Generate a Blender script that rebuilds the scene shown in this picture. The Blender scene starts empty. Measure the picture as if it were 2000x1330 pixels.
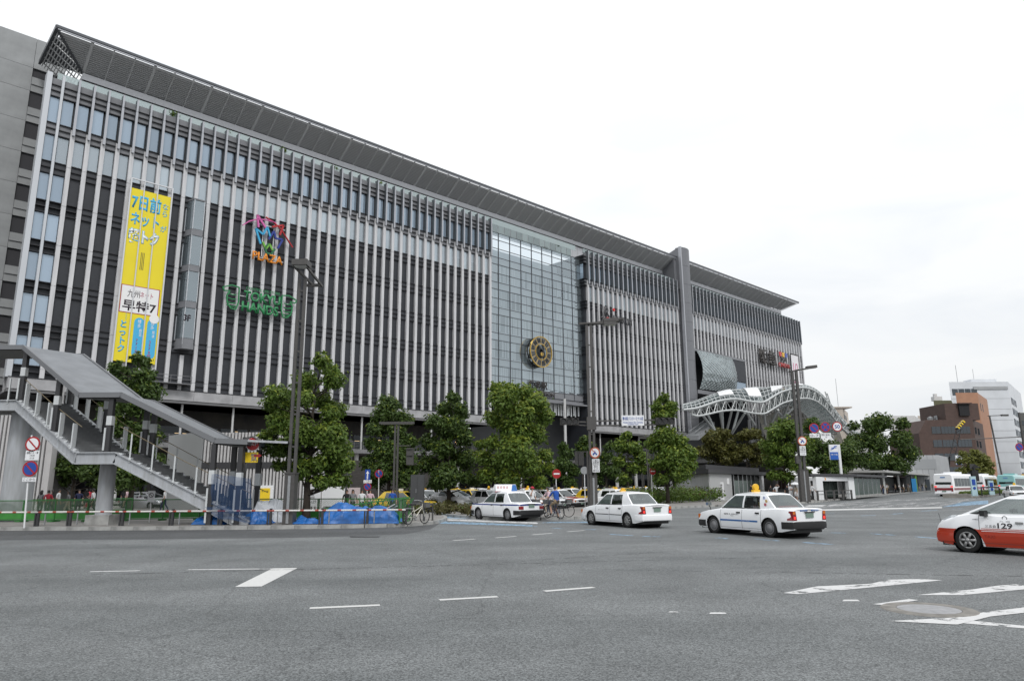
import bpy, bmesh, math, random
from mathutils import Vector, Matrix
random.seed(7)
SC = bpy.context.scene
COL = SC.collection
R = math.radians
# ------------------------------------------------------------------ camera
CAM_H, FPX, PITCH, ROLL = 1.8, 1378.0, 0.203, -0.0063      # focal length in pixels of the 2000 px wide photograph
cam = bpy.data.cameras.new('camera'); cam_ob = bpy.data.objects.new('camera', cam); COL.objects.link(cam_ob)
cam.sensor_fit = 'HORIZONTAL'; cam.sensor_width = 36.0; cam.lens = 36.0 * FPX / 2000.0
cam.clip_start = 0.1; cam.clip_end = 6000.0
FWD = Vector((0, math.cos(PITCH), math.sin(PITCH))); UP0 = Vector((0, -math.sin(PITCH), math.cos(PITCH))); RT0 = Vector((1, 0, 0))
RT = RT0 * math.cos(ROLL) + UP0 * math.sin(ROLL); UPV = -RT0 * math.sin(ROLL) + UP0 * math.cos(ROLL)
m = Matrix.Identity(4)
for i in range(3):
    m[i][0], m[i][1], m[i][2] = RT[i], UPV[i], -FWD[i]
m[2][3] = CAM_H
cam_ob.matrix_world = m
SC.camera = cam_ob
# ------------------------------------------------------------------ overcast daylight
SUN_EL, SUN_AZ = R(48), R(160)            # azimuth clockwise from +Y: behind the photographer, to the right
W = bpy.data.worlds.new('World'); SC.world = W; W.use_nodes = True
nt = W.node_tree; nt.nodes.clear()
def wn(t, **k):
    n = nt.nodes.new(t)
    for a, b in k.items(): setattr(n, a, b)
    return n
out = wn('ShaderNodeOutputWorld'); bg = wn('ShaderNodeBackground'); sky = wn('ShaderNodeTexSky')
sky.sky_type = 'NISHITA'; sky.sun_disc = False; sky.sun_elevation = SUN_EL; sky.sun_rotation = SUN_AZ
sky.air_density = 1.2; sky.dust_density = 3.0
tc = wn('ShaderNodeTexCoord'); sep = wn('ShaderNodeSeparateXYZ'); nt.links.new(tc.outputs['Generated'], sep.inputs[0])
mx = wn('ShaderNodeMath', operation='MAXIMUM'); nt.links.new(sep.outputs['Z'], mx.inputs[0]); mx.inputs[1].default_value = 0.0
# CIE overcast law: luminance (1 + 2 sin(elevation)) / 3 of the zenith
ma = wn('ShaderNodeMath', operation='MULTIPLY_ADD'); nt.links.new(mx.outputs[0], ma.inputs[0]); ma.inputs[1].default_value = 0.55; ma.inputs[2].default_value = 0.93
mp = wn('ShaderNodeMapping'); mp.inputs['Scale'].default_value = (1.6, 1.6, 6.0); nt.links.new(tc.outputs['Generated'], mp.inputs[0])
nz = wn('ShaderNodeTexNoise'); nz.inputs['Scale'].default_value = 2.2; nz.inputs['Detail'].default_value = 6.0; nz.inputs['Distortion'].default_value = 0.6
nt.links.new(mp.outputs[0], nz.inputs[0])
cr = wn('ShaderNodeValToRGB'); cr.color_ramp.elements[0].position = 0.36; cr.color_ramp.elements[0].color = (0.885, 0.915, 0.95, 1)
cr.color_ramp.elements[1].position = 0.60; cr.color_ramp.elements[1].color = (0.975, 0.99, 1.0, 1)
nt.links.new(nz.outputs[0], cr.inputs[0])
cl = wn('ShaderNodeVectorMath', operation='SCALE'); nt.links.new(cr.outputs[0], cl.inputs[0]); nt.links.new(ma.outputs[0], cl.inputs['Scale'])
sk = wn('ShaderNodeVectorMath', operation='SCALE'); nt.links.new(sky.outputs[0], sk.inputs[0]); sk.inputs['Scale'].default_value = 0.1
mixw = wn('ShaderNodeMix', data_type='RGBA'); mixw.inputs[0].default_value = 0.93
nt.links.new(sk.outputs[0], mixw.inputs[6]); nt.links.new(cl.outputs[0], mixw.inputs[7])
nt.links.new(mixw.outputs[2], bg.inputs[0]); bg.inputs[1].default_value = 1.0
nt.links.new(bg.outputs[0], out.inputs[0])
sl = bpy.data.lights.new('sun', 'SUN'); sl.energy = 1.5; sl.angle = R(14); sl.color = (1.0, 0.985, 0.96)
so = bpy.data.objects.new('sun', sl); COL.objects.link(so)
sd = Vector((math.sin(SUN_AZ) * math.cos(SUN_EL), math.cos(SUN_AZ) * math.cos(SUN_EL), math.sin(SUN_EL)))
so.rotation_euler = sd.to_track_quat('Z', 'Y').to_euler(); so.location = (0, 0, 90)
vs = SC.view_settings; vs.view_transform = 'Standard'; vs.look = 'None'; vs.exposure = 0.0; vs.gamma = 1.0; vs.use_curve_mapping = False
SC.cycles.max_bounces = 6; SC.cycles.transparent_max_bounces = 12; SC.cycles.caustics_reflective = False; SC.cycles.caustics_refractive = False
try: SC.cycles.use_denoising = True
except Exception: pass
# ------------------------------------------------------------------ survey helpers: where a sight line meets the ground / a distance
def sight(px, py): return RT * (px - 1000) + UPV * (665 - py) + FWD * FPX
def G(px, py, z=0.0):
    v = sight(px, py); t = (z - CAM_H) / v.z
    return Vector((v.x * t, v.y * t, z))
def T(px, py, Y):
    v = sight(px, py); t = Y / v.y
    return Vector((v.x * t, Y, CAM_H + v.z * t))
# ------------------------------------------------------------------ materials
MATS = {}
def mat(name, col, rough=0.6, metal=0.0, spec=0.5, var=0.0, vscale=3.0, bump=0.0, bscale=40.0, coat=0.0, col2=None, emit=0.0, stretch=None, detail=5.0):
    """plain procedural surface: base colour with noise variation (col -> col2 or darker) and noise bump"""
    if name in MATS: return MATS[name]
    M = bpy.data.materials.new(name); M.use_nodes = True; n = M.node_tree.nodes; l = M.node_tree.links
    b = n['Principled BSDF']; b.inputs['Base Color'].default_value = (*col, 1); b.inputs['Roughness'].default_value = rough
    b.inputs['Metallic'].default_value = metal; b.inputs['Specular IOR Level'].default_value = spec
    if coat: b.inputs['Coat Weight'].default_value = coat; b.inputs['Coat Roughness'].default_value = 0.04
    if emit: b.inputs['Emission Color'].default_value = (*col, 1); b.inputs['Emission Strength'].default_value = emit
    tcn = n.new('ShaderNodeTexCoord'); src = tcn.outputs['Object']
    if stretch:
        mpn = n.new('ShaderNodeMapping'); mpn.inputs['Scale'].default_value = stretch; l.new(src, mpn.inputs[0]); src = mpn.outputs[0]
    if var or col2:
        nz = n.new('ShaderNodeTexNoise'); nz.inputs['Scale'].default_value = vscale; nz.inputs['Detail'].default_value = detail; l.new(src, nz.inputs[0])
        rp = n.new('ShaderNodeValToRGB'); rp.color_ramp.elements[0].position = 0.3; rp.color_ramp.elements[1].position = 0.7
        c0 = col2 if col2 else tuple(c * (1 - var) for c in col)
        rp.color_ramp.elements[0].color = (*c0, 1); rp.color_ramp.elements[1].color = (*(col if col2 else tuple(min(1, c * (1 + var)) for c in col)), 1)
        l.new(nz.outputs[0], rp.inputs[0]); l.new(rp.outputs[0], b.inputs['Base Color'])
    if bump:
        n2 = n.new('ShaderNodeTexNoise'); n2.inputs['Scale'].default_value = bscale; n2.inputs['Detail'].default_value = 4; l.new(src, n2.inputs[0])
        bp = n.new('ShaderNodeBump'); bp.inputs['Strength'].default_value = bump; bp.inputs['Distance'].default_value = 0.02
        l.new(n2.outputs[0], bp.inputs['Height']); l.new(bp.outputs[0], b.inputs['Normal'])
    MATS[name] = M; return M
def glassmat(name, tint, gloss, base, trans=0.0, rough=0.03, wave=0.0):
    """glazing: coated reflection over a tinted body, partly see-through"""
    if name in MATS: return MATS[name]
    M = bpy.data.materials.new(name); M.use_nodes = True; n = M.node_tree.nodes; l = M.node_tree.links; n.clear()
    o = n.new('ShaderNodeOutputMaterial'); g = n.new('ShaderNodeBsdfGlossy'); g.inputs['Color'].default_value = (*gloss, 1); g.inputs['Roughness'].default_value = rough
    d = n.new('ShaderNodeBsdfDiffuse'); d.inputs['Color'].default_value = (*base, 1)
    t = n.new('ShaderNodeBsdfTransparent'); t.inputs['Color'].default_value = (*tint, 1)
    m1 = n.new('ShaderNodeMixShader'); m1.inputs[0].default_value = trans; l.new(d.outputs[0], m1.inputs[1]); l.new(t.outputs[0], m1.inputs[2])
    fr = n.new('ShaderNodeLayerWeight'); fr.inputs['Blend'].default_value = 0.35
    mr = n.new('ShaderNodeMapRange'); mr.inputs['To Min'].default_value = 0.22; mr.inputs['To Max'].default_value = 0.9; l.new(fr.outputs['Fresnel'], mr.inputs[0])
    oi = n.new('ShaderNodeObjectInfo'); hs = n.new('ShaderNodeMapRange'); hs.inputs['To Min'].default_value = .62; hs.inputs['To Max'].default_value = 1.3; l.new(oi.outputs['Random'], hs.inputs[0]); vm = n.new('ShaderNodeVectorMath'); vm.operation = 'SCALE'; vm.inputs[0].default_value = base; l.new(hs.outputs[0], vm.inputs['Scale']); l.new(vm.outputs[0], d.inputs['Color'])   # every pane its own tone
    m2 = n.new('ShaderNodeMixShader'); l.new(mr.outputs[0], m2.inputs[0]); l.new(m1.outputs[0], m2.inputs[1]); l.new(g.outputs[0], m2.inputs[2])
    if wave:
        tcn = n.new('ShaderNodeTexCoord'); nz = n.new('ShaderNodeTexNoise'); nz.inputs['Scale'].default_value = 0.35; l.new(tcn.outputs['Object'], nz.inputs[0])
        bp = n.new('ShaderNodeBump'); bp.inputs['Strength'].default_value = wave; bp.inputs['Distance'].default_value = 0.1; l.new(nz.outputs[0], bp.inputs['Height']); l.new(bp.outputs[0], g.inputs['Normal'])
    l.new(m2.outputs[0], o.inputs[0]); MATS[name] = M; return M
# ------------------------------------------------------------------ mesh building
class MB:
    def __init__(s): s.v = []; s.f = []; s.mi = []; s.m = 0
    def add(s, vs, fs, mi=None):
        o = len(s.v); s.v += [tuple(q) for q in vs]; k = s.m if mi is None else mi
        for f in fs: s.f.append(tuple(i + o for i in f)); s.mi.append(k)
        return s
    def box(s, x0, x1, y0, y1, z0, z1, mi=None):
        return s.add([(x0, y0, z0), (x1, y0, z0), (x1, y1, z0), (x0, y1, z0), (x0, y0, z1), (x1, y0, z1), (x1, y1, z1), (x0, y1, z1)],
                     [(3, 2, 1, 0), (4, 5, 6, 7), (0, 1, 5, 4), (1, 2, 6, 5), (2, 3, 7, 6), (3, 0, 4, 7)], mi)
    def cbox(s, c, sx, sy, sz, rz=0.0, mi=None, rx=0.0, ry=0.0):
        M = Matrix.Translation(Vector(c)) @ Matrix.Rotation(rz, 4, 'Z') @ Matrix.Rotation(ry, 4, 'Y') @ Matrix.Rotation(rx, 4, 'X')
        vs = [M @ Vector((a * sx / 2, b * sy / 2, d * sz / 2)) for d in (-1, 1) for a, b in ((-1, -1), (1, -1), (1, 1), (-1, 1))]
        return s.add(vs, [(3, 2, 1, 0), (4, 5, 6, 7), (0, 1, 5, 4), (1, 2, 6, 5), (2, 3, 7, 6), (3, 0, 4, 7)], mi)
    def bar(s, a, b, w, h=None, up=(0, 0, 1), mi=None):
        """rectangular bar from a to b, w across, h along 'up'"""
        a = Vector(a); b = Vector(b); h = h or w; d = (b - a)
        if d.length < 1e-6: return s
        d.normalize(); u = Vector(up); x = d.cross(u)
        if x.length < 1e-4: x = d.cross(Vector((1, 0, 0)))
        x.normalize(); u = x.cross(d).normalized()
        vs = [p + x * (i * w / 2) + u * (j * h / 2) for p in (a, b) for i, j in ((-1, -1), (1, -1), (1, 1), (-1, 1))]
        return s.add(vs, [(0, 1, 2, 3), (7, 6, 5, 4), (0, 4, 5, 1), (1, 5, 6, 2), (2, 6, 7, 3), (3, 7, 4, 0)], mi)
    def tube(s, pts, r, n=8, mi=None, cap=True):
        pts = [Vector(p) for p in pts]; rs = r if isinstance(r, (list, tuple)) else [r] * len(pts); rings = []
        ref = None
        for i, p in enumerate(pts):
            d = (pts[min(i + 1, len(pts) - 1)] - pts[max(i - 1, 0)])
            if d.length < 1e-9: d = Vector((0, 0, 1))
            d.normalize()
            if ref is None or abs(ref.dot(d)) > 0.98: ref = Vector((0, 0, 1)) if abs(d.z) < 0.9 else Vector((1, 0, 0))
            x = d.cross(ref).normalized(); y = x.cross(d).normalized(); ref = y
            rings.append([p + (x * math.cos(2 * math.pi * k / n) + y * math.sin(2 * math.pi * k / n)) * rs[i] for k in range(n)])
        vs = [q for g in rings for q in g]; fs = []
        for i in range(len(pts) - 1):
            for k in range(n): fs.append((i * n + k, i * n + (k + 1) % n, (i + 1) * n + (k + 1) % n, (i + 1) * n + k))
        if cap: fs.append(tuple(range(n - 1, -1, -1))); fs.append(tuple(range((len(pts) - 1) * n, len(pts) * n)))
        return s.add(vs, fs, mi)
    def lathe(s, prof, n=16, axis='Z', o=(0, 0, 0), mi=None):
        """prof: (radius, height) pairs"""
        vs = []; fs = []; o = Vector(o)
        for r_, h in prof:
            for k in range(n):
                c, q = r_ * math.cos(2 * math.pi * k / n), r_ * math.sin(2 * math.pi * k / n)
                vs.append(o + (Vector((c, q, h)) if axis == 'Z' else Vector((c, h, q)) if axis == 'Y' else Vector((h, c, q))))
        for i in range(len(prof) - 1):
            for k in range(n): fs.append((i * n + k, i * n + (k + 1) % n, (i + 1) * n + (k + 1) % n, (i + 1) * n + k))
        return s.add(vs, fs, mi)
    def grid(s, P, mi=None, close=False):
        nr = len(P); nc = len(P[0]); vs = [q for row in P for q in row]; fs = []
        for i in range(nr - 1):
            for j in range(nc - 1 + (1 if close else 0)):
                k = (j + 1) % nc; fs.append((i * nc + j, i * nc + k, (i + 1) * nc + k, (i + 1) * nc + j))
        return s.add(vs, fs, mi)
    def prism(s, poly, z0, z1, mi=None):
        n = len(poly); vs = [(p[0], p[1], z0) for p in poly] + [(p[0], p[1], z1) for p in poly]
        return s.add(vs, [tuple(range(n - 1, -1, -1)), tuple(range(n, 2 * n))] + [(i, (i + 1) % n, n + (i + 1) % n, n + i) for i in range(n)], mi)
    def mesh(s, name, mats=None, smooth=False, fix=False):
        me = bpy.data.meshes.new(name); me.from_pydata(s.v, [], s.f)
        for q in (mats if isinstance(mats, (list, tuple)) else [mats] if mats else []): me.materials.append(q)
        if any(s.mi): me.polygons.foreach_set('material_index', s.mi)
        if smooth: me.polygons.foreach_set('use_smooth', [True] * len(me.polygons))
        if fix:
            b = bmesh.new(); b.from_mesh(me); bmesh.ops.remove_doubles(b, verts=b.verts, dist=1e-4); bmesh.ops.recalc_face_normals(b, faces=b.faces); b.to_mesh(me); b.free()
        me.update(); return me
    def build(s, name, mats, parent=None, loc=None, rz=0.0, smooth=False, fix=False, auto=None):
        me = s.mesh(name, mats, smooth or auto is not None, fix or auto is not None)
        if auto is not None:
            b = bmesh.new(); b.from_mesh(me); ang = R(auto)
            for e in b.edges: e.smooth = not (len(e.link_faces) == 2 and e.calc_face_angle(0) > ang)
            b.to_mesh(me); b.free()
        return put(name, me, parent, loc, rz)
def put(name, me, parent=None, loc=None, rz=0.0, scale=None):
    o = bpy.data.objects.new(name, me); COL.objects.link(o)
    if parent: o.parent = parent
    if loc is not None: o.location = loc
    if rz: o.rotation_euler = (0, 0, rz)
    if scale: o.scale = scale
    return o
def tag(o, label=None, cat=None, group=None, kind=None):
    for k, v in (('label', label), ('category', cat), ('group', group), ('kind', kind)):
        if v: o[k] = v
    return o
def empty(name, loc=(0, 0, 0), rz=0.0, label=None, cat=None, group=None):
    o = bpy.data.objects.new(name, None); COL.objects.link(o); o.location = loc; o.rotation_euler = (0, 0, rz); o.empty_display_size = 0.3
    return tag(o, label, cat, group)
def copy_tree(o, parent=None):
    c = o.copy(); COL.objects.link(c)
    if parent: c.parent = parent
    for ch in list(o.children): copy_tree(ch, c)
    return c
# ------------------------------------------------------------------ lettering (built-in font), returned as a flat mesh lying in x/z, facing -y
def textmesh(txt, h=1.0, w=None, bold=0.0, ext=0.02, align='CENTER', mats=None, line=1.0):
    cu = bpy.data.curves.new('lettering', 'FONT'); cu.body = txt; cu.size = 1.0; cu.extrude = 0.0; cu.offset = bold; cu.align_x = align; cu.resolution_u = 3; cu.space_line = line
    ob = bpy.data.objects.new('lettering', cu); COL.objects.link(ob)
    dg = bpy.context.evaluated_depsgraph_get(); ev = ob.evaluated_get(dg); me0 = bpy.data.meshes.new_from_object(ev)
    bpy.data.objects.remove(ob); bpy.data.curves.remove(cu)
    xs = [v.co.x for v in me0.vertices]; ys = [v.co.y for v in me0.vertices]
    if not xs: return me0
    x0, x1, y0, y1 = min(xs), max(xs), min(ys), max(ys); cx = (x0 + x1) / 2; cy = (y0 + y1) / 2
    sy = h / max(1e-6, y1 - y0); sx = (w / max(1e-6, x1 - x0)) if w else sy
    b = bmesh.new(); b.from_mesh(me0)
    for v in b.verts: v.co = ((v.co.x - cx) * sx, 0.0, (v.co.y - cy) * sy)
    bmesh.ops.remove_doubles(b, verts=b.verts, dist=1e-5)
    if ext > 0:
        r_ = bmesh.ops.extrude_face_region(b, geom=list(b.faces)); 
        for v in [g for g in r_['geom'] if isinstance(g, bmesh.types.BMVert)]: v.co.y -= ext
        bmesh.ops.recalc_face_normals(b, faces=b.faces)
    b.to_mesh(me0); b.free(); me0.materials.clear()
    if mats: me0.materials.append(mats)
    return me0
def letter(name, txt, parent, loc, h, w=None, m=None, bold=0.0, ext=0.02, rz=0.0, line=1.0, rot=None):
    o = put(name, textmesh(txt, h, w, bold, ext, mats=m, line=line), parent, loc, rz)
    if rot: o.rotation_euler = rot
    return o
# common paints
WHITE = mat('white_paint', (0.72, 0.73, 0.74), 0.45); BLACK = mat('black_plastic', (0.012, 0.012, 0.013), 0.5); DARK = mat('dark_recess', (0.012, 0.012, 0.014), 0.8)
POLE = mat('brown_grey_pole_paint', (0.065, 0.062, 0.06), 0.45, var=0.12, vscale=6); STEEL = mat('galvanised_steel', (0.32, 0.33, 0.34), 0.45, 0.6, var=0.15, vscale=9)
BLUE = mat('sign_blue', (0.012, 0.06, 0.32), 0.4); RED = mat('sign_red', (0.36, 0.012, 0.016), 0.4); SIGNW = mat('sign_white', (0.75, 0.76, 0.78), 0.4); INK = mat('ink_black', (0.015, 0.015, 0.018), 0.5)
YEL = mat('sign_yellow', (0.78, 0.55, 0.02), 0.4)
# ------------------------------------------------------------------ ground, road, pavements, markings
def asphalt(name, c0, c1, speck):
    M = bpy.data.materials.new(name); M.use_nodes = True; n = M.node_tree.nodes; l = M.node_tree.links; b = n['Principled BSDF']
    tcn = n.new('ShaderNodeTexCoord')
    def noise(sc, det, src=None, rough=0.55):
        q = n.new('ShaderNodeTexNoise'); q.inputs['Scale'].default_value = sc; q.inputs['Detail'].default_value = det; q.inputs['Roughness'].default_value = rough; l.new(src or tcn.outputs['Object'], q.inputs[0]); return q.outputs[0]
    def ramp(src, p0, p1, a, b_):
        q = n.new('ShaderNodeValToRGB'); q.color_ramp.elements[0].position = p0; q.color_ramp.elements[1].position = p1
        q.color_ramp.elements[0].color = (*a, 1); q.color_ramp.elements[1].color = (*b_, 1); l.new(src, q.inputs[0]); return q.outputs[0]
    def mul(a, b_, f=1.0):
        q = n.new('ShaderNodeMix'); q.data_type = 'RGBA'; q.blend_type = 'MULTIPLY'; q.inputs[0].default_value = f; l.new(a, q.inputs[6]); l.new(b_, q.inputs[7]); return q.outputs[2]
    mp = n.new('ShaderNodeMapping'); mp.inputs['Scale'].default_value = (0.05, 0.32, 1); mp.inputs['Rotation'].default_value = (0, 0, 0.12); l.new(tcn.outputs['Object'], mp.inputs[0])
    big = ramp(noise(1.0, 5, mp.outputs[0]), 0.32, 0.68, c0, c1)
    mid = ramp(noise(0.5, 6), 0.3, 0.7, (0.78, 0.78, 0.78), (1.1, 1.1, 1.1))
    vor = n.new('ShaderNodeTexVoronoi'); vor.inputs['Scale'].default_value = 62.0; l.new(tcn.outputs['Object'], vor.inputs[0])
    agg = n.new('ShaderNodeSeparateColor'); l.new(vor.outputs['Color'], agg.inputs[0])
    stone = ramp(agg.outputs[0], 0.1, 0.95, (0.62, 0.62, 0.62), (1.0 + speck,) * 3)
    grain = ramp(noise(30, 4, None, 0.8), 0.25, 0.75, (0.7, 0.7, 0.7), (1.25, 1.25, 1.25))
    # fine wandering cracks
    w = n.new('ShaderNodeTexVoronoi'); w.feature = 'DISTANCE_TO_EDGE'; w.inputs['Scale'].default_value = 0.16
    wd = n.new('ShaderNodeMixRGB'); wd.blend_type = 'ADD'; wd.inputs[0].default_value = 1.0
    nn = n.new('ShaderNodeTexNoise'); nn.inputs['Scale'].default_value = 0.9; nn.inputs['Detail'].default_value = 6; l.new(tcn.outputs['Object'], nn.inputs[0])
    l.new(tcn.outputs['Object'], wd.inputs[1]); l.new(nn.outputs['Color'], wd.inputs[2]); l.new(wd.outputs[0], w.inputs[0])
    crack = ramp(w.outputs['Distance'], 0.0, 0.006, (0.72, 0.72, 0.72), (1, 1, 1))
    c = mul(mul(mul(mul(big, mid), stone), grain), crack, 0.8)
    l.new(c, b.inputs['Base Color']); b.inputs['Roughness'].default_value = 0.78; b.inputs['Specular IOR Level'].default_value = 0.35
    bp = n.new('ShaderNodeBump'); bp.inputs['Strength'].default_value = 0.5; bp.inputs['Distance'].default_value = 0.006; l.new(vor.outputs['Distance'], bp.inputs['Height']); l.new(bp.outputs[0], b.inputs['Normal'])
    return M
ASPH = asphalt('worn_asphalt', (0.104, 0.111, 0.113), (0.152, 0.159, 0.161), 0.75)
GROUND = mat('city_ground_paving', (0.16, 0.16, 0.155), 0.85, var=0.25, vscale=0.15)
PAVE = mat('pavement_blocks', (0.21, 0.20, 0.19), 0.85, var=0.2, vscale=1.2, bump=0.2, bscale=12)
KERB = mat('kerb_granite', (0.30, 0.30, 0.29), 0.8, var=0.35, vscale=2.2, bump=0.2, bscale=60)
tag(MB().add([(-2500, -2500, -0.02), (2500, -2500, -0.02), (2500, 2500, -0.02), (-2500, 2500, -0.02)], [(0, 1, 2, 3)]).build('ground', GROUND), kind='structure')
road = tag(MB().add([(-140, -70, 0), (420, -70, 0), (420, 330, 0), (-140, 330, 0)], [(0, 1, 2, 3)]).build('road', ASPH), kind='structure')
def curve_pts(pts, n=6):
    """Catmull-Rom through points"""
    P = [Vector(p) for p in pts]; P = [P[0] * 2 - P[1]] + P + [P[-1] * 2 - P[-2]]; o = []
    for i in range(1, len(P) - 2):
        for k in range(n):
            t = k / n; a, b_, c, d = P[i - 1], P[i], P[i + 1], P[i + 2]
            o.append(0.5 * ((2 * b_) + (c - a) * t + (2 * a - 5 * b_ + 4 * c - d) * t * t + (3 * b_ - a - 3 * c + d) * t ** 3))
    o.append(P[-2]); return o
def pavement(name, front, back, z=0.15, kerb_len=1.0, kerb_px=True):
    """raised slab between a kerbed front line and a back line; kerb stones are laid one by one along the front"""
    n = len(front)
    poly = [(p.x, p.y) for p in front] + [(p.x, p.y) for p in reversed(back)]
    ob = tag(MB().prism(poly, -0.01, z).build(name, PAVE), kind='structure')
    # walk the front line
    L = [0]
    for i in range(n - 1): L.append(L[-1] + (front[i + 1] - front[i]).length)
    def at(s):
        for i in range(n - 1):
            if s <= L[i + 1] or i == n - 2:
                return front[i].lerp(front[i + 1], (s - L[i]) / max(1e-6, L[i + 1] - L[i]))
    s = 0; k = 0; me = MB().box(-0.495, 0.495, -0.17, 0.03, -0.01, 0.158).mesh('kerb_stone', KERB)
    while s + kerb_len < L[-1] and k < 140:
        a, b_ = at(s), at(s + kerb_len); d = b_ - a
        o = put('kerb_stone', me, ob, ((a.x + b_.x) / 2, (a.y + b_.y) / 2, random.uniform(-0.006, 0.004)), math.atan2(d.y, d.x) + random.uniform(-.006, .006)); o.scale = (d.length, 1, 1)
        s += kerb_len; k += 1
    return ob
f1 = [G(-330, 1037), G(-60, 1036), G(250, 1035), G(500, 1033.5), G(700, 1031)] + curve_pts([G(780, 1028.5), G(830, 1025), G(862, 1019), G(866, 1013), G(845, 1007), G(805, 1001)], 5)
b1 = [G(805, 1001) + Vector((-3, 8, 0)), Vector((-22, 78, 0)), Vector((-60, 78, 0)), Vector((-75, 40, 0))]
pavement('pavement', f1, list(reversed(b1)))
f2 = curve_pts([G(842, 1001), G(880, 1009), G(960, 1014.5), G(1046, 1016), G(1141, 1012.5), G(1215, 1004), G(1300, 994), G(1400, 989)], 4)
b2 = [G(842, 1001) + Vector((1, 5, 0)), G(960, 1000), G(1100, 995), G(1180, 990), G(1300, 982), G(1400, 980)]
pavement('pavement', f2, b2)
f3 = curve_pts([G(1400, 989), G(1500, 986), G(1585, 982), G(1640, 976), G(1700, 970), G(1780, 962), G(1850, 958), G(1915, 955.5)], 4)
b3 = [Vector((-30, 150, 0)) + Vector((45, 10, 0)), Vector((70, 150, 0)), Vector((190, 230, 0))]
pavement('pavement', f3, [G(1400, 980), G(1400, 967), Vector((60, 120, 0)), Vector((150, 230, 0))], kerb_len=1.3)
# station forecourt behind the taxi rank
pl = [Vector((-68.55, 72.8, 0)) + Vector((math.sin(.8154), math.cos(.8154), 0)) * s + Vector((math.cos(.8154), -math.sin(.8154), 0)) * v for s, v in ((-40, 22), (150, 22), (150, -20), (-40, -20))]
tag(MB().prism([(p.x, p.y) for p in pl], -0.01, 0.15).build('forecourt', PAVE), kind='structure')
# painted markings: worn thermoplastic, with ragged holes through which the asphalt shows
def paintmat(name, col, worn, scale=5.0):
    M = bpy.data.materials.new(name); M.use_nodes = True; n = M.node_tree.nodes; l = M.node_tree.links; b = n['Principled BSDF']; b.inputs['Roughness'].default_value = 0.7
    tcn = n.new('ShaderNodeTexCoord'); nz = n.new('ShaderNodeTexNoise'); nz.inputs['Scale'].default_value = scale; nz.inputs['Detail'].default_value = 8; nz.inputs['Roughness'].default_value = 0.7; l.new(tcn.outputs['Object'], nz.inputs[0])
    rp = n.new('ShaderNodeValToRGB'); rp.color_ramp.elements[0].position = worn; rp.color_ramp.elements[1].position = worn + 0.07; l.new(nz.outputs[0], rp.inputs[0])
    rp.color_ramp.elements[0].color = (0, 0, 0, 1)
    l.new(rp.outputs[0], b.inputs['Alpha'])
    n2 = n.new('ShaderNodeTexNoise'); n2.inputs['Scale'].default_value = 14; l.new(tcn.outputs['Object'], n2.inputs[0])
    r2 = n.new('ShaderNodeValToRGB'); r2.color_ramp.elements[0].color = (*(c * 0.78 for c in col), 1); r2.color_ramp.elements[1].color = (*col, 1); l.new(n2.outputs[0], r2.inputs[0]); l.new(r2.outputs[0], b.inputs['Base Color'])
    return M
PW = paintmat('road_paint_white', (0.62, 0.62, 0.61), 0.30); PWW = paintmat('road_paint_worn_white', (0.62, 0.62, 0.62), 0.40, 2.2); PB = paintmat('road_paint_blue', (0.26, 0.42, 0.58), 0.44, 3.5)
NM = [0]
# newer, darker asphalt along the kerb and repair patches
ASPD = asphalt('newer_asphalt', (0.070, 0.073, 0.076), (0.09, 0.093, 0.096), 0.5); ASPM = asphalt('patched_asphalt', (0.092, 0.096, 0.098), (0.122, 0.126, 0.128), 0.65)
def patch_(name, pts, m_, z=.0025): P = [G(*p) for p in pts]; tag(MB().add([(p.x, p.y, z) for p in P], [tuple(range(len(P)))]).build(name, m_), kind='structure')
patch_('road_patch', [(-340, 1056), (300, 1053), (620, 1049), (790, 1043), (840, 1034), (862, 1020), (780, 1029), (500, 1034), (-340, 1037.5)], ASPD)
patch_('drain_patch', [(683, 1094 - 47), (742, 1094 - 47), (740, 1096.5 - 47), (684, 1096.5 - 47)], mat('drain_iron', (.03, .03, .032), .6), .0045)
def mark(pts, m=PW, name='lane_marking'):
    NM[0] += 1; z = 0.004 + 0.0006 * (NM[0] % 5)
    P = [G(*p) for p in pts]
    tag(MB().add([(p.x, p.y, z) for p in P], [tuple(range(len(P)))]).build(name, m), kind='structure')
def dash(a, b_, w=0.15, m=PW):
    A, B = G(*a), G(*b_); d = (B - A).normalized(); q = Vector((-d.y, d.x, 0)) * w / 2; NM[0] += 1; z = 0.004 + 0.0006 * (NM[0] % 5)
    tag(MB().add([(p.x, p.y, z) for p in (A - q, B - q, B + q, A + q)], [(0, 1, 2, 3)]).build('lane_marking', m), kind='structure')
for a, b_ in (((605, 1187.5), (742, 1181.5)), ((858, 1171.5), (972, 1165)), ((1063, 1154.5), (1160, 1147)), ((885, 1055.5), (928, 1052.5)), ((968, 1050), (1008, 1047)), ((1040, 1044), (1078, 1041)), ((1108, 1038), (1142, 1035.5))): dash(a, b_)
dash((366, 1112.5), (548, 1110.5), 0.13, PWW); dash((175, 1116.5), (273, 1114.5), 0.13, PWW)
mark([(459, 1146), (511, 1145), (581, 1109), (533, 1109.5)])
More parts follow.
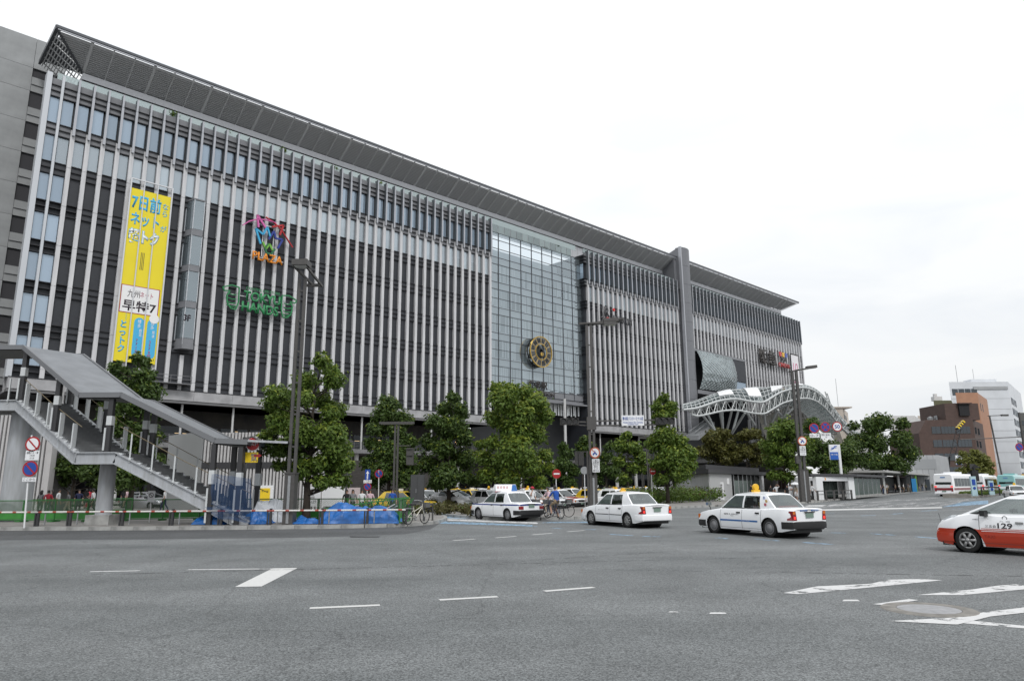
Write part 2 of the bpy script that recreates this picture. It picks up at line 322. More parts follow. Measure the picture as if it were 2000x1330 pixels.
for p in ([(1530, 1158), (1560, 1160), (1690, 1148), (1840, 1133), (1795, 1130.5), (1735, 1132), (1700, 1140), (1595, 1145)], [(1790, 1162), (1880, 1162), (2010, 1150), (2060, 1143), (2010, 1139), (1945, 1144), (1900, 1151)],
          [(1705, 1180), (1730, 1182), (1795, 1172), (1775, 1170)], [(1735, 1213), (1870, 1220), (1935, 1204), (2080, 1188), (2020, 1184), (1920, 1196), (1870, 1206)],
          [(1870, 1216), (2060, 1232), (2060, 1228), (1900, 1212)], [(1645, 1174), (1680, 1174), (1675, 1171), (1648, 1171)], [(1385, 1199), (1419, 1199), (1417, 1196), (1388, 1196)], [(1305, 1196), (1325, 1196), (1323, 1194), (1308, 1194)]): mark(p, PWW)
for a, b_ in (((1190, 1043), (1235, 1046)), ((1255, 1047), (1290, 1048)), ((1475, 1052), (1520, 1056)), ((1570, 1059), (1625, 1063)), ((1622, 1040), (1652, 1041)), ((1700, 1042), (1750, 1045)), ((1790, 1048), (1830, 1051)), ((1020, 1028), (1050, 1028)), ((1075, 1031), (1100, 1032)), ((1140, 1034), (1165, 1034)), ((1610, 1003), (1630, 1003)), ((1680, 1007), (1710, 1006)), ((1740, 1004), (1765, 1002)), ((1800, 998), (1830, 996)), ((1860, 994), (1880, 993)), ((1400, 1050), (1420, 1052))): dash(a, b_, 0.2, PB)
# blue cycle crossing and pale bars of the crossing between the two corners
mark([(868, 1016), (1050, 1022.5), (1050, 1020), (875, 1013.5)], PWW); mark([(872, 1012), (1010, 1017), (1010, 1015.5), (876, 1010.5)], PWW); mark([(858, 1022), (1040, 1027.5), (1040, 1025), (868, 1018)], PB); mark([(850, 1011), (1000, 1015.5), (1000, 1012.5), (850, 1006.5)], PB); mark([(840, 1004.5), (900, 1009.5), (905, 1008), (850, 1003)], PW)
mark([(1060, 1021), (1160, 1020.5), (1160, 1018.5), (1060, 1019.5)], PB)
PWZ = paintmat('road_paint_faded_white', (0.48, 0.48, 0.48), 0.49, 1.4)
# zebra crossing at the right
for x0, y0, x1, y1 in ((1585, 991, 1690, 984), (1640, 991.5, 1745, 983), (1700, 991, 1800, 982), (1755, 990, 1850, 981), (1815, 988.5, 1900, 980), (1620, 984.5, 1700, 979), (1690, 981, 1770, 976), (1760, 977, 1840, 972), (1850, 979, 1920, 973.5)): mark([(x0, y0), (x0 + 26, y0 + .9), (x1, y1), (x1 - 22, y1 - .7)], PWZ)
mark([(1840, 990), (1930, 984), (1930, 977), (1880, 980)], PB); mark([(1600, 997), (1840, 992), (1840, 990), (1600, 994.5)], PW)
for i in range(5): mark([(1430 + 46 * i, 992.5 - i * 1.2), (1468 + 46 * i, 992.3 - i * 1.2), (1478 + 46 * i, 989 - i), (1442 + 46 * i, 989.3 - i)], PWW)
# manhole
mc = G(1814, 1190); mh = empty('manhole_cover', (mc.x, mc.y, 0), 0, 'round grey steel manhole cover in a concrete ring set in the road', 'manhole')
MB().lathe([(0.42, 0.009), (0.425, 0.012), (0.62, 0.012), (0.64, 0.0)], 32).build('concrete_ring', mat('manhole_ring', (0.19, 0.18, 0.165), 0.9, var=0.3, vscale=5), mh)
MB().lathe([(0.0001, 0.012), (0.39, 0.012), (0.415, 0.010)], 32).build('lid', mat('manhole_lid', (0.3, 0.3, 0.31), 0.45, 0.5, var=0.2, vscale=8), mh)

# sealed seams in the asphalt
SEAMM = paintmat('bitumen_seam', (0.075, 0.078, 0.08), 0.47, 5.0)
for a, b_, w_ in (((-50, 1128), (1500, 1088), .05), ((1180, 1112), (2050, 1126), .05), ((300, 1070), (1000, 1066), .04), ((980, 1098), (1330, 1075), .08)): dash(a, b_, w_, SEAMM)
# ------------------------------------------------------------------ the station building (local x along the front, y into the building, z up)
AZ = 0.8154; DV = Vector((math.sin(AZ), math.cos(AZ), 0)); NV = Vector((math.cos(AZ), -math.sin(AZ), 0)); P0 = NV * -100.0; BROT = math.pi / 2 - AZ
def BW(s, y, z=0.0): return P0 + DV * s - NV * y + Vector((0, 0, z))
ST = empty('station_building', (P0.x, P0.y, 0), BROT, 'long grey station building with pale vertical fins and a louvred roof canopy', 'building')
CONC = mat('fin_pale_stone', (0.64, 0.64, 0.655), 0.8, col2=(0.49, 0.49, 0.505), vscale=0.9, bump=0.1, bscale=9, stretch=(2.5, 2.5, .35), detail=8); CONC2 = mat('fascia_concrete', (0.34, 0.34, 0.35), 0.85, var=0.2, vscale=0.7)
PANEL = mat('dark_grey_cladding', (0.026, 0.029, 0.036), 0.55, var=0.12, vscale=2); SPAN = mat('spandrel_grey', (0.19, 0.195, 0.21), 0.5, var=0.1, vscale=1.2); SPAND = mat('spandrel_dark', (0.036, 0.039, 0.047), 0.5)
BLADE = mat('metal_blade', (0.15, 0.165, 0.18), 0.45, 0.35, var=0.08); BLADEF = mat('metal_blade_edge', (0.40, 0.41, 0.44), 0.4, 0.4); SILV = mat('silver_corner_panel', (0.52, 0.54, 0.57), 0.4, 0.3); LEDGE = mat('ledge_black', (0.014, 0.014, 0.018), 0.6)
PANE = glassmat('station_window_glass', (0.75, 0.83, 0.88), (0.74, 0.86, 0.98), (0.27, 0.345, 0.43), 0.15, wave=0.05)
PANE2 = glassmat('curtain_wall_glass', (0.92, 0.97, 1.0), (0.80, 0.90, 0.96), (0.42, 0.50, 0.54), 0.80, wave=0.04)
METW = mat('setback_metal_cladding', (0.56, 0.57, 0.60), 0.4, 0.1, var=0.06); CANO = mat('canopy_louvre_grey', (0.62, 0.625, 0.63), 0.5); CANE = mat('canopy_edge', (0.10, 0.105, 0.115), 0.4, 0.4)
FT = [52.8 - 5.22 * k for k in range(8)]          # head of the triple ledge of each storey
FZ, TOPZ, EZ, SOF = 14.7, 54.25, 47.2, 13.0
# cores
MB().box(13.25, 89.1, 0.66, 2.0, SOF, 53.4).box(18.0, 89.1, 2.0, 34, SOF, 53.4).box(117.35, 159.2, 0.66, 34, SOF, 53.4).box(159.2, 186.2, 0.66, 34, 36.6, 53.4).box(186.2, 224.1, 0.66, 34, SOF, 53.4).build('core_wall', PANEL, ST)
def bandbox(name, z0, z1, y0, y1, m, spans):
    for a, c in spans: MB().box(a, c, y0, y1, z0, z1).build(name, m, ST)
L1, L2 = (13.3, 89.0), (117.3, 224.0)
for k, z in enumerate(FT):
    sp = [L1, L2] if z > 37 else [L1, (117.3, 159.2), (186.2, 224.0)]
    for j in range(3): bandbox('ledge', z - 0.775 * j - 0.05, z - 0.775 * j + 0.05, 0.22, 0.7, LEDGE, sp)
    for j in range(2):
        if k < 3: bandbox('spandrel_band', z - 0.775 * (j + 1) + 0.05, z - 0.775 * j - 0.05, 0.42, 0.68, SPAN if k < 2 else SPAND, sp)
        else: bandbox('spandrel_band', z - 0.775 * (j + 1) + 0.05, z - 0.775 * j - 0.05, 0.42, 0.68, SPAND, [(a if a > 14 else 18.2, c) for a, c in sp])
bandbox('parapet_band', 52.85, 53.75, 0.38, 0.68, SPAN, [L1, L2])
GRAIL = glassmat('roof_rail_glass', (0.8, 0.86, 0.86), (0.6, 0.68, 0.68), (0.4, 0.46, 0.46), 0.45)
bandbox('roof_railing', 53.76, 54.95, 1.0, 1.03, GRAIL, [(14, 115), (117.5, 222)])
# fins: pale stone below, metal blades above
fs1 = [14.6 + 1.76 * k for k in range(43)]; fs2 = [118.0 + 1.7667 * k for k in range(61)]
def finmesh(z0, z1, w=0.50):
    b = MB().box(-w / 2 + .03, w / 2 - .03, 0.05, 0.64, z0 + .02, z1 - .02); zs = [z1] + [z - 0.35 for z in FT if z0 + .3 < z - 0.35 < z1 - .3] + [z0]
    for a, c in zip(zs[1:], zs[:-1]): b.box(-w / 2, w / 2, 0.0, 0.36, a + .03, c - .03)
    return b.mesh('fin', CONC)
FIN = finmesh(FZ, EZ); FINR = finmesh(FZ, EZ, 0.50); FINS = finmesh(36.3, EZ, 0.50); FINL = finmesh(FZ, 42.0)
def blade(z0, z1):
    return MB().box(-0.11, 0.11, -0.30, 0.62, z0, z1, 0).box(-0.15, 0.15, -0.36, -0.30, z0, z1 - 1.9, 1).box(-0.12, 0.12, -0.33, -0.30, z1 - 1.85, z1, 1).mesh('upper_fin', [BLADE, BLADEF])
BL = blade(46.35, TOPZ); BLL = blade(41.9, TOPZ); BLF = MB().box(-0.15, 0.15, -0.05, 0.62, FZ, TOPZ).mesh('corner_mullion', SILV)
for k, s in enumerate(fs1):
    if k == 0: put('corner_mullion', BLF, ST, (s, 0, 0)); continue
    if 31.0 < s < 33.3: # a glass oriel stands in front of this fin
        put('fin', finmesh(FZ, 19.6), ST, (s, 0, 0)); put('fin', finmesh(41.9, EZ), ST, (s, 0, 0)); put('upper_fin', BL, ST, (s, 0, 0)); continue
    put('fin', FIN, ST, (s, 0, 0)); put('upper_fin', BL, ST, (s, 0, 0))
for s in fs2:
    if 154.7 < s < 159.2: continue
    put('fin', FINS if 159.5 < s < 186.5 else FINR, ST, (s, 0, 0)); put('upper_fin', BL, ST, (s, 0, 0))
# window panes (two upper storeys) and cladding panels (storeys below), one per bay
PM = MB().add([(-.6, .5, 0), (.6, .5, 0), (.6, .5, FT[0] - 1.55 - FT[1]), (-.6, .5, FT[0] - 1.55 - FT[1])], [(0, 1, 2, 3)]).mesh('window_pane', PANE); PMB = MB().add([(-.6, .5, 0), (.6, .5, 0), (.6, .5, FT[0] - 1.55 - FT[1]), (-.6, .5, FT[0] - 1.55 - FT[1])], [(0, 1, 2, 3)]).mesh('window_pane', glassmat('clear_window_glass', (0.88, 0.93, 0.97), (0.84, 0.93, 1.0), (0.48, 0.55, 0.60), 0.45, wave=0.05)); WP = MB().box(-0.6, 0.6, 0.46, 0.53, 0, FT[0] - 1.55 - FT[1]).mesh('wall_panel', PANEL)
BLIND = mat('window_blind', (0.78, 0.82, 0.82), 0.8); rest = MB(); npan = 0
bays = [((fs1[k] + fs1[k + 1]) / 2, k) for k in range(42)] + [((fs2[k] + fs2[k + 1]) / 2, 100 + k) for k in range(60)]
hh = FT[0] - 1.55 - FT[1]
for s, k in bays:
    if 154.5 < s < 159.3: continue
    for f in range(7):
        z = FT[f + 1] + 0.05
        if f >= 3 and 159 < s < 186.4: continue
        if f < 2 or k < 1:
            put('window_pane', PMB if f == 1 else PM, ST, (s, 0, z))
            if f == 1 and k > 6 and random.random() < 0.75:
                put('window_blind', MB().box(-0.58, 0.58, 0.56, 0.58, hh * random.choice((0.0, 0.0, 0.25, 0.5)), hh - .05).mesh('window_blind', BLIND), ST, (s, 0, z))
        elif npan < 300: put('wall_panel', WP, ST, (s, 0, z)); npan += 1
        else: rest.box(s - .6, s + .6, .46, .53, z, z + hh)
tag(rest.build('wall_panels', PANEL, ST), kind='stuff')
# glazed corner at the left end
MB().box(12.75, 13.35, 0.0, 1.4, FZ, TOPZ).build('corner_panel', SILV, ST); MB().box(12.9, 13.24, 1.45, 2.0, SOF, 53).build('end_wall', CONC2, ST)
PMN = MB().box(-0.5, 0.5, 0.50, 0.53, 0, hh).mesh('window_pane', PANE)
for f in range(7): put('window_pane', PMN, ST, (13.95, 0, FT[f + 1] + .05))
# fascia beam and soffit over the open ground storeys
for a, c in ((13.0, 89.3), (117.2, 159.3), (186.2, 224.2)):
    k = a
    while k < c - .1:
        e = min(k + 5.28, c); MB().box(k + .015, e - .015, -0.25, 0.6, SOF + .35, FZ - .04).build('fascia_panel', CONC2, ST); k = e
    MB().box(a, c, -0.15, 12, SOF, SOF + .3).build('soffit', mat('soffit_grey', (0.16, 0.16, 0.165), 0.8), ST)
    MB().box(a, c, -0.3, 0.2, FZ - .03, FZ + .06).build('fascia_cap', LEDGE, ST)
# recessed lower storeys: glass shopfront, slim white columns, upper walkway with railing
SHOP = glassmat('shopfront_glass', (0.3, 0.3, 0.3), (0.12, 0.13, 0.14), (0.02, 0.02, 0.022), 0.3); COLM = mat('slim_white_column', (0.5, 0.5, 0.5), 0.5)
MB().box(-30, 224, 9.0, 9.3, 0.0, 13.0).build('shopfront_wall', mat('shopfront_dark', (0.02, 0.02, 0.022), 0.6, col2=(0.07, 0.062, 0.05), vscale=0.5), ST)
MB().box(-30, 89, 0.6, 9.0, 7.1, 7.75).box(117.5, 156, 0.6, 9.0, 6.6, 7.25).box(89, 117.5, 4.5, 9.0, 6.6, 7.2).build('walkway_deck', mat('walkway_concrete', (0.17, 0.17, 0.175), 0.8, var=.2), ST)
cm = MB().lathe([(0.16, 7.75), (0.16, SOF)], 10).mesh('column', COLM, True); cm2 = MB().lathe([(0.38, 0.1), (0.38, 7.1)], 14).mesh('column', COLM, True)
for s in [19 + 7.04 * k for k in range(10)] + [121.5 + 7.04 * k for k in range(5)]: put('column', cm, ST, (s, 0.9, 0)); put('column', cm2, ST, (s, 2.2, 0))
for s in (96, 109.0): MB().lathe([(0.30, 0.1), (0.30, 19.6)], 12).build('column', COLM, ST, (s, -0.2, 0), smooth=True)
rl = MB()
for a, c in ((-30, 89), (117.5, 156)):
    for z in (7.95, 8.2, 8.45, 8.7, 8.9): rl.box(a, c, 0.62, 0.66, z, z + .03)
    s = a
    while s < c: rl.box(s, s + .05, 0.6, 0.67, 7.75, 8.93); s += 1.76
rl.build('walkway_railing', mat('rail_steel', (0.22, 0.22, 0.23), 0.4, 0.6), ST)
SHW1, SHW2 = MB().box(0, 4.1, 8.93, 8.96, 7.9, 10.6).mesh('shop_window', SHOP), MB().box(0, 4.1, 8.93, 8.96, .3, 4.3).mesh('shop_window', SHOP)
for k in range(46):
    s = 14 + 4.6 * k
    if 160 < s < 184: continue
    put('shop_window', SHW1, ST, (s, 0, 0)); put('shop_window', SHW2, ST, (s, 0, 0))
# warm lit shelves and small ceiling lamps far inside the shops
LITM = mat('shop_light', (1.0, 0.72, 0.40), emit=1.2); lb = MB()
random.seed(3)
for k in range(70):
    s = random.uniform(16, 88); z = random.choice((9.6, 9.9, 10.2, 2.9, 3.4)); lb.box(s, s + random.uniform(.15, .7), 8.86, 8.9, z, z + .05)
tag(lb.build('shop_lights', LITM, ST), kind='stuff')
# ------------------------------------------------------------------ central curtain wall
gx0, gx1, GY = 88.9, 117.35, 1.65
cw = (gx1 - gx0) / 9; FRAME = mat('curtain_frame', (0.09, 0.095, 0.11), 0.4, 0.3)
rows = []; z = 52.4; rows.append(z)
for f in range(6):
    for d in ((1.86, 1.86, 1.5) if f else (1.5, 1.86, 1.86, 1.5)): z -= d; rows.append(z)
rows = [q for q in rows if q > 21.0] + [21.3, 19.7]
gb = {}
for i in range(9):
    for j in range(len(rows) - 1):
        h = rows[j] - rows[j + 1]; key = round(h, 2)
        if key not in gb: gb[key] = MB().add([(-cw / 2 + .05, 0, .05), (cw / 2 - .05, 0, .05), (cw / 2 - .05, 0, h - .05), (-cw / 2 + .05, 0, h - .05)], [(0, 1, 2, 3)]).mesh('glass_pane', PANE2)
        if j == len(rows) - 2: put('glass_pane', MB().box(-cw / 2 + .06, cw / 2 - .06, 0, .05, .06, h - .06).mesh('sign_band_panel', SPAN), ST, (gx0 + cw * (i + .5), GY, rows[j + 1])).name = 'sign_band_panel'; continue
        o = put('glass_pane', gb[key], ST, (gx0 + cw * (i + .5), GY, rows[j + 1])); o.rotation_euler = (random.uniform(-.004, .004), 0, random.uniform(-.004, .004))
mu = MB()
for i in range(10): mu.box(gx0 + cw * i - .04, gx0 + cw * i + .04, GY - .12, GY + .12, 19.6, 52.45)
mu.build('mullions', FRAME, ST); mu = MB()
for z in rows: mu.box(gx0, gx1, GY - .10, GY + .10, z - .035, z + .035)
mu.build('transoms', FRAME, ST)
MB().box(gx0, gx1, GY, 9, 18.7, 19.55).box(gx0 - 0.02, gx1, GY - 1.2, GY, 18.6, 18.9).build('curtain_wall_soffit', SPAN, ST)
SLAB = mat('floor_slab_edge', (0.82, 0.84, 0.85), 0.7); INW = mat('lobby_wall', (0.55, 0.60, 0.62), 0.8)
for f in range(6):
    zt = 47.55 - 5.22 * f
    MB().box(gx0, gx1, 2.1, 9, zt - 1.5, zt).build('floor_slab', SLAB, ST)
    bl = MB(); s = gx0 + .3
    while s < gx1 - .6:
        w = random.uniform(.25, .5)
        if random.random() < .85: bl.box(s, s + w, 2.5, 2.54, zt - 5.1 + random.choice((0, 0, .2)), zt - 1.55)
        s += w + random.choice((.06, .1, .1, .35))
    tag(bl.build('blind_strips', mat('vertical_blind', (0.9, 0.93, 0.94), 0.7), ST), kind='stuff')
MB().box(gx0, gx1, 8.9, 9.2, 19.6, 52).build('lobby_back_wall', INW, ST)
# return wall of the right-hand block beside the glass, with its own ledges and glazed corner
MB().box(117.2, 117.36, 0.7, 9, SOF, 53.2).build('return_wall', PANEL, ST)
rw = MB()
for z in FT:
    for j in range(3): rw.box(116.9, 117.4, 0.05, 1.6, z - .775 * j - .06, z - .775 * j + .06)
rw.build('return_ledges', LEDGE, ST)
put('window_pane', MB().box(117.12, 117.15, .7, 1.6, 0, hh).mesh('window_pane', PANE), ST, (0, 0, FT[1]))
# dark void of the entrance below the curtain wall
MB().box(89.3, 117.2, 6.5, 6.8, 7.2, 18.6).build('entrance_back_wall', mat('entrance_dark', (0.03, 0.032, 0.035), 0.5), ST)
MB().box(117.0, 117.3, 0.2, 9, 0.2, 18.6).build('entrance_side_wall', PANEL, ST)
# ------------------------------------------------------------------ roof setback wall and louvred canopy
CF, CWZ, YW, SL, SR, WL, WR = 60.9, 57.7, 4.2, 13.0, 225.2, 17.3, 220.2
sb = MB()
sb.box(WL, WR, YW, YW + .3, 53.0, 57.75); sb.box(WL, WL + .3, YW + .3, 30, 53, 57.74)
sb.build('setback_wall', METW, ST)
sj = MB(); s = WL + 1.76
while s < WR: sj.box(s - .02, s + .02, YW - .012, YW + .002, 53.0, 56.6); s += 1.76
sj.build('setback_joints', mat('joint_grey', (0.25, 0.26, 0.28), 0.5), ST)
MB().box(WL, WR, YW - .16, YW, 56.55, 56.72).build('setback_cornice', LEDGE, ST); MB().box(WL - .1, WR, YW - .24, YW - .005, 56.75, 57.7).build('setback_gutter', METW, ST)
# upper clear storey behind the terrace above the curtain wall
tg = MB().box(-0.8, .8, 0, .03, 0, 3.1).mesh('terrace_pane', GRAIL)
for k in range(16): put('terrace_pane', tg, ST, (gx0 + .9 + 1.76 * k, YW - .09, 53.3))
can = MB().box(SL + .1, SR - .1, 3.0, 10.6, 60.95, 61.05).box(SL + .1, SL + .6, .2, 10.6, 60.55, 60.95).build('canopy', CANE, ST)
MB().box(SL, SR, -0.10, 0.22, 60.65, 61.0).build('canopy_front_edge', CANE, can); MB().box(SL - .1, SL + .2, 0, 10.8, 60.4, 61.0).build('canopy_side_edge', CANE, can)
MB().box(SL, SR, 0.0, 0.16, 60.42, 60.62).build('canopy_front_rail', BLADEF, can)
lv = MB(); nl = 16
ylist = [0.34 + (YW - 0.34) * k / nl for k in range(nl + 1)]
def zc(y): return 60.55 + (57.75 - 60.55) * (y / YW)
PIL0, PIL1 = 151.0, 158.9
for y in ylist:
    x0 = SL + y * (WL - SL) / YW; x1 = SR - y * (SR - WR) / YW
    for a, c in ((x0, PIL0 + 2.2 + 0 * y), (PIL1, x1)): lv.cbox(((a + c) / 2, y, zc(y)), c - a, 0.20, 0.03, 0, rx=R(-14))
tag(lv.build('canopy_louvres', CANO, can), kind='stuff')
# ribs (every second one wider) carrying the louvres, each a part
k = 0; s = WL
ribm = {}
def ribmesh(w):
    return MB().add([(-w / 2, .25, 60.33), (w / 2, .25, 60.33), (w / 2, YW, 57.69), (-w / 2, YW, 57.69), (-w / 2, .25, 60.75), (w / 2, .25, 60.75), (w / 2, YW, 58.1), (-w / 2, YW, 58.1)], [(3, 2, 1, 0), (4, 5, 6, 7), (0, 1, 5, 4), (1, 2, 6, 5), (2, 3, 7, 6), (3, 0, 4, 7)]).mesh('canopy_rib', CANO)
r1, r2 = ribmesh(.14), ribmesh(.34)
while s < WR + .1:
    if not (PIL0 + 2 < s < PIL1): put('canopy_rib', r2 if k % 3 == 0 else r1, can, (s, 0, 0))
    s += 2.64; k += 1
# back board above the louvres closes the view between them except near the tip
MB().add([(WL - 3.7, .62, 60.42), (SR - .8, .62, 60.42), (WR, YW, 58.15), (WL, YW, 58.15)], [(0, 1, 2, 3)]).build('canopy_backing', mat('canopy_backing_grey', (.48, .48, .485), .6), can)
# left hip: louvres running back along the end wall
lh = MB(); x = SL + .35
while x < WL:
    y0 = (x - SL) * YW / (WL - SL); lh.cbox((x, (y0 + 10.8) / 2, 60.5 + (57.75 - 60.5) * (x - SL) / (WL - SL)), 0.13, 10.8 - y0, 0.05, 0, ry=R(-20)); x += 0.33
for y in (2, 3.6, 5.2, 6.8, 8.4, 10.0):
    xe = WL if y > YW else SL + y * (WL - SL) / YW; lh.bar((SL + .2, y, 60.5), (xe, y, 60.5 - 2.75 * (xe - SL) / (WL - SL)), .14, .12)
tag(lh.build('hip_louvres', CANO, can), kind='stuff'); MB().bar((SL, 0, 60.6), (WL, YW, 57.7), .3, .25).build('hip_rib', CANE, can)
# plants on the roof terrace
LEAFM = None
# tall grey pylon between the blocks
PYL = mat('pylon_grey', (0.175, 0.18, 0.195), 0.5, 0.25, var=.08); tw = empty('pylon', (0, 0, 0)); tw.parent = ST
pw = MB(); pw.add([(154.3, 5.5, 52), (154.3, -0.6, 52), (154.3, -0.6, 63.4), (154.3, 5.5, 61.4), (155.0, 5.5, 52), (155.0, -0.6, 52), (155.0, -0.6, 63.4), (155.0, 5.5, 61.4)], [(0, 1, 2, 3), (7, 6, 5, 4), (0, 4, 5, 1), (1, 5, 6, 2), (2, 6, 7, 3), (3, 7, 4, 0)])
pw.box(153.2, 155.2, .3, 6, SOF, 60)
pw.build('pylon_wall', PYL, tw)
for j in range(10):
    z0 = 13 + j * 5.05; pr = [(154.6 + 4.1 * t / 8, -1.0 - 0.55 * math.sin(math.pi * t / 8)) for t in range(9)] + [(158.7, .6), (154.6, .6)]
    MB().prism(pr, z0, z0 + 5.0).build('pylon_casing', PYL, tw)
MB().box(154.3, 154.75, -1.25, -0.5, 13, 63.5).build('pylon_edge', BLADEF, tw)
# ------------------------------------------------------------------ bulging diagrid glass drum at the right-hand entrance
DG = glassmat('drum_glass', (0.6, 0.66, 0.68), (0.74, 0.82, 0.85), (0.30, 0.35, 0.36), 0.25); dr = empty('glass_drum', (0, 0, 0)); dr.parent = ST
def drum(u, w):     # u 0..1 along, w 0..1 up
    bul = 3.4 * math.sin(math.pi * (0.12 + 0.80 * w)) ** 0.8 * (0.35 + 0.65 * math.sin(math.pi * min(1, .1 + .9 * u)) ** .5)
    return (160.4 + 19.0 * u, 0.4 - bul, 26.2 + 10.2 * w)
NU, NW = 14, 10
for i in range(NU):
    for j in range(NW):
        a, b_, c, d = drum(i / NU, j / NW), drum((i + 1) / NU, j / NW), drum((i + 1) / NU, (j + 1) / NW), drum(i / NU, (j + 1) / NW)
        MB().add([a, b_, c, d], [(0, 1, 2, 3)]).build('glass_pane', DG, dr)
db = MB()
for i in range(-NW, NU + NW):
    for sg in (1, -1):
        pts = []
        for j in range(NW + 1):
            u = (i + sg * j + (NW if sg < 0 else 0) * 0) / NU
            if 0 <= u <= 1: q = drum(u, j / NW); pts.append((q[0], q[1] - .05, q[2]))
        if len(pts) > 1: db.tube(pts, .055, 4)
db.build('diagrid', mat('diagrid_steel', (0.40, 0.43, 0.44), 0.4, .2), dr)
MB().box(179.5, 186.0, -0.2, 0.3, 30.2, 36.2).build('dark_screen', PANEL, ST); MB().box(179.6, 186.0, 0.1, 0.3, 25.9, 30.1).build('window_pane', PANE, ST)
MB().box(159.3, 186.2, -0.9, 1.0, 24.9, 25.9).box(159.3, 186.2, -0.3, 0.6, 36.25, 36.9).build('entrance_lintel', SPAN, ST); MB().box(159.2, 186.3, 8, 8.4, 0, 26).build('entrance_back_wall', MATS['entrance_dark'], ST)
# ------------------------------------------------------------------ things fixed to the front: clock, lettering, banners, oriel
GOLD = mat('clock_gold', (0.55, 0.36, 0.08), 0.35, 0.6); CB = mat('clock_dark_metal', (0.05, 0.05, 0.052), 0.4, 0.5)
def fthing(name, s, y, z, label, cat, group=None): return empty(name, BW(s, y, z), BROT, label, cat, group)
ck = fthing('great_clock', 102.6, 0.2, 28.85, 'great round gold and black skeleton clock hanging on the curtain wall', 'clock')
rr = 3.25
MB().lathe([(rr, -.12), (rr, .12), (rr - .17, .12), (rr - .17, -.12), (rr, -.12)], 48, 'Y').build('outer_ring', GOLD, ck, auto=40); MB().lathe([(1.72, -.1), (1.72, .1), (1.58, .1), (1.58, -.1), (1.72, -.1)], 40, 'Y').build('inner_ring', GOLD, ck, auto=40)
sp = MB(); nm = MB()
for k in range(12):
    a = 2 * math.pi * k / 12; c, q = math.cos(a), math.sin(a); sp.bar((c * 1.7, 0, q * 1.7), (c * 3.1, 0, q * 3.1), .07, .1, up=(0, 1, 0))
    for e in (-.13, -.06, .06, .13): a2 = a + math.pi / 12 + e; nm.bar((math.cos(a2) * 1.95, -.05, math.sin(a2) * 1.95), (math.cos(a2) * 2.85, -.05, math.sin(a2) * 2.85), .1, .06, up=(0, 1, 0))
sp.build('spokes', GOLD, ck); nm.build('numerals', CB, ck)
MB().lathe([(1.75, .04), (2.98, .04)], 48, 'Y').build('dial', mat('clock_dial', (0.24, 0.25, 0.25), 0.4, .2), ck)
bk = MB(); bk.lathe([(rr - .1, .9), (rr - .1, 1.05), (rr - .3, 1.05), (rr - .3, .9), (rr - .1, .9)], 40, 'Y')
for k in range(14): a = 2 * math.pi * k / 14; bk.bar((math.cos(a) * 3.05, .1, math.sin(a) * 3.05), (math.cos(a) * 3.05, 1.4, math.sin(a) * 3.05), .07)
bk.build('back_frame', CB, ck)
cg = MB(); cg.box(-.45, .45, -.2, .5, -1.0, -.1).tube([(-.7, 0, -1.1), (-.5, 0, 1.1), (.3, 0, 1.2), (.75, 0, .9), (.6, 0, -1.0)], .12, 6).tube([(.75, 0, .9), (.9, 0, -2.2)], .1, 6); cg.lathe([(.35, -.25), (.35, .3), (.0001, .3)], 12, 'Y', (-.1, 0, .2))
cg.build('movement', CB, ck); MB().lathe([(.0001, -.3), (.42, -.3), (.42, .1)], 14, 'Y', (0, 0, -.5)).build('pendulum_disc', GOLD, ck)
h1 = MB().bar((0, -.3, 0), (-.75, -.3, -.35), .12, .04, up=(0, 1, 0)).bar((0, -.32, 0), (.3, -.32, -1.35), .09, .04, up=(0, 1, 0)); h1.build('hands', CB, ck)
def sign(name, s, y, z, label, cat='sign'): return fthing(name, s, y, z, label, cat)
DK = mat('sign_bronze', (0.045, 0.04, 0.038), 0.4, .4)
t = sign('station_name_sign', 102.8, GY - .25, 22.1, 'dark station name lettering on the glass under the clock'); letter('kanji_lettering', '博多駅', t, (0, 0, 0), 1.7, 5.4, DK, .03, .12); letter('latin_lettering', 'HAKATA STATION', t, (-1.0, 0, -1.75), 0.85, 11.5, DK, .02, .12)
# building names
def col(n, c): return mat('letter_' + n, c, 0.35)
t = sign('mall_sign', 42.9, -.75, 38.8, 'colourful crown of zigzag letters above orange PLAZA lettering', 'sign')
def stroke(name, pts, w, c):
    b = MB()
    for p, q in zip(pts[:-1], pts[1:]): b.bar((p[0], 0, p[1]), (q[0], 0, q[1]), w, .25, up=(0, 1, 0))
    return b.build(name, c, t)
stroke('letter_stroke', [(-1.7, 1.3), (-2.0, 3.2), (-0.6, 1.5)], .27, col('pink', (.6, .12, .36))); stroke('letter_arc', [(-4.1, 1.0), (-3.2, 1.85), (-2.1, 2.45), (-.8, 2.75), (0.4, 2.75), (1.0, 2.65)], .15, MATS['letter_pink'])
stroke('letter_stroke', [(1.7, 0.9), (2.2, 2.6), (0.4, 1.9)], .27, col('red', (.42, .015, .02))); stroke('letter_arc', [(-.7, 3.2), (.6, 2.7), (1.8, 1.9), (2.9, .6), (3.9, -.6)], .15, MATS['letter_red'])
stroke('letter_stroke', [(-1.2, -1.2), (-2.1, 1.0), (-.9, .35), (-.35, 1.7), (.2, .3)], .27, col('sky', (.04, .36, .62))); stroke('letter_stroke', [(0.0, -.2), (.75, 1.3), (1.1, 0.2), (2.2, 0.3), (1.5, -1.3)], .27, col('navy', (.02, .04, .25)))
stroke('letter_stroke', [(-.9, -.8), (-.35, -1.8), (.2, -.9), (.7, -1.8)], .27, col('lime', (.16, .42, .05))); stroke('letter_stroke', [(.0, -.9), (-.5, -1.7), (-.2, -2.4), (.5, -2.45), (1.1, -1.5)], .27, col('green', (.015, .13, .05)))
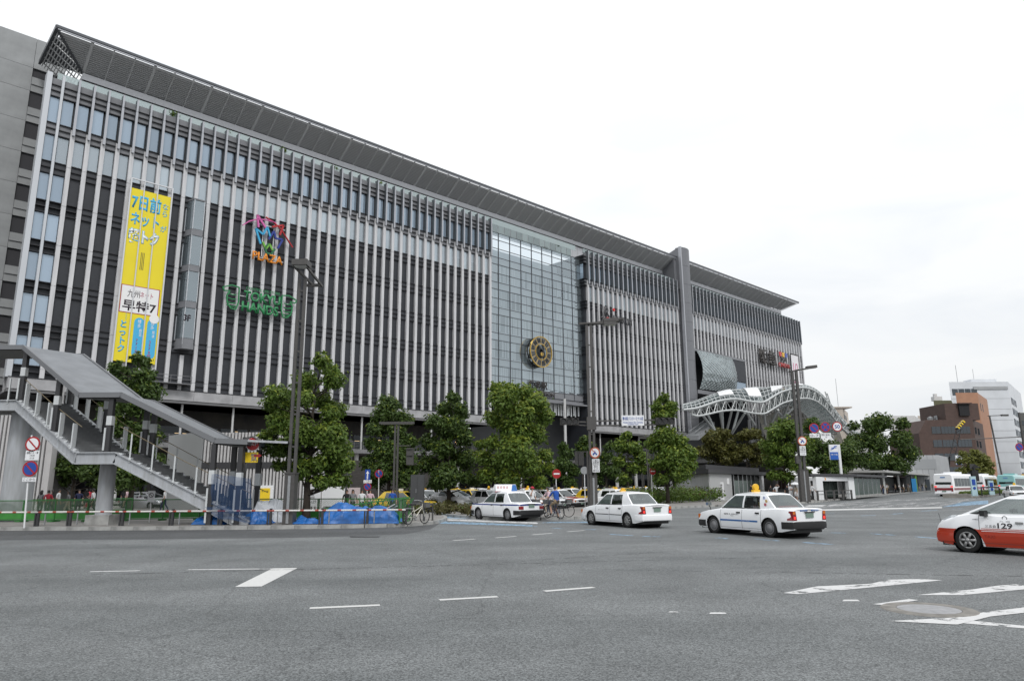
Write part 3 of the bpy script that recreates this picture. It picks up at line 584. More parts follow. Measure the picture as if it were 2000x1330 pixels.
letter('lettering', 'PLAZA', t, (0.0, 0, -3.2), 1.25, 4.7, col('orange', (.75, .25, .01)), .012, .25)
MB().bar((-.8, .35, -3), (-.8, .35, 2.5), .1).bar((.9, .35, -3), (.9, .35, 2.5), .1).bar((-2.6, .35, -3.2), (2.6, .35, -3.2), .1).bar((-2.5, .35, 2.0), (2.6, .35, 2.0), .1).build('support_frame', WHITE, t)
t = sign('store_sign', 42.3, -.75, 28.7, 'green store lettering reading TOKYU HANDS between two outlined hands', 'sign'); GRN = col('store_green', (.02, .21, .07))
letter('lettering', 'TOKYU', t, (.2, 0, .55), 1.5, 5.6, GRN, .032, .2); letter('lettering', 'HANDS', t, (0.0, 0, -1.1), 1.5, 5.6, GRN, .032, .2); letter('small_lettering', 'CREATIVE LIFE STORE', t, (.3, 0, 1.72), .42, 5.2, GRN, 0, .1)
for sg in (-1, 1):
    b = MB(); x = lambda q: 3.1 * sg + q * sg
    out_ = [(.2, 1.6), (1.3, 1.75), (2.6, 1.2), (2.3, .75), (1.5, .85), (1.9, .1), (1.8, -.9), (1.2, -1.7), (.5, -1.75), (.15, -.6), (.2, 1.6)]
    for p, q in zip(out_[:-1], out_[1:]): b.bar((x(p[0]), 0, p[1]), (x(q[0]), 0, q[1]), .16, .2, up=(0, 1, 0))
    for zz in (.45, -.2, -.8, -1.3): b.tube([(x(.55), 0, zz), (x(1.1), 0, zz - .12), (x(1.85), 0, zz + .05)], .09, 5)
    b.build('hand_outline', GRN, t)
MB().bar((-4.6, .3, .5), (4.6, .3, .5), .1).bar((-4.6, .3, -1), (4.6, .3, -1), .1).build('support_frame', WHITE, t)
t = sign('city_sign', 126.6, -.8, 39.2, 'grey JR HAKATA CITY lettering with two red dots on the fins', 'sign'); GRY = col('sign_grey', (.06, .06, .065))
letter('lettering', 'JR', t, (-4.0, 0, 1.0), 3.0, 3.2, GRY, .02, .2); letter('lettering', 'HAKATA CITY', t, (2.2, 0, .2), 1.6, 7.6, GRY, .02, .2)
for x, z, r_ in ((-3.1, -.8, .95), (-.8, 2.3, .35)): MB().lathe([(.0001, -.15), (r_, -.15), (r_, .1)], 20, 'Y', (x, 0, z)).build('red_dot', col('dot_red', (.62, .03, .03)), t)
t = sign('department_store_sign', 199, -.7, 39.1, 'dark 阪急 lettering on the fins at the far end', 'sign'); letter('lettering', '阪急', t, (0, 0, 0), 4.6, 10.4, DK, .02, .3)
t = sign('cinema_sign', 209.2, -.7, 39.2, 'small red CINEMA lettering under three coloured shields', 'sign'); letter('lettering', 'CINEMA', t, (0, 0, -1.5), 1.4, 7.4, col('cinema_red', (.35, .03, .03)), .02, .25); letter('lettering', 'T·JOY', t, (0, 0, .15), 1.3, 3.6, GRY, .02, .3)
for k, c in enumerate(((.5, .05, .06), (.7, .42, .03), (.08, .12, .4))): MB().add([(-1.9 + 1.9 * k - .85, -.1, 2.6), (-1.9 + 1.9 * k + .85, -.1, 2.6), (-1.9 + 1.9 * k + .5, -.1, 1.2), (-1.9 + 1.9 * k - .5, -.1, 1.2), (-1.9 + 1.9 * k - .85, .1, 2.6), (-1.9 + 1.9 * k + .85, .1, 2.6), (-1.9 + 1.9 * k + .5, .1, 1.2), (-1.9 + 1.9 * k - .5, .1, 1.2)], [(0, 1, 2, 3), (7, 6, 5, 4), (0, 4, 5, 1), (1, 5, 6, 2), (2, 6, 7, 3), (3, 7, 4, 0)]).build('shield', mat('shield_%d' % k, c, .4), t)
t = sign('anniversary_banner', 217.1, -.6, 30, 'narrow white banner with a pink number 10 at the far end', 'banner'); MB().box(-2.4, 2.4, -.05, .05, 0, 12).build('cloth', mat('banner_white', (.75, .74, .76), .7), t)
PNK = col('pink_print', (.55, .10, .25)); letter('lettering', '10', t, (0, -.06, 8.0), 2.7, 3.2, PNK, .0, .02); letter('lettering', 'th', t, (-.3, -.06, 5.3), 1.2, 2, PNK, 0, .02); letter('lettering', '開 業', t, (0, -.06, 3.2), .9, 3, PNK, 0, .02); MB().box(-2.5, 2.5, -.08, .08, 11.9, 12.3).build('top_bar', DK, t)
# yellow banner in a steel frame
t = sign('yellow_banner', 26.2, -.35, 17.7, 'tall yellow advertising banner with blue Japanese lettering in a white steel frame', 'banner')
MB().box(-2.55, 2.55, -.02, .02, .1, 23.7).build('cloth', mat('banner_yellow', (0.80, 0.66, 0.02), .6, var=.03, vscale=.3), t)
BB = mat('banner_blue', (.06, .42, .70), .5); BW_ = mat('banner_print_white', (.8, .8, .8), .5); BK = mat('banner_print_dark', (.03, .02, .03), .5); BR = mat('banner_print_red', (.38, .02, .08), .5)
yy = -.03
letter('lettering', '7日前', t, (-.45, yy, 21.9), 2.2, 3.7, BB, .03, .01); letter('lettering', 'な\nら', t, (1.95, yy, 21.6), 1.9, .75, BB, .01, .01); letter('lettering', 'ネット', t, (-.45, yy, 19.5), 1.8, 3.6, BB, .03, .01); letter('lettering', 'が', t, (1.95, yy, 18.9), .9, .8, BB, .01, .01)
letter('lettering', '超トク', t, (-.4, yy, 17.1), 2.1, 3.9, BB, .07, .006); letter('lettering', '超トク', t, (-.4, yy - .012, 17.1), 1.95, 3.75, BW_, .03, .006)
for k in range(3): MB().box(-.5 + .18 * k, -.44 + .18 * k, yy - .01, yy, 12.6, 15).build('drop_line', BK, t)
MB().prism([(-2.45, 0), (2.3, 0), (2.3, .008), (-2.45, .008)], 0, 3.75).build('white_panel', BR, t, (0, yy - .01, 6.55)); MB().box(-2.35, 2.2, yy - .02, yy - .012, 6.65, 10.2).build('white_panel', BW_, t)
letter('lettering', '九州', t, (-.9, yy - .03, 9.2), 1.0, 1.5, BK, .0, .006); letter('lettering', 'ネット', t, (.7, yy - .03, 9.2), .8, 1.6, BR, .0, .006); letter('lettering', '早特7', t, (-.05, yy - .03, 7.6), 1.5, 4.1, BK, .02, .006)
for x, a, b_, c in ((0.15, '博\n多', '鹿\n児\n島', '7\n7\n1\n0\n円'), (1.75, '博\n多', '熊\n本', '2\n5\n7\n0\n円')):
    pr = [(x + .62 * math.cos(q), 6.0 - .5 + .62 * math.sin(q)) for q in [math.pi * k / 8 for k in range(9)]] + [(x + .62 * math.cos(q), 1.4 + .62 * math.sin(q)) for q in [math.pi + math.pi * k / 8 for k in range(9)]]
    MB().add([(p[0], yy - .008, p[1]) for p in pr], [tuple(range(len(pr)))]).build('price_pill', BB, t)
    letter('lettering', a, t, (x, yy - .016, 5.3), 1.1, .45, BW_, 0, .004); letter('lettering', b_, t, (x + .22, yy - .016, 4.1), 1.0, .35, BW_, 0, .004); letter('lettering', c, t, (x - .1, yy - .016, 2.1), 2.3, .42, BR, .02, .004)
letter('lettering', 'と\nっ\nト\nク', t, (-1.75, yy, 3.4), 4.2, .85, BB, .04, .006); letter('small_lettering', 'イ\nン\nタ\nー\nネ\nッ\nト', t, (-1.5, yy, 6.0), 1.1, .2, BB, 0, .004)
MB().lathe([(.0001, -.01), (.62, -.01)], 20, 'Y', (1.9, yy - .03, 6.2)).build('round_badge', BW_, t)
fr = MB()
for x in (-2.62, -.95, .75, 2.62): fr.bar((x, -.1, -.6), (x, -.1, 25.0), .13 if abs(x) < 2 else .18)
for z in (25.0,): fr.bar((-2.7, -.1, z), (2.7, -.1, z), .16)
for z in (24.9, 16, 8, .1):
    for x in (-2.62, 2.62): fr.bar((x, -.1, z), (x, .4, z), .1)
fr.build('frame', mat('banner_frame_white', (.6, .61, .63), .4, .3), t)
# glass oriel
OR = fthing('glass_oriel', 32.15, 0, 0, 'tall narrow glass bay window hanging on the dark facade beside the yellow banner', 'bay window')
for k in range(4):
    z0 = 20.9 + 5.22 * k
    for a, b_ in (((-1.0, .5), (-.45, -1.05)), ((-.45, -1.05), (.95, -1.05)), ((.95, -1.05), (1.0, .5))):
        MB().add([(a[0], a[1], z0 + .9), (b_[0], b_[1], z0 + .9), (b_[0], b_[1], z0 + 5.1), (a[0], a[1], z0 + 5.1)], [(0, 1, 2, 3)]).build('glass_pane', PANE2, OR)
    MB().prism([(-1.06, .6), (-.48, -1.1), (1.0, -1.1), (1.06, .6)], z0 - .05, z0 + .85).build('spandrel', SPAN, OR)
MB().prism([(-1.06, .6), (-.48, -1.1), (1.0, -1.1), (1.06, .6)], 41.75, 41.95).build('top_plate', SPAN, OR); MB().prism([(-1.1, .6), (-.5, -1.15), (1.04, -1.15), (1.1, .6)], 20.3, 20.85).build('bottom_plate', SPAN, OR)
fr = MB()
for x, y in ((-1.0, .5), (-.45, -1.05), (.95, -1.05)): fr.bar((x, y, 20.9), (x, y, 41.8), .1)
fr.build('frame', SILV, OR); letter('floor_number', '3F', OR, (-.1, -1.12, 24.6), .9, .9, BK, .02, .02)
MB().box(-2.2, 3.2, -1.6, .4, 15.4, 15.5).bar((-2.2, -1.6, 16.5), (3.2, -1.6, 16.5), .05).bar((-2.2, -1.6, 16), (3.2, -1.6, 16), .05).bar((3.2, -1.6, 15.5), (3.2, -1.6, 16.5), .05).bar((.5, -1.6, 15.5), (.5, -1.6, 16.5), .05).bar((-2.2, -1.6, 15.5), (-2.2, -1.6, 16.5), .05).build('service_balcony', MATS['rail_steel'], ST, (30.0, 0, 0))
# ------------------------------------------------------------------ neighbouring and far buildings
GP = mat('garage_concrete', (0.31, 0.32, 0.325), 0.85, var=.1, vscale=.6, bump=.15, bscale=5)
ga = empty('parking_garage', BW(14, 12, 0), BROT, 'grey concrete panel building with black window openings at the left edge', 'building')
MB().box(-60, 2.2, 0.25, 30, 0, 64.4).build('wall', mat('garage_joint', (.05, .05, .055), .9), ga)
zs = [0, 6, 10.6] + [15.1 + 4.62 * k for k in range(10)] + [60.2, 64.8]; pms = {}
for j in range(len(zs) - 1):
    for a, c in [(-1.45 - 4.4 * k - 4.4, -1.45 - 4.4 * k) for k in range(4)] + [(-1.45, 2.4)]:
        if a == -1.45 and 9 < zs[j] < 59: continue
        h = zs[j + 1] - zs[j]; key = (round(c - a, 2), round(h, 2))
        if key not in pms: pms[key] = MB().box(.02, c - a - .02, 0, .3, .02, h - .02).mesh('concrete_panel', GP)
        put('concrete_panel', pms[key], ga, (a, 0, zs[j]))
for j in range(10):
    z = 15.1 + 4.62 * j; MB().box(-1.43, 2.3, 0.02, .3, z, z + 1.0).box(-1.43, 2.3, -.12, .3, z + 1.02, z + 1.2).box(-1.43, 2.3, .05, .3, z + 1.22, z + 2.2).build('sill_panel', GP, ga)
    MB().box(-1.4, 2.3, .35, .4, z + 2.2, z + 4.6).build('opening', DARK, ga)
def block(name, label, x0, x1, x2, ytop, Y, dep, wall, cat='building', base=0.0):
    """box building: near face from pixel columns x0..x1 at distance Y, return face to x2"""
    A = T(x0, ytop, Y); B = T(x1, ytop, Y); h = A.z; w = (B - A).length; C = T(x2, ytop, Y + dep); C.z = 0
    e = empty(name, (A.x, A.y, base), 0, label, cat); sd_ = Vector((C.x - B.x, C.y - B.y, 0))
    if x2 < x0: sd_ = Vector((T(x2, ytop, Y + dep).x - A.x, dep, 0))
    MB().prism([(0, 0), (w, 0), (w + sd_.x, sd_.y), (sd_.x, sd_.y)], 0, h).build('wall', wall, e)
    return e, w, h, sd_
WG = glassmat('far_window_glass', (.3, .33, .36), (.28, .31, .34), (.03, .035, .04), 0.0); WFR = mat('window_frame_dark', (.05, .05, .05), .5)
def wins(e, xs, zs, w, h, m=None, off=Vector((0, 0, 0)), dr=Vector((1, 0, 0)), frame=None, bars=1):
    nrm = Vector((dr.y, -dr.x, 0)).normalized(); me = None; me2 = None
    for z in zs:
        for x in xs:
            p = off + dr.normalized() * x + nrm * .06; rz = math.atan2(dr.y, dr.x)
            if me is None:
                me = MB().box(0, w, -.03, .03, 0, h).mesh('window', m or WG); me2 = MB().box(-.08, w + .08, -.05, .05, -.12, 0)
                for k in range(bars): me2.box(w * (k + 1) / (bars + 1) - .05, w * (k + 1) / (bars + 1) + .05, -.055, .05, 0, h)
                me2 = me2.mesh('window_frame', frame or WFR)
            o = put('window', me, e, (p.x, p.y, z), rz); put('window_frame', me2, o)
BRN = mat('brown_tile', (.075, .045, .037), .7, var=.15, vscale=.8, bump=.1, bscale=3); ORG = mat('orange_tile', (.38, .20, .125), .7, var=.1, vscale=.5); TILEW = mat('white_tile', (.62, .64, .67), .5, var=.06, vscale=.2); OLV = mat('olive_wall', (.12, .125, .075), .8)
BEI = mat('beige_wall', (.45, .40, .35), .8, var=.1, vscale=.3); PALE = mat('pale_wall', (.6, .6, .6), .7, var=.08, vscale=.2); GRYW = mat('grey_wall', (.36, .37, .38), .7, var=.08, vscale=.3)
e, w, h, s_ = block('office_tower', 'tall white tiled office tower at the far right', 1853, 1968, 1990, 746, 330, 45, TILEW)
wins(e, [1.0 + 3.0 * k for k in range(4)], [h - 6.2], 2.7, 2.9, bars=1); wins(e, [.8 + 3.0 * k for k in range(2)], [h - 12.5], 2.7, 2.5); 
MB().box(w * .4, w * .98, -.4, .2, h - 3.6, h - 2.2).build('plant_screen', GRYW, e)
for k in range(10): wins(e, [4.0 + 0, 9.5, 16, 22], [h - 10.0 - 5.0 * k], 3.4, 3.0, off=Vector((w, 0, 0)), dr=s_, bars=1)
for k in range(9): MB().box(0, w, -.05, 0, h - 8.0 - 5 * k, h - 7.85 - 5 * k).build('joint', GRYW, e)
MB().box(12, 24, 2, 8, h, h + 1.5).build('roof_plant', TILEW, e); MB().tube([(8, 6, h), (8, 6, h + 9)], .12, 4).build('mast', STEEL, e); MB().tube([(16, 6, h), (16, 6, h + 7)], .1, 4).build('mast', STEEL, e)
e, w, h, s_ = block('orange_office', 'plain orange tiled block standing behind the brown office building', 1866, 1909, 1926, 767, 250, 22, ORG); wins(e, [3.5, 9.0], [h - 6.0], 1.4, 2.6, off=Vector((w, 0, 0)), dr=s_, bars=0)
e, w, h, s_ = block('olive_house', 'olive green windowless block behind the brown office building', 1823, 1858, 1860, 782, 262, 10, OLV); MB().box(1, 4, 1, 3, h, h + 1.6).box(1.2, 2.2, 1, 2, h + 1.6, h + 2.6).build('roof_tank', PALE, e)
e, w, h, s_ = block('brown_office', 'brown tiled office building with window bands and a sloping left shoulder', 1808, 1900, 1918, 820, 222, 18, BRN)
A0 = T(1795, 850, 222); hx = A0.x - e.location.x; MB().prism([(hx, 0), (0, 0), (0, 18), (hx, 18)], 0, T(1795, 846, 222).z).build('wall', BRN, e); MB().add([(hx, 0, A0.z + .6), (0, 0, A0.z + .6), (0, 0, h), (hx, 14, A0.z + .6), (0, 14, A0.z + .6), (0, 14, h)], [(0, 1, 2), (3, 5, 4), (0, 2, 5, 3)]).build('sloping_shoulder', BRN, e)
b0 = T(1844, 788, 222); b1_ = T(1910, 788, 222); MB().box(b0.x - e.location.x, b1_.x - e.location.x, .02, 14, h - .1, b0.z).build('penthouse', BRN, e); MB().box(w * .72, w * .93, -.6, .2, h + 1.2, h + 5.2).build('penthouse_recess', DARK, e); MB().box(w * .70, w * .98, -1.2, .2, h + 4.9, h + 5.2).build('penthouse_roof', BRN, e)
for k in range(4):
    z = h - 4.2 - 4.15 * k; wins(e, [w * .10], [z], 2.7, 2.1); wins(e, [w * .30, w * .62], [z], 4.3, 2.1, bars=3); wins(e, [1.6, 8.5], [z - .1], 3.6, 2.1, off=Vector((w, 0, 0)), dr=s_, bars=1)
MB().lathe([(.9, h), (.9, h + 1.2), (.001, h + 1.6)], 10, 'Z', (4.5, 5, 0)).lathe([(.7, h), (.7, h + 1.7), (.001, h + 1.9)], 10, 'Z', (6.5, 5, 0)).build('roof_tanks', STEEL, e)
e, w, h, s_ = block('stepped_apartments', 'white stepped apartment house with dark windows left of the brown office', 1735, 1786, 1800, 812, 300, 25, PALE)
for k in range(6): wins(e, [3 + 4.6 * q for q in range(4)], [h - 5 - 4.4 * k], 2.6, 1.8); wins(e, [2, 9, 16], [h - 5 - 4.4 * k], 4.4, 2.2, off=Vector((w, 0, 0)), dr=s_)
e, w, h, s_ = block('rooftop_sign_house', 'pale narrow house with a flat roof box between the trees and the brown office', 1792, 1815, 1818, 812, 330, 8, BEI); MB().box(-.5, w + .5, -.5, 3, h - 5, h - 2.8).build('roof_box', GRYW, e)
e, w, h, s_ = block('cream_apartments', 'cream coloured apartment house seen over the curved roof', 1624, 1646, 1655, 797, 320, 22, BEI)
for k in range(5): wins(e, [3 + 0, 10], [h - 4.5 - 3.4 * k], 4, 1.8, off=Vector((w, 0, 0)), dr=s_)
MB().box(-1, w + 4, -.6, 10, h, h + .6).build('roof_slab', BEI, e); MB().tube([(5, 4, h), (5, 4, h + 14)], .1, 4).build('mast', STEEL, e)
e, w, h, s_ = block('low_pale_house', 'low pale house behind the tree tops', 1650, 1700, 1705, 832, 330, 20, PALE); wins(e, [3 + 4 * k for k in range(3)], [h - 4], 2, 1.8)
e, w, h, s_ = block('dark_house', 'dark grey building cut by the right edge behind a lamp post', 1988, 2030, 2060, 806, 290, 20, mat('dark_house_wall', (.10, .10, .095), .8)); wins(e, [1 + 3 * k for k in range(3)], [h - 5 - 4 * k for k in range(7)], 2.2, 1.8)
e, w, h, s_ = block('grey_plant_room', 'windowless light grey block standing behind the bus shelter roof', 1764, 1833, 1851, 889, 165, 14, GRYW)
for k in range(5): MB().box(w * (k + 1) / 6 - .03, w * (k + 1) / 6 + .03, -.03, 0, 0, h).build('joint', mat('plant_joint', (.2, .2, .21), .7), e)
MB().box(w * .28, w * .9, -.06, 0, h - 3.2, h - .9).build('panel', mat('plant_panel', (.28, .29, .3), .6), e)
# crane boom behind the tree
cr_ = empty('crane', tuple(G(1850, 957)), 0, 'black lattice crane boom with a black and yellow striped tip', 'crane'); cb = MB(); a0 = T(1855, 890, 178) - cr_.location; a1 = T(1868, 838, 178) - cr_.location; off = Vector((1.4, 0, 0))
for q in (0, 1):
    cb.tube([a0 + off * q, a1 + off * q * .8], .09, 4)
for k in range(7): cb.tube([a0.lerp(a1, k / 7) + off * (k % 2), a0.lerp(a1, (k + 1) / 7) + off * ((k + 1) % 2)], .06, 4)
cb.tube([Vector((0, 0, 0)), a0], .2, 6); cb.build('lattice_boom', BLACK, cr_)
for k in range(8): p = a1.lerp(T(1880, 832, 178) - cr_.location + Vector((.4, 0, 1.2)), k / 8); q = a1.lerp(T(1880, 832, 178) - cr_.location + Vector((.4, 0, 1.2)), (k + 1) / 8); MB().bar(p, q, .9, .6).build('stripe', YEL if k % 2 else BLACK, cr_)
# ------------------------------------------------------------------ glazed wave roof in front of the right-hand entrance
WS = mat('white_steel', (.50, .52, .52), .4, .1); MEM = mat('roof_membrane_white', (.8, .81, .82), .5); RG = glassmat('wave_roof_glass', (.75, .8, .8), (.5, .56, .56), (.2, .23, .23), .75); BEP = mat('beige_lining', (.40, .38, .34), .7)
def SH(px, py, v):      # sight line meets the plane parallel to the front, v metres before it
    vv = sight(px, py); t = (v - 100.0) / vv.dot(NV); P = vv * t; return Vector((P.dot(DV), -v, P.z + CAM_H))
ro = empty('wave_roof', BW(0, 0, 0), BROT, 'undulating white steel and glass roof in front of the right-hand entrance', 'roof')
fr_px = [(1334, 800), (1360, 797), (1385, 789), (1408, 782), (1437, 779), (1467, 784), (1491, 785), (1509, 775), (1527, 765), (1550, 759), (1568, 757), (1586, 761), (1603, 772), (1621, 792), (1638, 815), (1660, 838), (1690, 862)]
bk_px = [(1334, 797), (1352, 788), (1372, 779), (1395, 770), (1420, 762), (1447, 757), (1475, 754), (1503, 754), (1530, 756), (1552, 757), (1572, 758), (1588, 763), (1606, 776), (1626, 797), (1645, 820), (1668, 842), (1698, 864)]
FRL = curve_pts([SH(x, y, 20) for x, y in fr_px], 3); BKL = curve_pts([SH(x, y + 4, 6) for x, y in bk_px], 3); NR = len(FRL)
def RP(i, w): return FRL[i].lerp(BKL[i], w) + Vector((0, 0, 1.2 * math.sin(math.pi * w)))
NWW = 6; glz = MB(); mem = []
for i in range(NR - 1):
    for j in range(NWW):
        q = [RP(i, j / NWW), RP(i + 1, j / NWW), RP(i + 1, (j + 1) / NWW), RP(i, (j + 1) / NWW)]
        ismem = 8 <= i <= 30 and (i // 3) % 2 == 1 and j >= 1
        if ismem: MB().add([p + Vector((0, 0, .25)) for p in q], [(0, 1, 2, 3)]).build('membrane_panel', MEM, ro)
        else: MB().add(q, [(0, 1, 2, 3)]).build('glass_pane', RG, ro)
g = MB()
for i in range(NR): g.tube([RP(i, k / NWW) for k in range(NWW + 1)], .10, 5)
for j in range(NWW + 1): g.tube([RP(i, j / NWW) for i in range(NR)], .26 if j in (0, NWW) else .10, 6)
g.build('roof_grid', WS, ro)
for w_, nm_ in ((0.0, 'front_truss'), (1.0, 'rear_truss'), (.5, 'middle_truss')):
    g = MB(); lo = []
    for i in range(2, NR - 3): p = RP(i, w_); dn = 1.2 + 1.6 * math.sin(math.pi * (i - 2) / (NR - 5)) ** .5; lo.append(p - Vector((0, 0, dn)))
    g.tube(lo, .22, 6)
    for k in range(len(lo)): g.tube([lo[k], RP(min(NR - 1, k + 2 + (1 if k % 2 else 0)), w_)], .09, 4); g.tube([lo[k], RP(max(0, k + 1), w_)], .09, 4)
    g.build(nm_, WS, ro)
# beige lining below the right-hand wave, laid in strips
for i in range(26, NR - 3):
    for j in range(4):
        q = [RP(i, .35 + .16 * j) - Vector((0, 0, 3.0)), RP(i + 1, .35 + .16 * j) - Vector((0, 0, 3.0)), RP(i + 1, .49 + .16 * j) - Vector((0, 0, 3.0)), RP(i, .49 + .16 * j) - Vector((0, 0, 3.0))]
        q[1] = q[0].lerp(q[1], .93); q[2] = q[3].lerp(q[2], .93); MB().add(q, [(0, 1, 2, 3)]).build('lining_panel', BEP, ro)
def strut(px0, py0, px1, py1, v0, v1, r_=.35): MB().tube([SH(px0, py0, v0), SH(px1, py1, v1)], r_, 8).build('strut', WS, ro)
for a in ((1401, 848, 1366, 803, 14, 18), (1400, 848, 1376, 796, 14, 12), (1412, 848, 1410, 785, 12, 12), (1418, 848, 1434, 782, 12, 18), (1413, 846, 1403, 785, 12, 16), (1430, 846, 1455, 806, 12, 18), (1430, 846, 1447, 785, 12, 12), (1475, 830, 1448, 790, 14, 18), (1530, 815, 1545, 778, 14, 18), (1530, 815, 1508, 790, 14, 12), (1527, 815, 1560, 790, 14, 8), (1534, 812, 1575, 770, 14, 18), (1495, 830, 1490, 790, 14, 18), (1505, 828, 1520, 800, 14, 18)): strut(*a, r_=.28)
# vault behind the right-hand wave: beige lining panels between diagonal trusses
arch = curve_pts([SH(x, y, 4) for x, y in ((1478, 800), (1500, 790), (1520, 778), (1542, 770), (1566, 769), (1588, 776), (1606, 792), (1622, 812), (1640, 838))], 3); NA = len(arch)
for i in range(NA - 1):
    for j in range(6):
        a_, c_ = arch[i], arch[i + 1]; d0, d1 = 1.0 + 1.55 * j, 1.0 + 1.55 * j + 1.4; sx = Vector((.9, 0, 0))
        if a_.z - d1 < 9.5: continue
        q = [a_ - Vector((0, 0, d0)) + sx * j, c_ - Vector((0, 0, d0)) + sx * j, c_ - Vector((0, 0, d1)) + sx * (j + .9), a_ - Vector((0, 0, d1)) + sx * (j + .9)]; q[1] = q[0].lerp(q[1], .92); q[2] = q[3].lerp(q[2], .92); MB().add(q, [(0, 1, 2, 3)]).build('lining_panel', BEP, ro)
for k in range(5):
    i0 = 1 + 3 * k; g = MB(); a_ = arch[min(NA - 1, i0)] + Vector((0, -6, .3)); c_ = a_ + Vector((5.5, 0, -9.5)); lo_ = Vector((1.4, 0, -.4)); g.tube([a_, c_], .16, 5).tube([a_ + lo_, c_ + lo_], .16, 5)
    for q in range(9): g.tube([a_.lerp(c_, q / 9) + lo_ * (q % 2), a_.lerp(c_, (q + 1) / 9) + lo_ * ((q + 1) % 2)], .08, 4)
    g.build('vault_truss', WS, ro)
for v_, dz in ((9, -.9),): MB().tube([p + Vector((0, -(v_ - 4), dz)) for p in arch[:int(NA * .42)]], .28, 6).build('vault_arch', WS, ro)
# ribbed glazed band following the right-hand wave
for i in range(22, NR - 4):
    a_, c_ = RP(i, 0), RP(i + 1, 0); cen = Vector((RP(30, 0).x - 2, a_.y, 6)); ia, ic = a_ + (cen - a_).normalized() * 4.2 + Vector((0, 5, 0)), c_ + (cen - c_).normalized() * 4.2 + Vector((0, 5, 0))
    MB().add([a_, c_, ic, ia], [(0, 1, 2, 3)]).build('glass_pane', RG, ro); MB().tube([a_, ia], .13, 5).tube([ia, ic], .2, 5).tube([a_.lerp(ia, .5), c_.lerp(ic, .5)], .09, 4).tube([ia, c_], .07, 4).build('band_rib', WS, ro)
# concrete deck and escalator under the roof
MB().prism([(s, y) for s, y in ((152, -24), (215, -24), (215, 6), (152, 6))], 7.0, 7.8).build('entrance_deck', mat('deck_concrete', (.2, .2, .2), .8), ST)
es = MB(); p, q = SH(1352, 855, 22), SH(1385, 828, 10); es.bar(p, q, 2.5, .9); es.bar(p + Vector((-1, 0, 1.2)), q + Vector((-1, 0, 1.2)), .15); es.bar(p + Vector((1.2, 0, 1.2)), q + Vector((1.2, 0, 1.2)), .15); es.build('escalator', STEEL, ST)
# ------------------------------------------------------------------ kiosk, subway entrance, bus shelter
CORR = mat('corrugated_grey', (.50, .505, .51), .5, .05, var=.08, vscale=1); ROOFD = mat('kiosk_roof_dark', (.045, .045, .05), .6); FROST = glassmat('frosted_glass', (.6, .66, .64), (.3, .34, .33), (.22, .27, .25), .25, rough=.15)
C, LFT, RGT = G(1388, 979, .15), G(1323, 973, .15), G(1492, 971.5, .15); kz = 2.75
ki = empty('grey_kiosk', tuple(C), 0, 'low grey corrugated kiosk with dark flat roof and frosted glass front', 'kiosk')
def wallrib(e, a, b_, z0, z1, m, pitch=.22, name='wall'):
    a = Vector((a.x, a.y, 0)); b_ = Vector((b_.x, b_.y, 0)); d = b_ - a; n = int(d.length / pitch); pts = []
    nr = Vector((d.y, -d.x, 0)).normalized()
    for k in range(n):
        for f, o_ in ((0, 0), (.45, 0), (.5, .05), (.95, .05)): pts.append(a + d * ((k + f) / n) + nr * o_)
    pts.append(b_); return MB().grid([[(p.x, p.y, z0) for p in pts], [(p.x, p.y, z1) for p in pts]]).build(name, m, e)
z3 = Vector((0, 0, 0)); lf = LFT - C; rg = RGT - C; bkv = lf + rg
wallrib(ki, lf, z3, 0, kz, CORR); f1_ = rg * .36; MB().bar(z3 + Vector((0, 0, kz / 2)), f1_ * .98 + Vector((0, 0, kz / 2)), .12, kz).build('wall', mat('kiosk_plain_wall', (.42, .425, .43), .6), ki)
MB().prism([(p.x, p.y) for p in (lf * .98 + rg * .02, lf * .02 + rg * .04 + lf * .1, rg * .98 + lf * .1, rg * .98 + lf)], .05, kz - .1).build('interior_wall', mat('kiosk_interior', (.10, .105, .105), .7), ki)
ov = [(p.x, p.y) for p in (z3 - lf * .04 - rg * .03, rg * 1.06 - lf * .04, rg * 1.06 + lf * 1.05, lf * 1.05 - rg * .04)]
MB().prism(ov, kz + .02, kz + .42).build('roof', ROOFD, ki); MB().prism([((p[0]) * .9 + lf.x * .06, (p[1]) * .9 + lf.y * .06) for p in ov], kz + .44, kz + .9).build('roof_step', ROOFD, ki)
for k in range(6):
    a, b_ = rg * (.40 + .085 * k), rg * (.475 + .085 * k); MB().bar(a + Vector((0, 0, 1.15)), b_ + Vector((0, 0, 1.15)), .03, 1.9).build('glass_pane', FROST, ki); MB().bar(a + Vector((0, 0, .05)), a + Vector((0, 0, kz)), .08).build('mullion', STEEL, ki)
MB().bar(rg * .95 + Vector((0, 0, 1.37)), rg * 1.0 + Vector((0, 0, 1.37)), .3, 2.7).build('pillar', WHITE, ki)
for k, (p, hgt) in enumerate(((lf * .55, 1.9), (rg * .28, 2.0))): MB().cbox(p + Vector((.05, -.15, hgt)), .25, .2, .6).build('wall_lamp', WHITE, ki)
mbn = MB().cbox(rg * .17 + Vector((0, -.2, 1.0)), .5, .05, 1.8).build('notice_board', WHITE, ki); letter('lettering', '博\n多\n駅\n前\n案\n内', ki, rg * .17 + Vector((0, -.24, 1.0)), 1.4, .22, INK, 0, .004)
wl = empty('white_wall', tuple(G(1545, 973, .15)), 0, 'plain white wall panel behind the queue beside the tree', 'wall'); a = G(1590, 971, .15) - wl.location; MB().bar(Vector((0, 0, 1.25)), a + Vector((0, 0, 1.25)), .25, 2.4).build('panel', mat('white_wall', (.5, .51, .52), .7), wl); MB().bar(G(1490, 969, .15) - wl.location + Vector((0, 4, 1.25)), Vector((0, 4, 1.25)), .2, 2.4).build('dark_panel', mat('dark_wall', (.06, .06, .06), .7), wl)
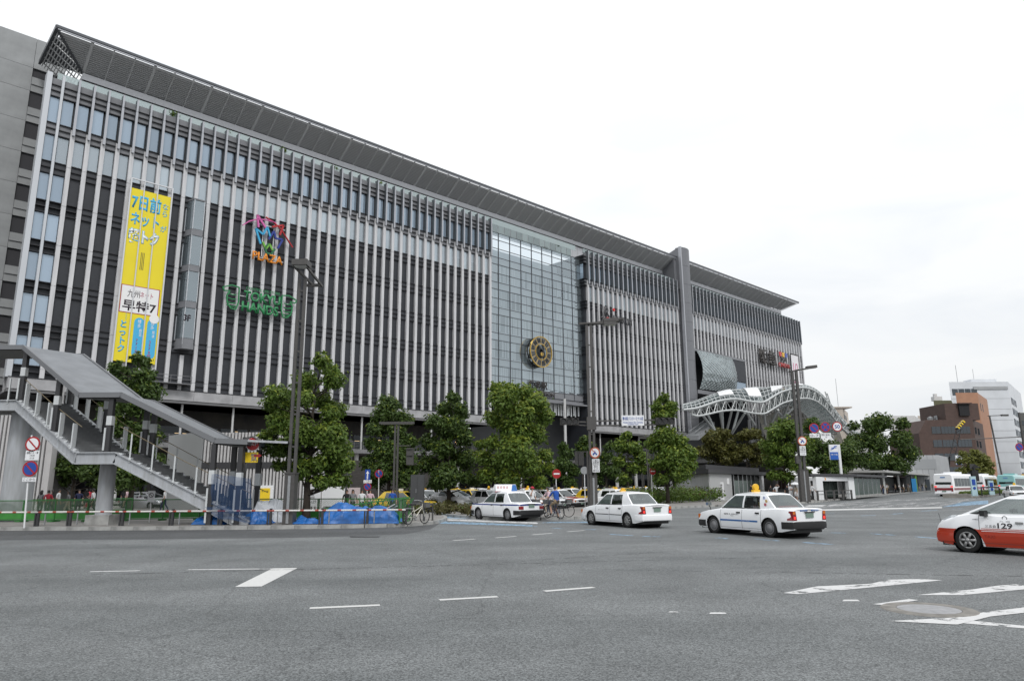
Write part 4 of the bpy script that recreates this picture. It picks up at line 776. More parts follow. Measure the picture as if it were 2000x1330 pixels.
# subway entrance
SA, SB, SC_, SD_ = G(1594, 976, .15), G(1668, 973.5, .15), G(1722, 968, .15), G(1640, 964, .15)
su = empty('subway_entrance', tuple(SA), 0, 'glass subway stair entrance with white side walls and a flat dark roof', 'entrance'); b_, c, d = SB - SA, SC_ - SA, SD_ - SA
MB().prism([(p.x, p.y) for p in (Vector((-.6, -.6, 0)), b_ + Vector((.3, -.6, 0)), c + Vector((.8, -.4, 0)), c + Vector((1.5, 5, 0)), Vector((1.5, 6, 0)))], 2.45, 2.72).build('roof', ROOFD, su)
for p, q in ((z3, b_ * .16), (b_ * .84, b_ * 1.0)): MB().bar(p + Vector((0, 0, 1.2)), q + Vector((0, 0, 1.2)), .4, 2.4).build('pillar', WHITE, su)
MB().bar(b_ * .16 + Vector((0, 0, 2.18)), b_ * .84 + Vector((0, 0, 2.18)), .3, .45).build('header', SIGNW, su)
ds = math.atan2(b_.y, b_.x); letter('lettering', '地下鉄 博多駅', su, b_ * .5 + Vector((0, -.17, 2.18)), .26, 2.2, INK, .0, .004, rz=ds); MB().lathe([(.0001, -.19), (.17, -.19)], 14, 'Y', tuple(b_ * .24 + Vector((0, .02, 2.18)))).build('logo_disc', mat('logo_orange', (.7, .3, .05), .5), su); MB().cbox(b_ * .79 + Vector((0, -.17, 2.18)), .35, .03, .36, ds).build('exit_mark', YEL, su)
for k in range(5): p = b_ * (.2 + .125 * k) + Vector((0, 2.2, 0)); MB().bar(p + Vector((0, 0, 1.1)), p + b_.normalized() * (b_.length * .115) + Vector((0, 0, 1.1)), .03, 1.8).build('glass_pane', FROST, su)
MB().bar(b_ * .16 + Vector((0, 2.6, 1.0)), b_ * .84 + Vector((0, 2.6, 1.0)), .1, 2.0).build('stair_wall', mat('stair_dark', (.05, .055, .05), .7), su)
for k in range(6):
    p, q = b_.lerp(c, k / 6), b_.lerp(c, (k + .92) / 6); MB().bar(p + Vector((0, 0, 1.25)), q + Vector((0, 0, 1.25)), .03, 2.0).build('glass_pane', FROST, su); MB().bar(p + Vector((0, 0, .05)), p + Vector((0, 0, 2.42)), .07).build('mullion', STEEL, su)
MB().bar(b_ + Vector((0, 0, .2)), c + Vector((0, 0, .2)), .2, .3).build('plinth', KERB, su)
# bus shelter
sp_ = [(1728, 964.5), (1757, 961.5), (1783, 959), (1806, 957), (1826, 955.5), (1850, 954.5)]
p0_ = G(*sp_[0], .15); sh = empty('bus_shelter', tuple(p0_), 0, 'long bus shelter with a thin pale roof on white posts beside the queue', 'shelter')
pts = [G(x, y, .15) - p0_ for x, y in sp_]
for p in pts[:4]: MB().bar(p + Vector((0, 0, 0)), p + Vector((0, 0, 3.3)), .35, .35).build('post', mat('shelter_post', (.5, .51, .5), .5), sh)
dr_ = (pts[4] - pts[0]).normalized(); nn_ = Vector((-dr_.y, dr_.x, 0)); a = pts[0] - dr_ * 6; q = pts[5] + dr_ * 18
MB().prism([(v.x, v.y) for v in (a - nn_ * 1.2, q - nn_ * 1.2, q + nn_ * 6, a + nn_ * 6)], 3.35, 3.65).build('roof', mat('shelter_roof', (.38, .38, .37), .7), sh)
for k, c_ in ((1, (.02, .2, .45)), (2, (.03, .04, .05))): MB().cbox(pts[0].lerp(pts[4], .30 * k) + Vector((1, -1.3, 1.3)), .9, .25, 2.5).build('totem', mat('totem_%d' % k, c_, .5), sh)
MB().cbox(pts[0].lerp(pts[4], .36) + Vector((1, -1.0, 1.6)), .35, .2, 3.2).build('post', mat('totem_green', (.12, .28, .04), .5), sh)
MB().bar(a + nn_ * 6 + Vector((0, 0, 1.6)), q + nn_ * 6 + Vector((0, 0, 1.6)), .2, 3.2).build('back_wall', mat('shelter_back', (.16, .165, .17), .7), sh)
# ------------------------------------------------------------------ covered footbridge stair
V3 = Vector
PS = mat('bridge_steel_paint', (.44, .46, .49), .45, .1, col2=(.33, .34, .35), vscale=2.2, stretch=(2.5, 2.5, .4), detail=8); PSD = mat('bridge_post_dark', (.035, .035, .038), .5); RF = mat('bridge_roof_sheet', (.19, .20, .215), .5, .1, var=.14, vscale=1.4); RFU = mat('bridge_roof_lining', (.20, .20, .195), .8); STEP = mat('stair_tread', (.13, .135, .14), .8, var=.15); GUARD = mat('guard_plate', (.55, .57, .58), .5)
L1, L2 = T(152, 885, 33), T(228, 883, 33); zl = (L1.z + L2.z) / 2; L1.z = L2.z = zl
TP = T(38, 782, 36.6); FB = T(484, 1012, 33.0); FB.z = 0.35
W1 = V3((TP.y - L1.y, L1.x - TP.x, 0)).normalized()
if W1.y < 0: W1 = -W1
WD = 2.4; W2 = V3((0, 1, 0))
br = empty('footbridge_stair', (L1.x, L1.y, 0), 0, 'grey covered footbridge stair with two flights and a landing, its guard panels stripped', 'footbridge')
def bb(b, name, m, **k): return b.build(name, m, br, **k)
O = V3((L1.x, L1.y, 0)); l1, l2, tp, fb = L1 - O, L2 - O, TP - O, FB - O
deckL = tp + V3((-12, 0, 0))
def stringer(a, b_, h=.5, w=.16): bb(MB().bar(a - V3((0, 0, h / 2)), b_ - V3((0, 0, h / 2)), w, h).bar(a, b_, .34, .05).bar(a - V3((0, 0, h)), b_ - V3((0, 0, h)), .34, .05), 'stringer', PS)
for a, b_ in ((deckL, tp), (tp, l1), (l1, l2), (l2, fb)): stringer(a, b_)
far = lambda p, w=W1, d=WD: p + w * d
lf1, lf2 = far(l1), l2 + W2 * WD
for a, b_ in ((far(tp, V3((0, 1, 0))) + V3((-12, 0, 0)), far(tp)), (far(tp), lf1 + (lf2 - lf1) * .0), (lf1, lf2), (lf2, fb + W2 * WD)): stringer(a, b_)
def flight(a, b_, w, n, name='step'):
    d = (b_ - a) / n; hor = V3((d.x, d.y, 0)); me = None
    for k in range(n):
        p = a + d * k; c = p + hor / 2 + w * (WD / 2) - V3((0, 0, .12)); bb(MB().cbox((0, 0, 0), hor.length + .04, WD - .2, .2, math.atan2(hor.y, hor.x)), name, STEP).location = c
    ua, ub = a - V3((0, 0, .5)), b_ - V3((0, 0, .5)); bb(MB().add([ua + w * .1, ub + w * .1, ub + w * (WD - .1), ua + w * (WD - .1), ua + w * .1 + V3((0, 0, .12)), ub + w * .1 + V3((0, 0, .12)), ub + w * (WD - .1) + V3((0, 0, .12)), ua + w * (WD - .1) + V3((0, 0, .12))], [(3, 2, 1, 0), (4, 5, 6, 7), (0, 1, 5, 4), (1, 2, 6, 5), (2, 3, 7, 6), (3, 0, 4, 7)]), 'stair_soffit', PS)
flight(tp, l1, W1, 18); flight(l2, fb, W2, 18)
bb(MB().prism([(p.x, p.y) for p in (l1, l2, lf2, lf1)], zl - .45, zl - .1), 'landing', STEP); bb(MB().prism([(p.x, p.y) for p in (deckL, tp, far(tp), far(tp) + V3((-12, .6, 0)))], tp.z - .5, tp.z - .1), 'deck', STEP)
# roofs
def roof(quad, th=.16, name='roof_panel'):
    q = [V3(p) for p in quad]; dn = V3((0, 0, th)); bb(MB().add(q + [p - dn for p in q], [(0, 1, 2, 3), (7, 6, 5, 4), (0, 4, 5, 1), (1, 5, 6, 2), (2, 6, 7, 3), (3, 7, 4, 0)]), name, RF)
    bb(MB().add([p - V3((0, 0, th + .06)) for p in q] + [p - V3((0, 0, th + .03)) for p in q], [(3, 2, 1, 0), (4, 5, 6, 7)]), 'roof_lining', RFU)
    for a, b_ in ((q[0], q[1]), (q[3], q[2])): bb(MB().bar(a - V3((0, 0, .06)), b_ - V3((0, 0, .06)), .1, .24), 'roof_edge', mat('roof_edge_dark', (.16, .165, .175), .5))
ra, rb = T(46, 676, 36.4) - O, T(156, 769, 32.8) - O; rc, rd, re = T(237, 768, 32.8) - O, T(420, 858, 32.8) - O, T(562, 864, 32.8) - O; rc.z = rb.z
rw_ = W1 * 3.0; rw2 = V3((0, 3.0, 0)); rbf = rb + rw_; rcf = rc + rw2
mid = ra.lerp(rb, .5); roof([ra, mid, mid + rw_, ra + rw_]); roof([mid, rb, rbf, mid + rw_]); roof([rb, rc, rcf, rbf]); roof([rc, rc.lerp(rd, .5), rc.lerp(rd, .5) + rw2, rcf]); roof([rc.lerp(rd, .5), rd, rd + rw2, rc.lerp(rd, .5) + rw2]); rdm = rd.lerp(re, .45); roof([rd, rdm, rdm + rw2, rd + rw2]); bb(MB().add([rdm, re, re + rw2, rdm + rw2], [(0, 1, 2, 3)]), 'glass_roof', glassmat('roof_glass_sheet', (.6, .65, .66), (.4, .44, .45), (.12, .13, .14), .6)); bb(MB().bar(rdm, re, .05, .1).bar(rdm + rw2, re + rw2, .05, .1), 'glass_roof_edge', PS)
roof([ra + V3((-13, 0, 0)), ra, ra + rw_, ra + rw_ + V3((-13, 0, 0))])
# posts between stringer and roof
PM_ = lambda h: MB().box(-.11, .11, -.11, .11, 0, h * .52).box(-.11, .11, -.11, .11, h * .66, h)
def post(p, top, band=True):
    h = top - p.z; bb(PM_(h), 'post', PSD, loc=p); bb(MB().box(-.125, .125, -.125, .125, h * .5, h * .67), 'post_band', GUARD, loc=p); bb(MB().box(-.16, -.08, -.16, -.12, .1, h * .45), 'post_sleeve', GUARD, loc=p)
for f in (.02, .62): 
    p = tp.lerp(l1, f); post(p, ra.lerp(rb, f).z - .2); post(p + W1 * WD, ra.lerp(rb, f).z - .2)
post(l1.lerp(l2, .75), rb.z - .2); post(lf2, rb.z - .2)
for f in (.06, .80): p = l2.lerp(fb, f); post(p + W2 * WD, (rc.lerp(rd, f * .95)).z - .25)
for x, w in ((T(417, 900, 32.9) - O, 0), (T(470, 900, 32.9) - O, 1)):
    for q in (0, WD): p = V3((x.x, x.y + q, .15)); post(p, (rd if w == 0 else re).z - .2)
for x in (-3.2, -7): p = tp + V3((x, 0, 0)); post(p, ra.z - .2); post(p + V3((0, WD, 0)), ra.z - .2)
# stripped guard uprights on both sides
gm = MB().box(-.03, .03, -.14, .14, -.15, 1.15).box(-.05, .05, -.2, .2, -.05, .02).mesh('guard_upright', GUARD)
def ups(a, b_, n, rz):
    for k in range(n): put('guard_upright', gm, br, a.lerp(b_, (k + .6) / n), rz)
ang1 = math.atan2(tp.y - l1.y, tp.x - l1.x) + .5
ups(tp, l1, 5, ang1); ups(tp + W1 * WD, lf1, 5, ang1); ups(l2, fb, 6, .5); ups(lf2, fb + W2 * WD, 6, .5); ups(deckL, tp, 8, .5)
# bolts of the removed panels, handrail cables
for a, b_ in ((tp, l1), (tp + W1 * WD, lf1), (l2, fb), (lf2, fb + W2 * WD)):
    q = MB()
    for k in range(14): p = a.lerp(b_, (k + .5) / 14); q.cbox(p + V3((0, 0, .05)), .16, .16, .07)
    tag(bb(q, 'bolts', GUARD), kind='stuff')
    bb(MB().tube([a + V3((0, .1, 1.2)), a.lerp(b_, .5) + V3((0, .1, 1.12)), b_ + V3((0, .1, 1.2))], .018, 5), 'guy_rope', mat('rope_tan', (.2, .16, .10), .8))
# columns
bb(MB().lathe([(.36, .55), (.36, zl - .5), (.55, zl - .45)], 18), 'column', PS, loc=T(213, 900, 34.0) - O - V3((0, 0, (T(213, 900, 34.0) - O).z)), smooth=True); bb(MB().box(-.55, .55, -.5, .5, .1, .6), 'column_base', KERB, loc=V3(((T(213, 900, 34).x - O.x), 34 - O.y, 0)))
cx = T(42, 900, 38.2); bb(MB().lathe([(.72, .1), (.72, tp.z - .5)], 20), 'column', PS, loc=V3((cx.x - O.x, cx.y - O.y, 0)), smooth=True)
# blue netting round the stair foot
NET = bpy.data.materials.new('blue_netting'); NET.use_nodes = True; nb = NET.node_tree.nodes['Principled BSDF']; nb.inputs['Base Color'].default_value = (.012, .06, .17, 1); nb.inputs['Alpha'].default_value = .36; nb.inputs['Roughness'].default_value = .8
def netq(pts, n=10):
    A, B, C_, D_ = [V3(p) for p in pts]; random.seed(5); g = [[(A.lerp(B, i / n)).lerp(D_.lerp(C_, i / n), j / 6) + V3((0, random.uniform(-.09, .09), random.uniform(-.02, .02))) for i in range(n + 1)] for j in range(7)]
    return g
ne = empty('blue_net', tuple(V3((FB.x, FB.y - .3, 0))), 0, 'blue construction netting wrapped around the foot of the stair', 'netting'); o_ = V3((FB.x, FB.y - .3, 0))
MB().grid(netq([T(412, 985, 32.6) - o_, T(490, 1018, 32.6) - o_, T(490, 935, 32.6) - o_, T(414, 925, 32.6) - o_])).build('net_panel', NET, ne, smooth=True); MB().grid(netq([T(488, 1015, 32.5) - o_, T(493, 1015, 35) - o_, T(490, 930, 35) - o_, T(488, 938, 32.5) - o_])).build('net_panel', NET, ne, smooth=True); MB().grid(netq([T(398, 990, 32.6) - o_, T(425, 1012, 32.6) - o_, T(490, 1022, 32.6) - o_, T(440, 985, 32.6) - o_])).build('net_panel', NET, ne, smooth=True)
rl_ = MB()
for k in range(12): p = T(418 + 6 * k, 940 + 2 * k, 33.2) - o_; rl_.tube([p, V3((p.x, p.y, .6))], .03, 4)
rl_.build('railing_bars', PSD, ne)
# ------------------------------------------------------------------ slatted screens and walls behind the stair
SLW = mat('slat_pale', (.46, .45, .45), .6, var=.05); BOXG = mat('vent_box_grey', (.36, .37, .375), .6, var=.05, vscale=.5)
def screen(name, label, px0, px1, ytop, Y, pitch, m, back, depth=3.0, gap=None):
    A, B = T(px0, ytop, Y), T(px1, ytop, Y); w = B.x - A.x; h = A.z; e = empty(name, (A.x, Y, 0), 0, label, 'screen'); me = MB().box(-pitch * .28, pitch * .28, -.12, .02, .2, h).mesh('slat', m)
    MB().box(0, w, .06, depth, .1, h - .05).build('wall', back, e); x = pitch / 2
    while x < w: put('slat', me, e, (x, 0, 0)); x += pitch
    if gap: MB().box(-.02, w + .02, -.16, .04, gap - .35, gap + .1).build('dark_band', PSD, e)
    return e, w, h
e, w, h = screen('slat_screen', 'pale vertical slat screen behind the left bridge column', -60, 108, 806, 52, .30, SLW, mat('screen_back', (.12, .12, .12), .8)); MB().box(w, w + .3, -.3, .3, 0, h + 2).build('edge_post', SLW, e)
e, w, h = screen('slat_box', 'grey ventilation box with vertical slats and a dark band behind the stair foot', 401, 636, 845, 52, .245, SLW, mat('box_back', (.10, .10, .10), .8), 9, gap=T(500, 905, 52).z); lx = T(331, 850, 56).x - T(401, 850, 52).x
MB().add([(lx, 4, .1), (-.05, -.1, .1), (-.05, -.1, h + .1), (lx, 4, h + .1), (lx, 9, .1), (0, 9, .1), (0, 9, h + .1), (lx, 9, h + .1)], [(0, 1, 2, 3), (3, 2, 6, 7), (1, 5, 6, 2), (4, 0, 3, 7)]).build('plain_side', BOXG, e); MB().box(w, w + .15, -.2, .2, 0, h - 2).build('edge_post', WHITE, e)
MB().box(4.2, 5.35, -.3, -.14, .2, 1.95).build('poster_board', WHITE, e); po = MB().box(4.42, 5.12, -.34, -.31, .85, 1.75).build('yellow_poster', YEL, e); letter('poster_print', 'おしらせ', e, (4.77, -.35, 1.55), .14, .5, INK, 0, .003)
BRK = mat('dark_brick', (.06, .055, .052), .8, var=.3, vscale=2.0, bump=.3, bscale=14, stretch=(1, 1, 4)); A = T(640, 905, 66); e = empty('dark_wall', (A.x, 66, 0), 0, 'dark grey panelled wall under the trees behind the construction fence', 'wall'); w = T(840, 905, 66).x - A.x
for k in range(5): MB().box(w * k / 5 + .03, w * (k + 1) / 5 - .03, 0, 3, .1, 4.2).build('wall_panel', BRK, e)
# ------------------------------------------------------------------ roadworks: pipe barrier, green fence, tarpaulins
RWR = mat('barrier_red', (.35, .06, .04), .5); RWW = mat('barrier_white', (.62, .6, .58), .5); YB = 32.75
bx = [T(x, 1000, YB).x for x in (-60, 76, 139, 241, 338, 433, 529, 630, 718, 793)]
ba = empty('pipe_barrier', (bx[0], YB, .15), 0, 'kerbside pipe barrier with a red and white banded rail on dark posts', 'barrier')
pm = MB().box(-.05, .05, -.05, .05, 0, .72).box(-.16, -.1, -.03, .03, 0, .62).mesh('post', PSD)
for k, x in enumerate(bx):
    put('post', pm, ba, (x - bx[0], 0, 0))
    if k:
        a, c = bx[k - 1] - bx[0], x - bx[0]; n = max(3, int((c - a) / .16)); b = MB()
        for j in range(n): b.tube([(a + (c - a) * j / n, -.02, .62), (a + (c - a) * (j + 1) / n, -.02, .62)], .045, 6, 1 if j % 4 == 0 else 0, cap=False)
        b.build('banded_rail', [RWW, RWR], ba, smooth=True); MB().tube([(a + .3, .02, .05), (a + .3, .02, .6)], .03, 5).build('stay', STEEL, ba)
GRF = mat('fence_green', (.03, .16, .035), .5, var=.15, vscale=3); GRB = mat('fence_green_board', (.035, .20, .03), .6, var=.2, vscale=2)
WIRE = mat('fence_wire', (.10, .17, .10), .6)
def fpanel():
    b = MB(); W_, H_ = 1.76, 1.05
    for x in (0, W_): b.tube([(x, 0, 0), (x, 0, H_)], .028, 5)
    for z in (.08, H_): b.tube([(0, 0, z), (W_, 0, z)], .024, 5)
    wi = MB(); x = -H_
    while x < W_:
        for sg in (1, -1):
            a, c = (x, .1), (x + H_ - .1, H_)
            if sg < 0: a, c = (x, H_), (x + H_ - .1, .1)
            t0 = max(0, -x / (H_ - .1)); t1 = min(1, (W_ - x) / (H_ - .1))
            if t1 > t0: wi.bar((a[0] + (c[0] - a[0]) * t0, 0, a[1] + (c[1] - a[1]) * t0), (a[0] + (c[0] - a[0]) * t1, 0, a[1] + (c[1] - a[1]) * t1), .008, .008)
        x += .09
    return b.mesh('frame', GRF), wi.mesh('wire_mesh', WIRE), MB().box(.03, W_ - .03, -.015, .015, .12, .42).mesh('kick_board', GRB), MB().box(-.15, .15, -.3, .3, 0, .06).mesh('foot', GRF)
fp = fpanel()
def fence(name, label, pts):
    e = empty(name, tuple(pts[0]), 0, label, 'fence'); i = 0
    for a, c in zip(pts[:-1], pts[1:]):
        d = c - a; n = max(1, round(d.length / 1.8))
        for k in range(n):
            p = a + d * (k / n) - pts[0]; rz = math.atan2(d.y, d.x) + random.uniform(-.03, .03); f = put('panel_frame', fp[0], e, p, rz); put('wire_mesh', fp[1], f); put('kick_board', fp[2], f, (0, 0, 0)); put('foot', fp[3], f)
fence('green_fence', 'long green wire mesh fence along the back of the roadworks', [V3((T(x, 1000, Y_).x, Y_, .16)) for x, Y_ in ((-80, 37.5), (170, 37.0), (390, 38.5), (620, 37.2), (800, 35.5))]); fence('green_fence', 'short green fence in front of the people behind the left sign', [V3((T(x, 1000, Y_).x, Y_, .16)) for x, Y_ in ((-60, 41.5), (140, 40.5), (250, 43))])
fence('green_fence', 'short return of green fence at the corner by the yellow taxi', [V3((T(x, 1000, Y_).x, Y_, .16)) for x, Y_ in ((780, 33.4), (792, 36.8))])
bl = MB()
for k in range(9): p = T(700 + 11 * k, 990, 36.0); bl.bar((p.x, p.y - .1, .2), (p.x + .5, p.y - .1, 1.25), .04); bl.bar((p.x + .5, p.y - .1, .2), (p.x, p.y - .1, 1.25), .04)
q = T(625, 1000, 35); bl.bar((q.x, 35.2, .75), (T(800, 985, 35.2).x, 35.2, 1.3), .05)
tag(bl.build('lattice_barrier', GRF), 'green crossed lattice barrier behind the big blue tarpaulin', 'barrier')
TARP = mat('tarpaulin_blue', (.012, .11, .36), .42, var=.35, vscale=3.0); TARW = mat('sheet_white', (.55, .57, .6), .5)
from mathutils import noise as MN
def tarp(name, label, px0, px1, Y, hgt, dep, m, seed, cat='tarpaulin'):
    a, c = T(px0, 1000, Y), T(px1, 1000, Y); w = c.x - a.x; NXg, NYg = 34, 22; P = []
    for j in range(NYg + 1):
        row = []
        for i in range(NXg + 1):
            u, v = i / NXg, j / NYg; e_ = min(1, 5 * min(u, 1 - u)) * min(1, 4 * min(v, 1 - v)); sh_ = (e_ ** .6)
            n1 = MN.noise(V3((u * 2.3 + seed, v * 2.0, seed))) * .5 + .55; cr2 = abs(MN.noise(V3((u * 7 + seed, v * 5, 3.1)))) + .6 * abs(MN.noise(V3((u * 15, v * 13 + seed, 7.7))))
            z = max(.015, hgt * sh_ * n1 - .32 * cr2 * hgt * .6 + .02 + .05 * cr2)
            row.append((u * w + .12 * MN.noise(V3((u * 5, v * 5, seed))), (v - .5) * dep + .15 * MN.noise(V3((v * 6, u * 4, seed))), z))
        P.append(row)
    o = MB().grid(P).build(name, m, None, (a.x, Y, .155)); return tag(o, label, cat)
tarp('blue_tarpaulin', 'big crumpled blue tarpaulin heap beside the corner of the barrier', 628, 784, 33.9, 1.35, 1.7, TARP, 2.0); tarp('blue_tarpaulin', 'flat blue tarpaulin lying left of the large lamp post base', 468, 533, 33.8, .7, 1.3, TARP, 5.5); tarp('blue_tarpaulin', 'small low blue tarpaulin under the stair stringer', 384, 452, 33.6, .6, 1.1, TARP, 8.1)
tarp('blue_tarpaulin', 'thin blue sheet between the lamp post and the big tarpaulin heap', 575, 624, 33.5, .4, 1.0, TARP, 9.9); tarp('white_sheet', 'white plastic sheet heaped left of the lamp post', 492, 560, 35.2, 1.3, 1.2, TARW, 4.4)
for k, (a, c) in enumerate((((452, 1022), (470, 1028)), ((458, 1018), (476, 1026)))): p, q = T(*a, 33.4), T(*c, 33.4); tag(MB().tube([(p.x, p.y, .3), (q.x, q.y, .22)], .07, 8).build('drain_pipe', BLACK), ('black plastic pipe lying nearest the kerb by the white sheet', 'black plastic pipe lying behind the other pipe by the white sheet')[k], 'pipe', 'loose black pipes')
mp_ = empty('steel_props', (T(725, 1000, 35).x, 33.2, .15), 0, 'steel props leaning on the big blue tarpaulin', 'props'); MB().tube([(0, 0, .1), (1.4, .2, .85)], .04, 6).tube([(.1, .2, .05), (1.5, .3, .78)], .03, 6).build('prop', STEEL, mp_)
for px, lab in ((955, ''),): pass
# white notice boards and office furniture beyond the fence
for k, (x0, x1, y0, y1) in enumerate(((592, 625, 955, 985), (631, 672, 955, 983), (678, 702, 957, 982))):
    a, c = T(x0, y0, 44), T(x1, y1, 44); e = empty('notice_board', (a.x, 44, .15), 0, ('white notice board with text behind the green fence by the tree', 'white cabin side panel behind the green fence', 'pale machine housing behind the green fence')[k], 'board'); MB().box(0, c.x - a.x, 0, .1, .5, a.z).build('panel', WHITE if k != 2 else mat('machine_pink', (.5, .42, .42), .6), e); MB().box(.05, .12, 0, .1, 0, .5).box(c.x - a.x - .12, c.x - a.x - .05, 0, .1, 0, .5).build('leg', STEEL, e)
    if k == 0: letter('lettering', '工事のお知らせ\n通行止\nご協力を\nお願いします', e, ((c.x - a.x) / 2, -.01, (a.z + .6) / 2), .9, .7, INK, 0, .003)
# ------------------------------------------------------------------ lamps, signals, signs
LG = mat('lamp_glass', (.5, .5, .48), .3)
def twin_pole(e, h, gap=.20, r=.09, base=1.1, bw=.42, bh=2.6):
    for s in (-1, 1): MB().box(s * gap - r, s * gap + r, -r, r, bh * .9, h).build('post', POLE, e)
    MB().box(-bw, bw, -.3, .3, 0, bh).box(-bw - .03, bw + .03, -.33, .33, bh, bh + .06).build('base_casing', POLE, e); MB().box(-.06, .06, -.33, -.3, .05, bh - .1).build('casing_strip', STEEL, e)
    z = bh + 1.2
    while z < h: MB().box(-gap, gap, -.03, .03, z, z + .08).build('tie_plate', POLE, e); z += 1.5
def luminaire(e, p, dirx, L=1.6):
    b = MB(); b.cbox(p + V3(dirx) * (L * .5), L * .45, .5, .2, math.atan2(dirx[1], dirx[0])); b.build('lamp_head', POLE, e); MB().cbox(p + V3(dirx) * (L * .5) - V3((0, 0, .11)), L * .4, .42, .03, math.atan2(dirx[1], dirx[0])).build('lamp_lens', LG, e)
    MB().bar(p - V3(dirx) * (L * .6) + V3((0, .12, 0)), p + V3(dirx) * (L * .4) + V3((0, .12, 0)), .07, .1).bar(p - V3(dirx) * (L * .6) - V3((0, .12, 0)), p + V3(dirx) * (L * .4) - V3((0, .12, 0)), .07, .1).build('lamp_arm', POLE, e)
YL = 33.15; b0 = T(564, 1030, YL); la = empty('street_lamp', (b0.x, YL, .15), 0, 'tall twin-post street lamp standing in front of the big leafy tree', 'street lamp', 'twin-post lamps'); hL = T(578, 545, YL).z - .15
twin_pole(la, hL, .14, .065, bh=T(564, 925, YL).z - .15, bw=.23)
lh_ = MB(); A = V3((0, 0, hL)); lh_.bar(A + V3((-.35, -.5, .55)), A + V3((.35, .8, -.15)), .1, .1).bar(A + V3((.25, -.5, .55)), A + V3((.75, .8, -.15)), .1, .1).cbox(A + V3((.05, -.45, .62)), .75, .75, .28, 0).cbox(A + V3((.3, .7, -.12)), .8, .2, .12); lh_.build('lamp_frame', POLE, la); MB().cbox(A + V3((.05, -.45, .46)), .55, .5, .04).build('lamp_lens', LG, la)
def disc_sign(e, p, r, kind, ry=0.0):
    """Japanese round signs, facing the camera (turned by ry about the vertical)"""
    f = empty('round_sign', tuple(p), ry); f.parent = e
    def disc(name, m, r0, y, r1=None): return MB().lathe([(r1 or .0001, y), (r0, y), (r0, y + .006)], 28, 'Y').build(name, m, f)
    MB().lathe([(.0001, .02), (r, .02), (r, -.004)], 28, 'Y').build('sign_back', STEEL, f)
    if kind in ('nopark', 'nostop'):
        disc('red_rim', RED, r, -.006); disc('blue_field', BLUE, r * .8, -.014); MB().bar((-r * .6, -.022, r * .6), (r * .6, -.022, -r * .6), r * .17, .01, up=(0, 1, 0)).build('red_bar', RED, f)
        if kind == 'nostop': MB().bar((-r * .6, -.024, -r * .6), (r * .6, -.024, r * .6), r * .17, .01, up=(0, 1, 0)).build('red_bar', RED, f)
    elif kind == 'noentry': disc('red_field', RED, r, -.006); MB().box(-r * .68, r * .68, -.02, -.012, -r * .16, r * .16).build('white_bar', SIGNW, f)
    elif kind == 'closed': disc('red_rim', RED, r, -.006); disc('white_field', SIGNW, r * .78, -.014); MB().bar((-r * .56, -.022, r * .56), (r * .56, -.022, -r * .56), r * .17, .01, up=(0, 1, 0)).build('red_bar', RED, f)
    elif kind == 'hydrant': disc('white_rim', SIGNW, r, -.006); disc('red_field', RED, r * .9, -.014); letter('lettering', '消火栓', f, (0, -.02, 0), r * .55, r * 1.5, SIGNW, .02, .004)
    elif kind == 'moto':
        disc('red_rim', mat('sign_orange_red', (.45, .10, .04), .5), r, -.006); disc('white_field', SIGNW, r * .78, -.014); b = MB(); b.lathe([(.0001, -.022), (r * .16, -.022)], 12, 'Y', (-r * .28, 0, -r * .28)).lathe([(.0001, -.022), (r * .16, -.022)], 12, 'Y', (r * .28, 0, -r * .28)); b.bar((-r * .3, -.022, -r * .15), (r * .25, -.022, 0), r * .2, .01, up=(0, 1, 0)).bar((0, -.022, -.05 * r), (-r * .02, -.022, r * .32), r * .18, .01, up=(0, 1, 0)); b.build('motorcycle_symbol', BLUE, f); MB().bar((-r * .5, -.026, r * .55), (-r * .05, -.026, r * .12), r * .12, .01, up=(0, 1, 0)).build('red_bar', MATS['sign_orange_red'], f)
    else: disc('red_rim', RED, r, -.006); disc('white_field', SIGNW, r * .8, -.014); letter('lettering', kind, f, (0, -.02, 0), r * .75, r * 1.05, BLUE, .02, .004)
    return f
def plate(e, p, w, h, txt, ry=0.0, m=None, ink=None, hh=.6, ww=.85):
    f = empty('plate', tuple(p), ry); f.parent = e; MB().box(-w / 2, w / 2, -.006, .012, -h / 2, h / 2).build('plate_sheet', m or SIGNW, f); letter('lettering', txt, f, (0, -.008, 0), h * hh, w * ww, ink or INK, .0, .003); return f
# left corner post
b0 = G(47, 1031, .15); e = empty('sign_post', tuple(b0), 0, 'slim white post with a no-entry-for-vehicles sign above a no parking sign at the left', 'sign'); YS = b0.y; tpp = T(62, 850, YS); ln = (tpp - b0); MB().tube([(0, 0, 0), ln], .035, 8).build('post', WHITE, e)
q = lambda x, y: T(x, y, YS - .08) - b0
disc_sign(e, q(64, 867), .33, 'closed'); plate(e, q(63, 889), .6, .42, '通勤バス・車\n7-9:30\n17-19', hh=.8); disc_sign(e, q(59, 915), .34, 'nopark'); plate(e, q(57, 936), .6, .18, 'ここから')
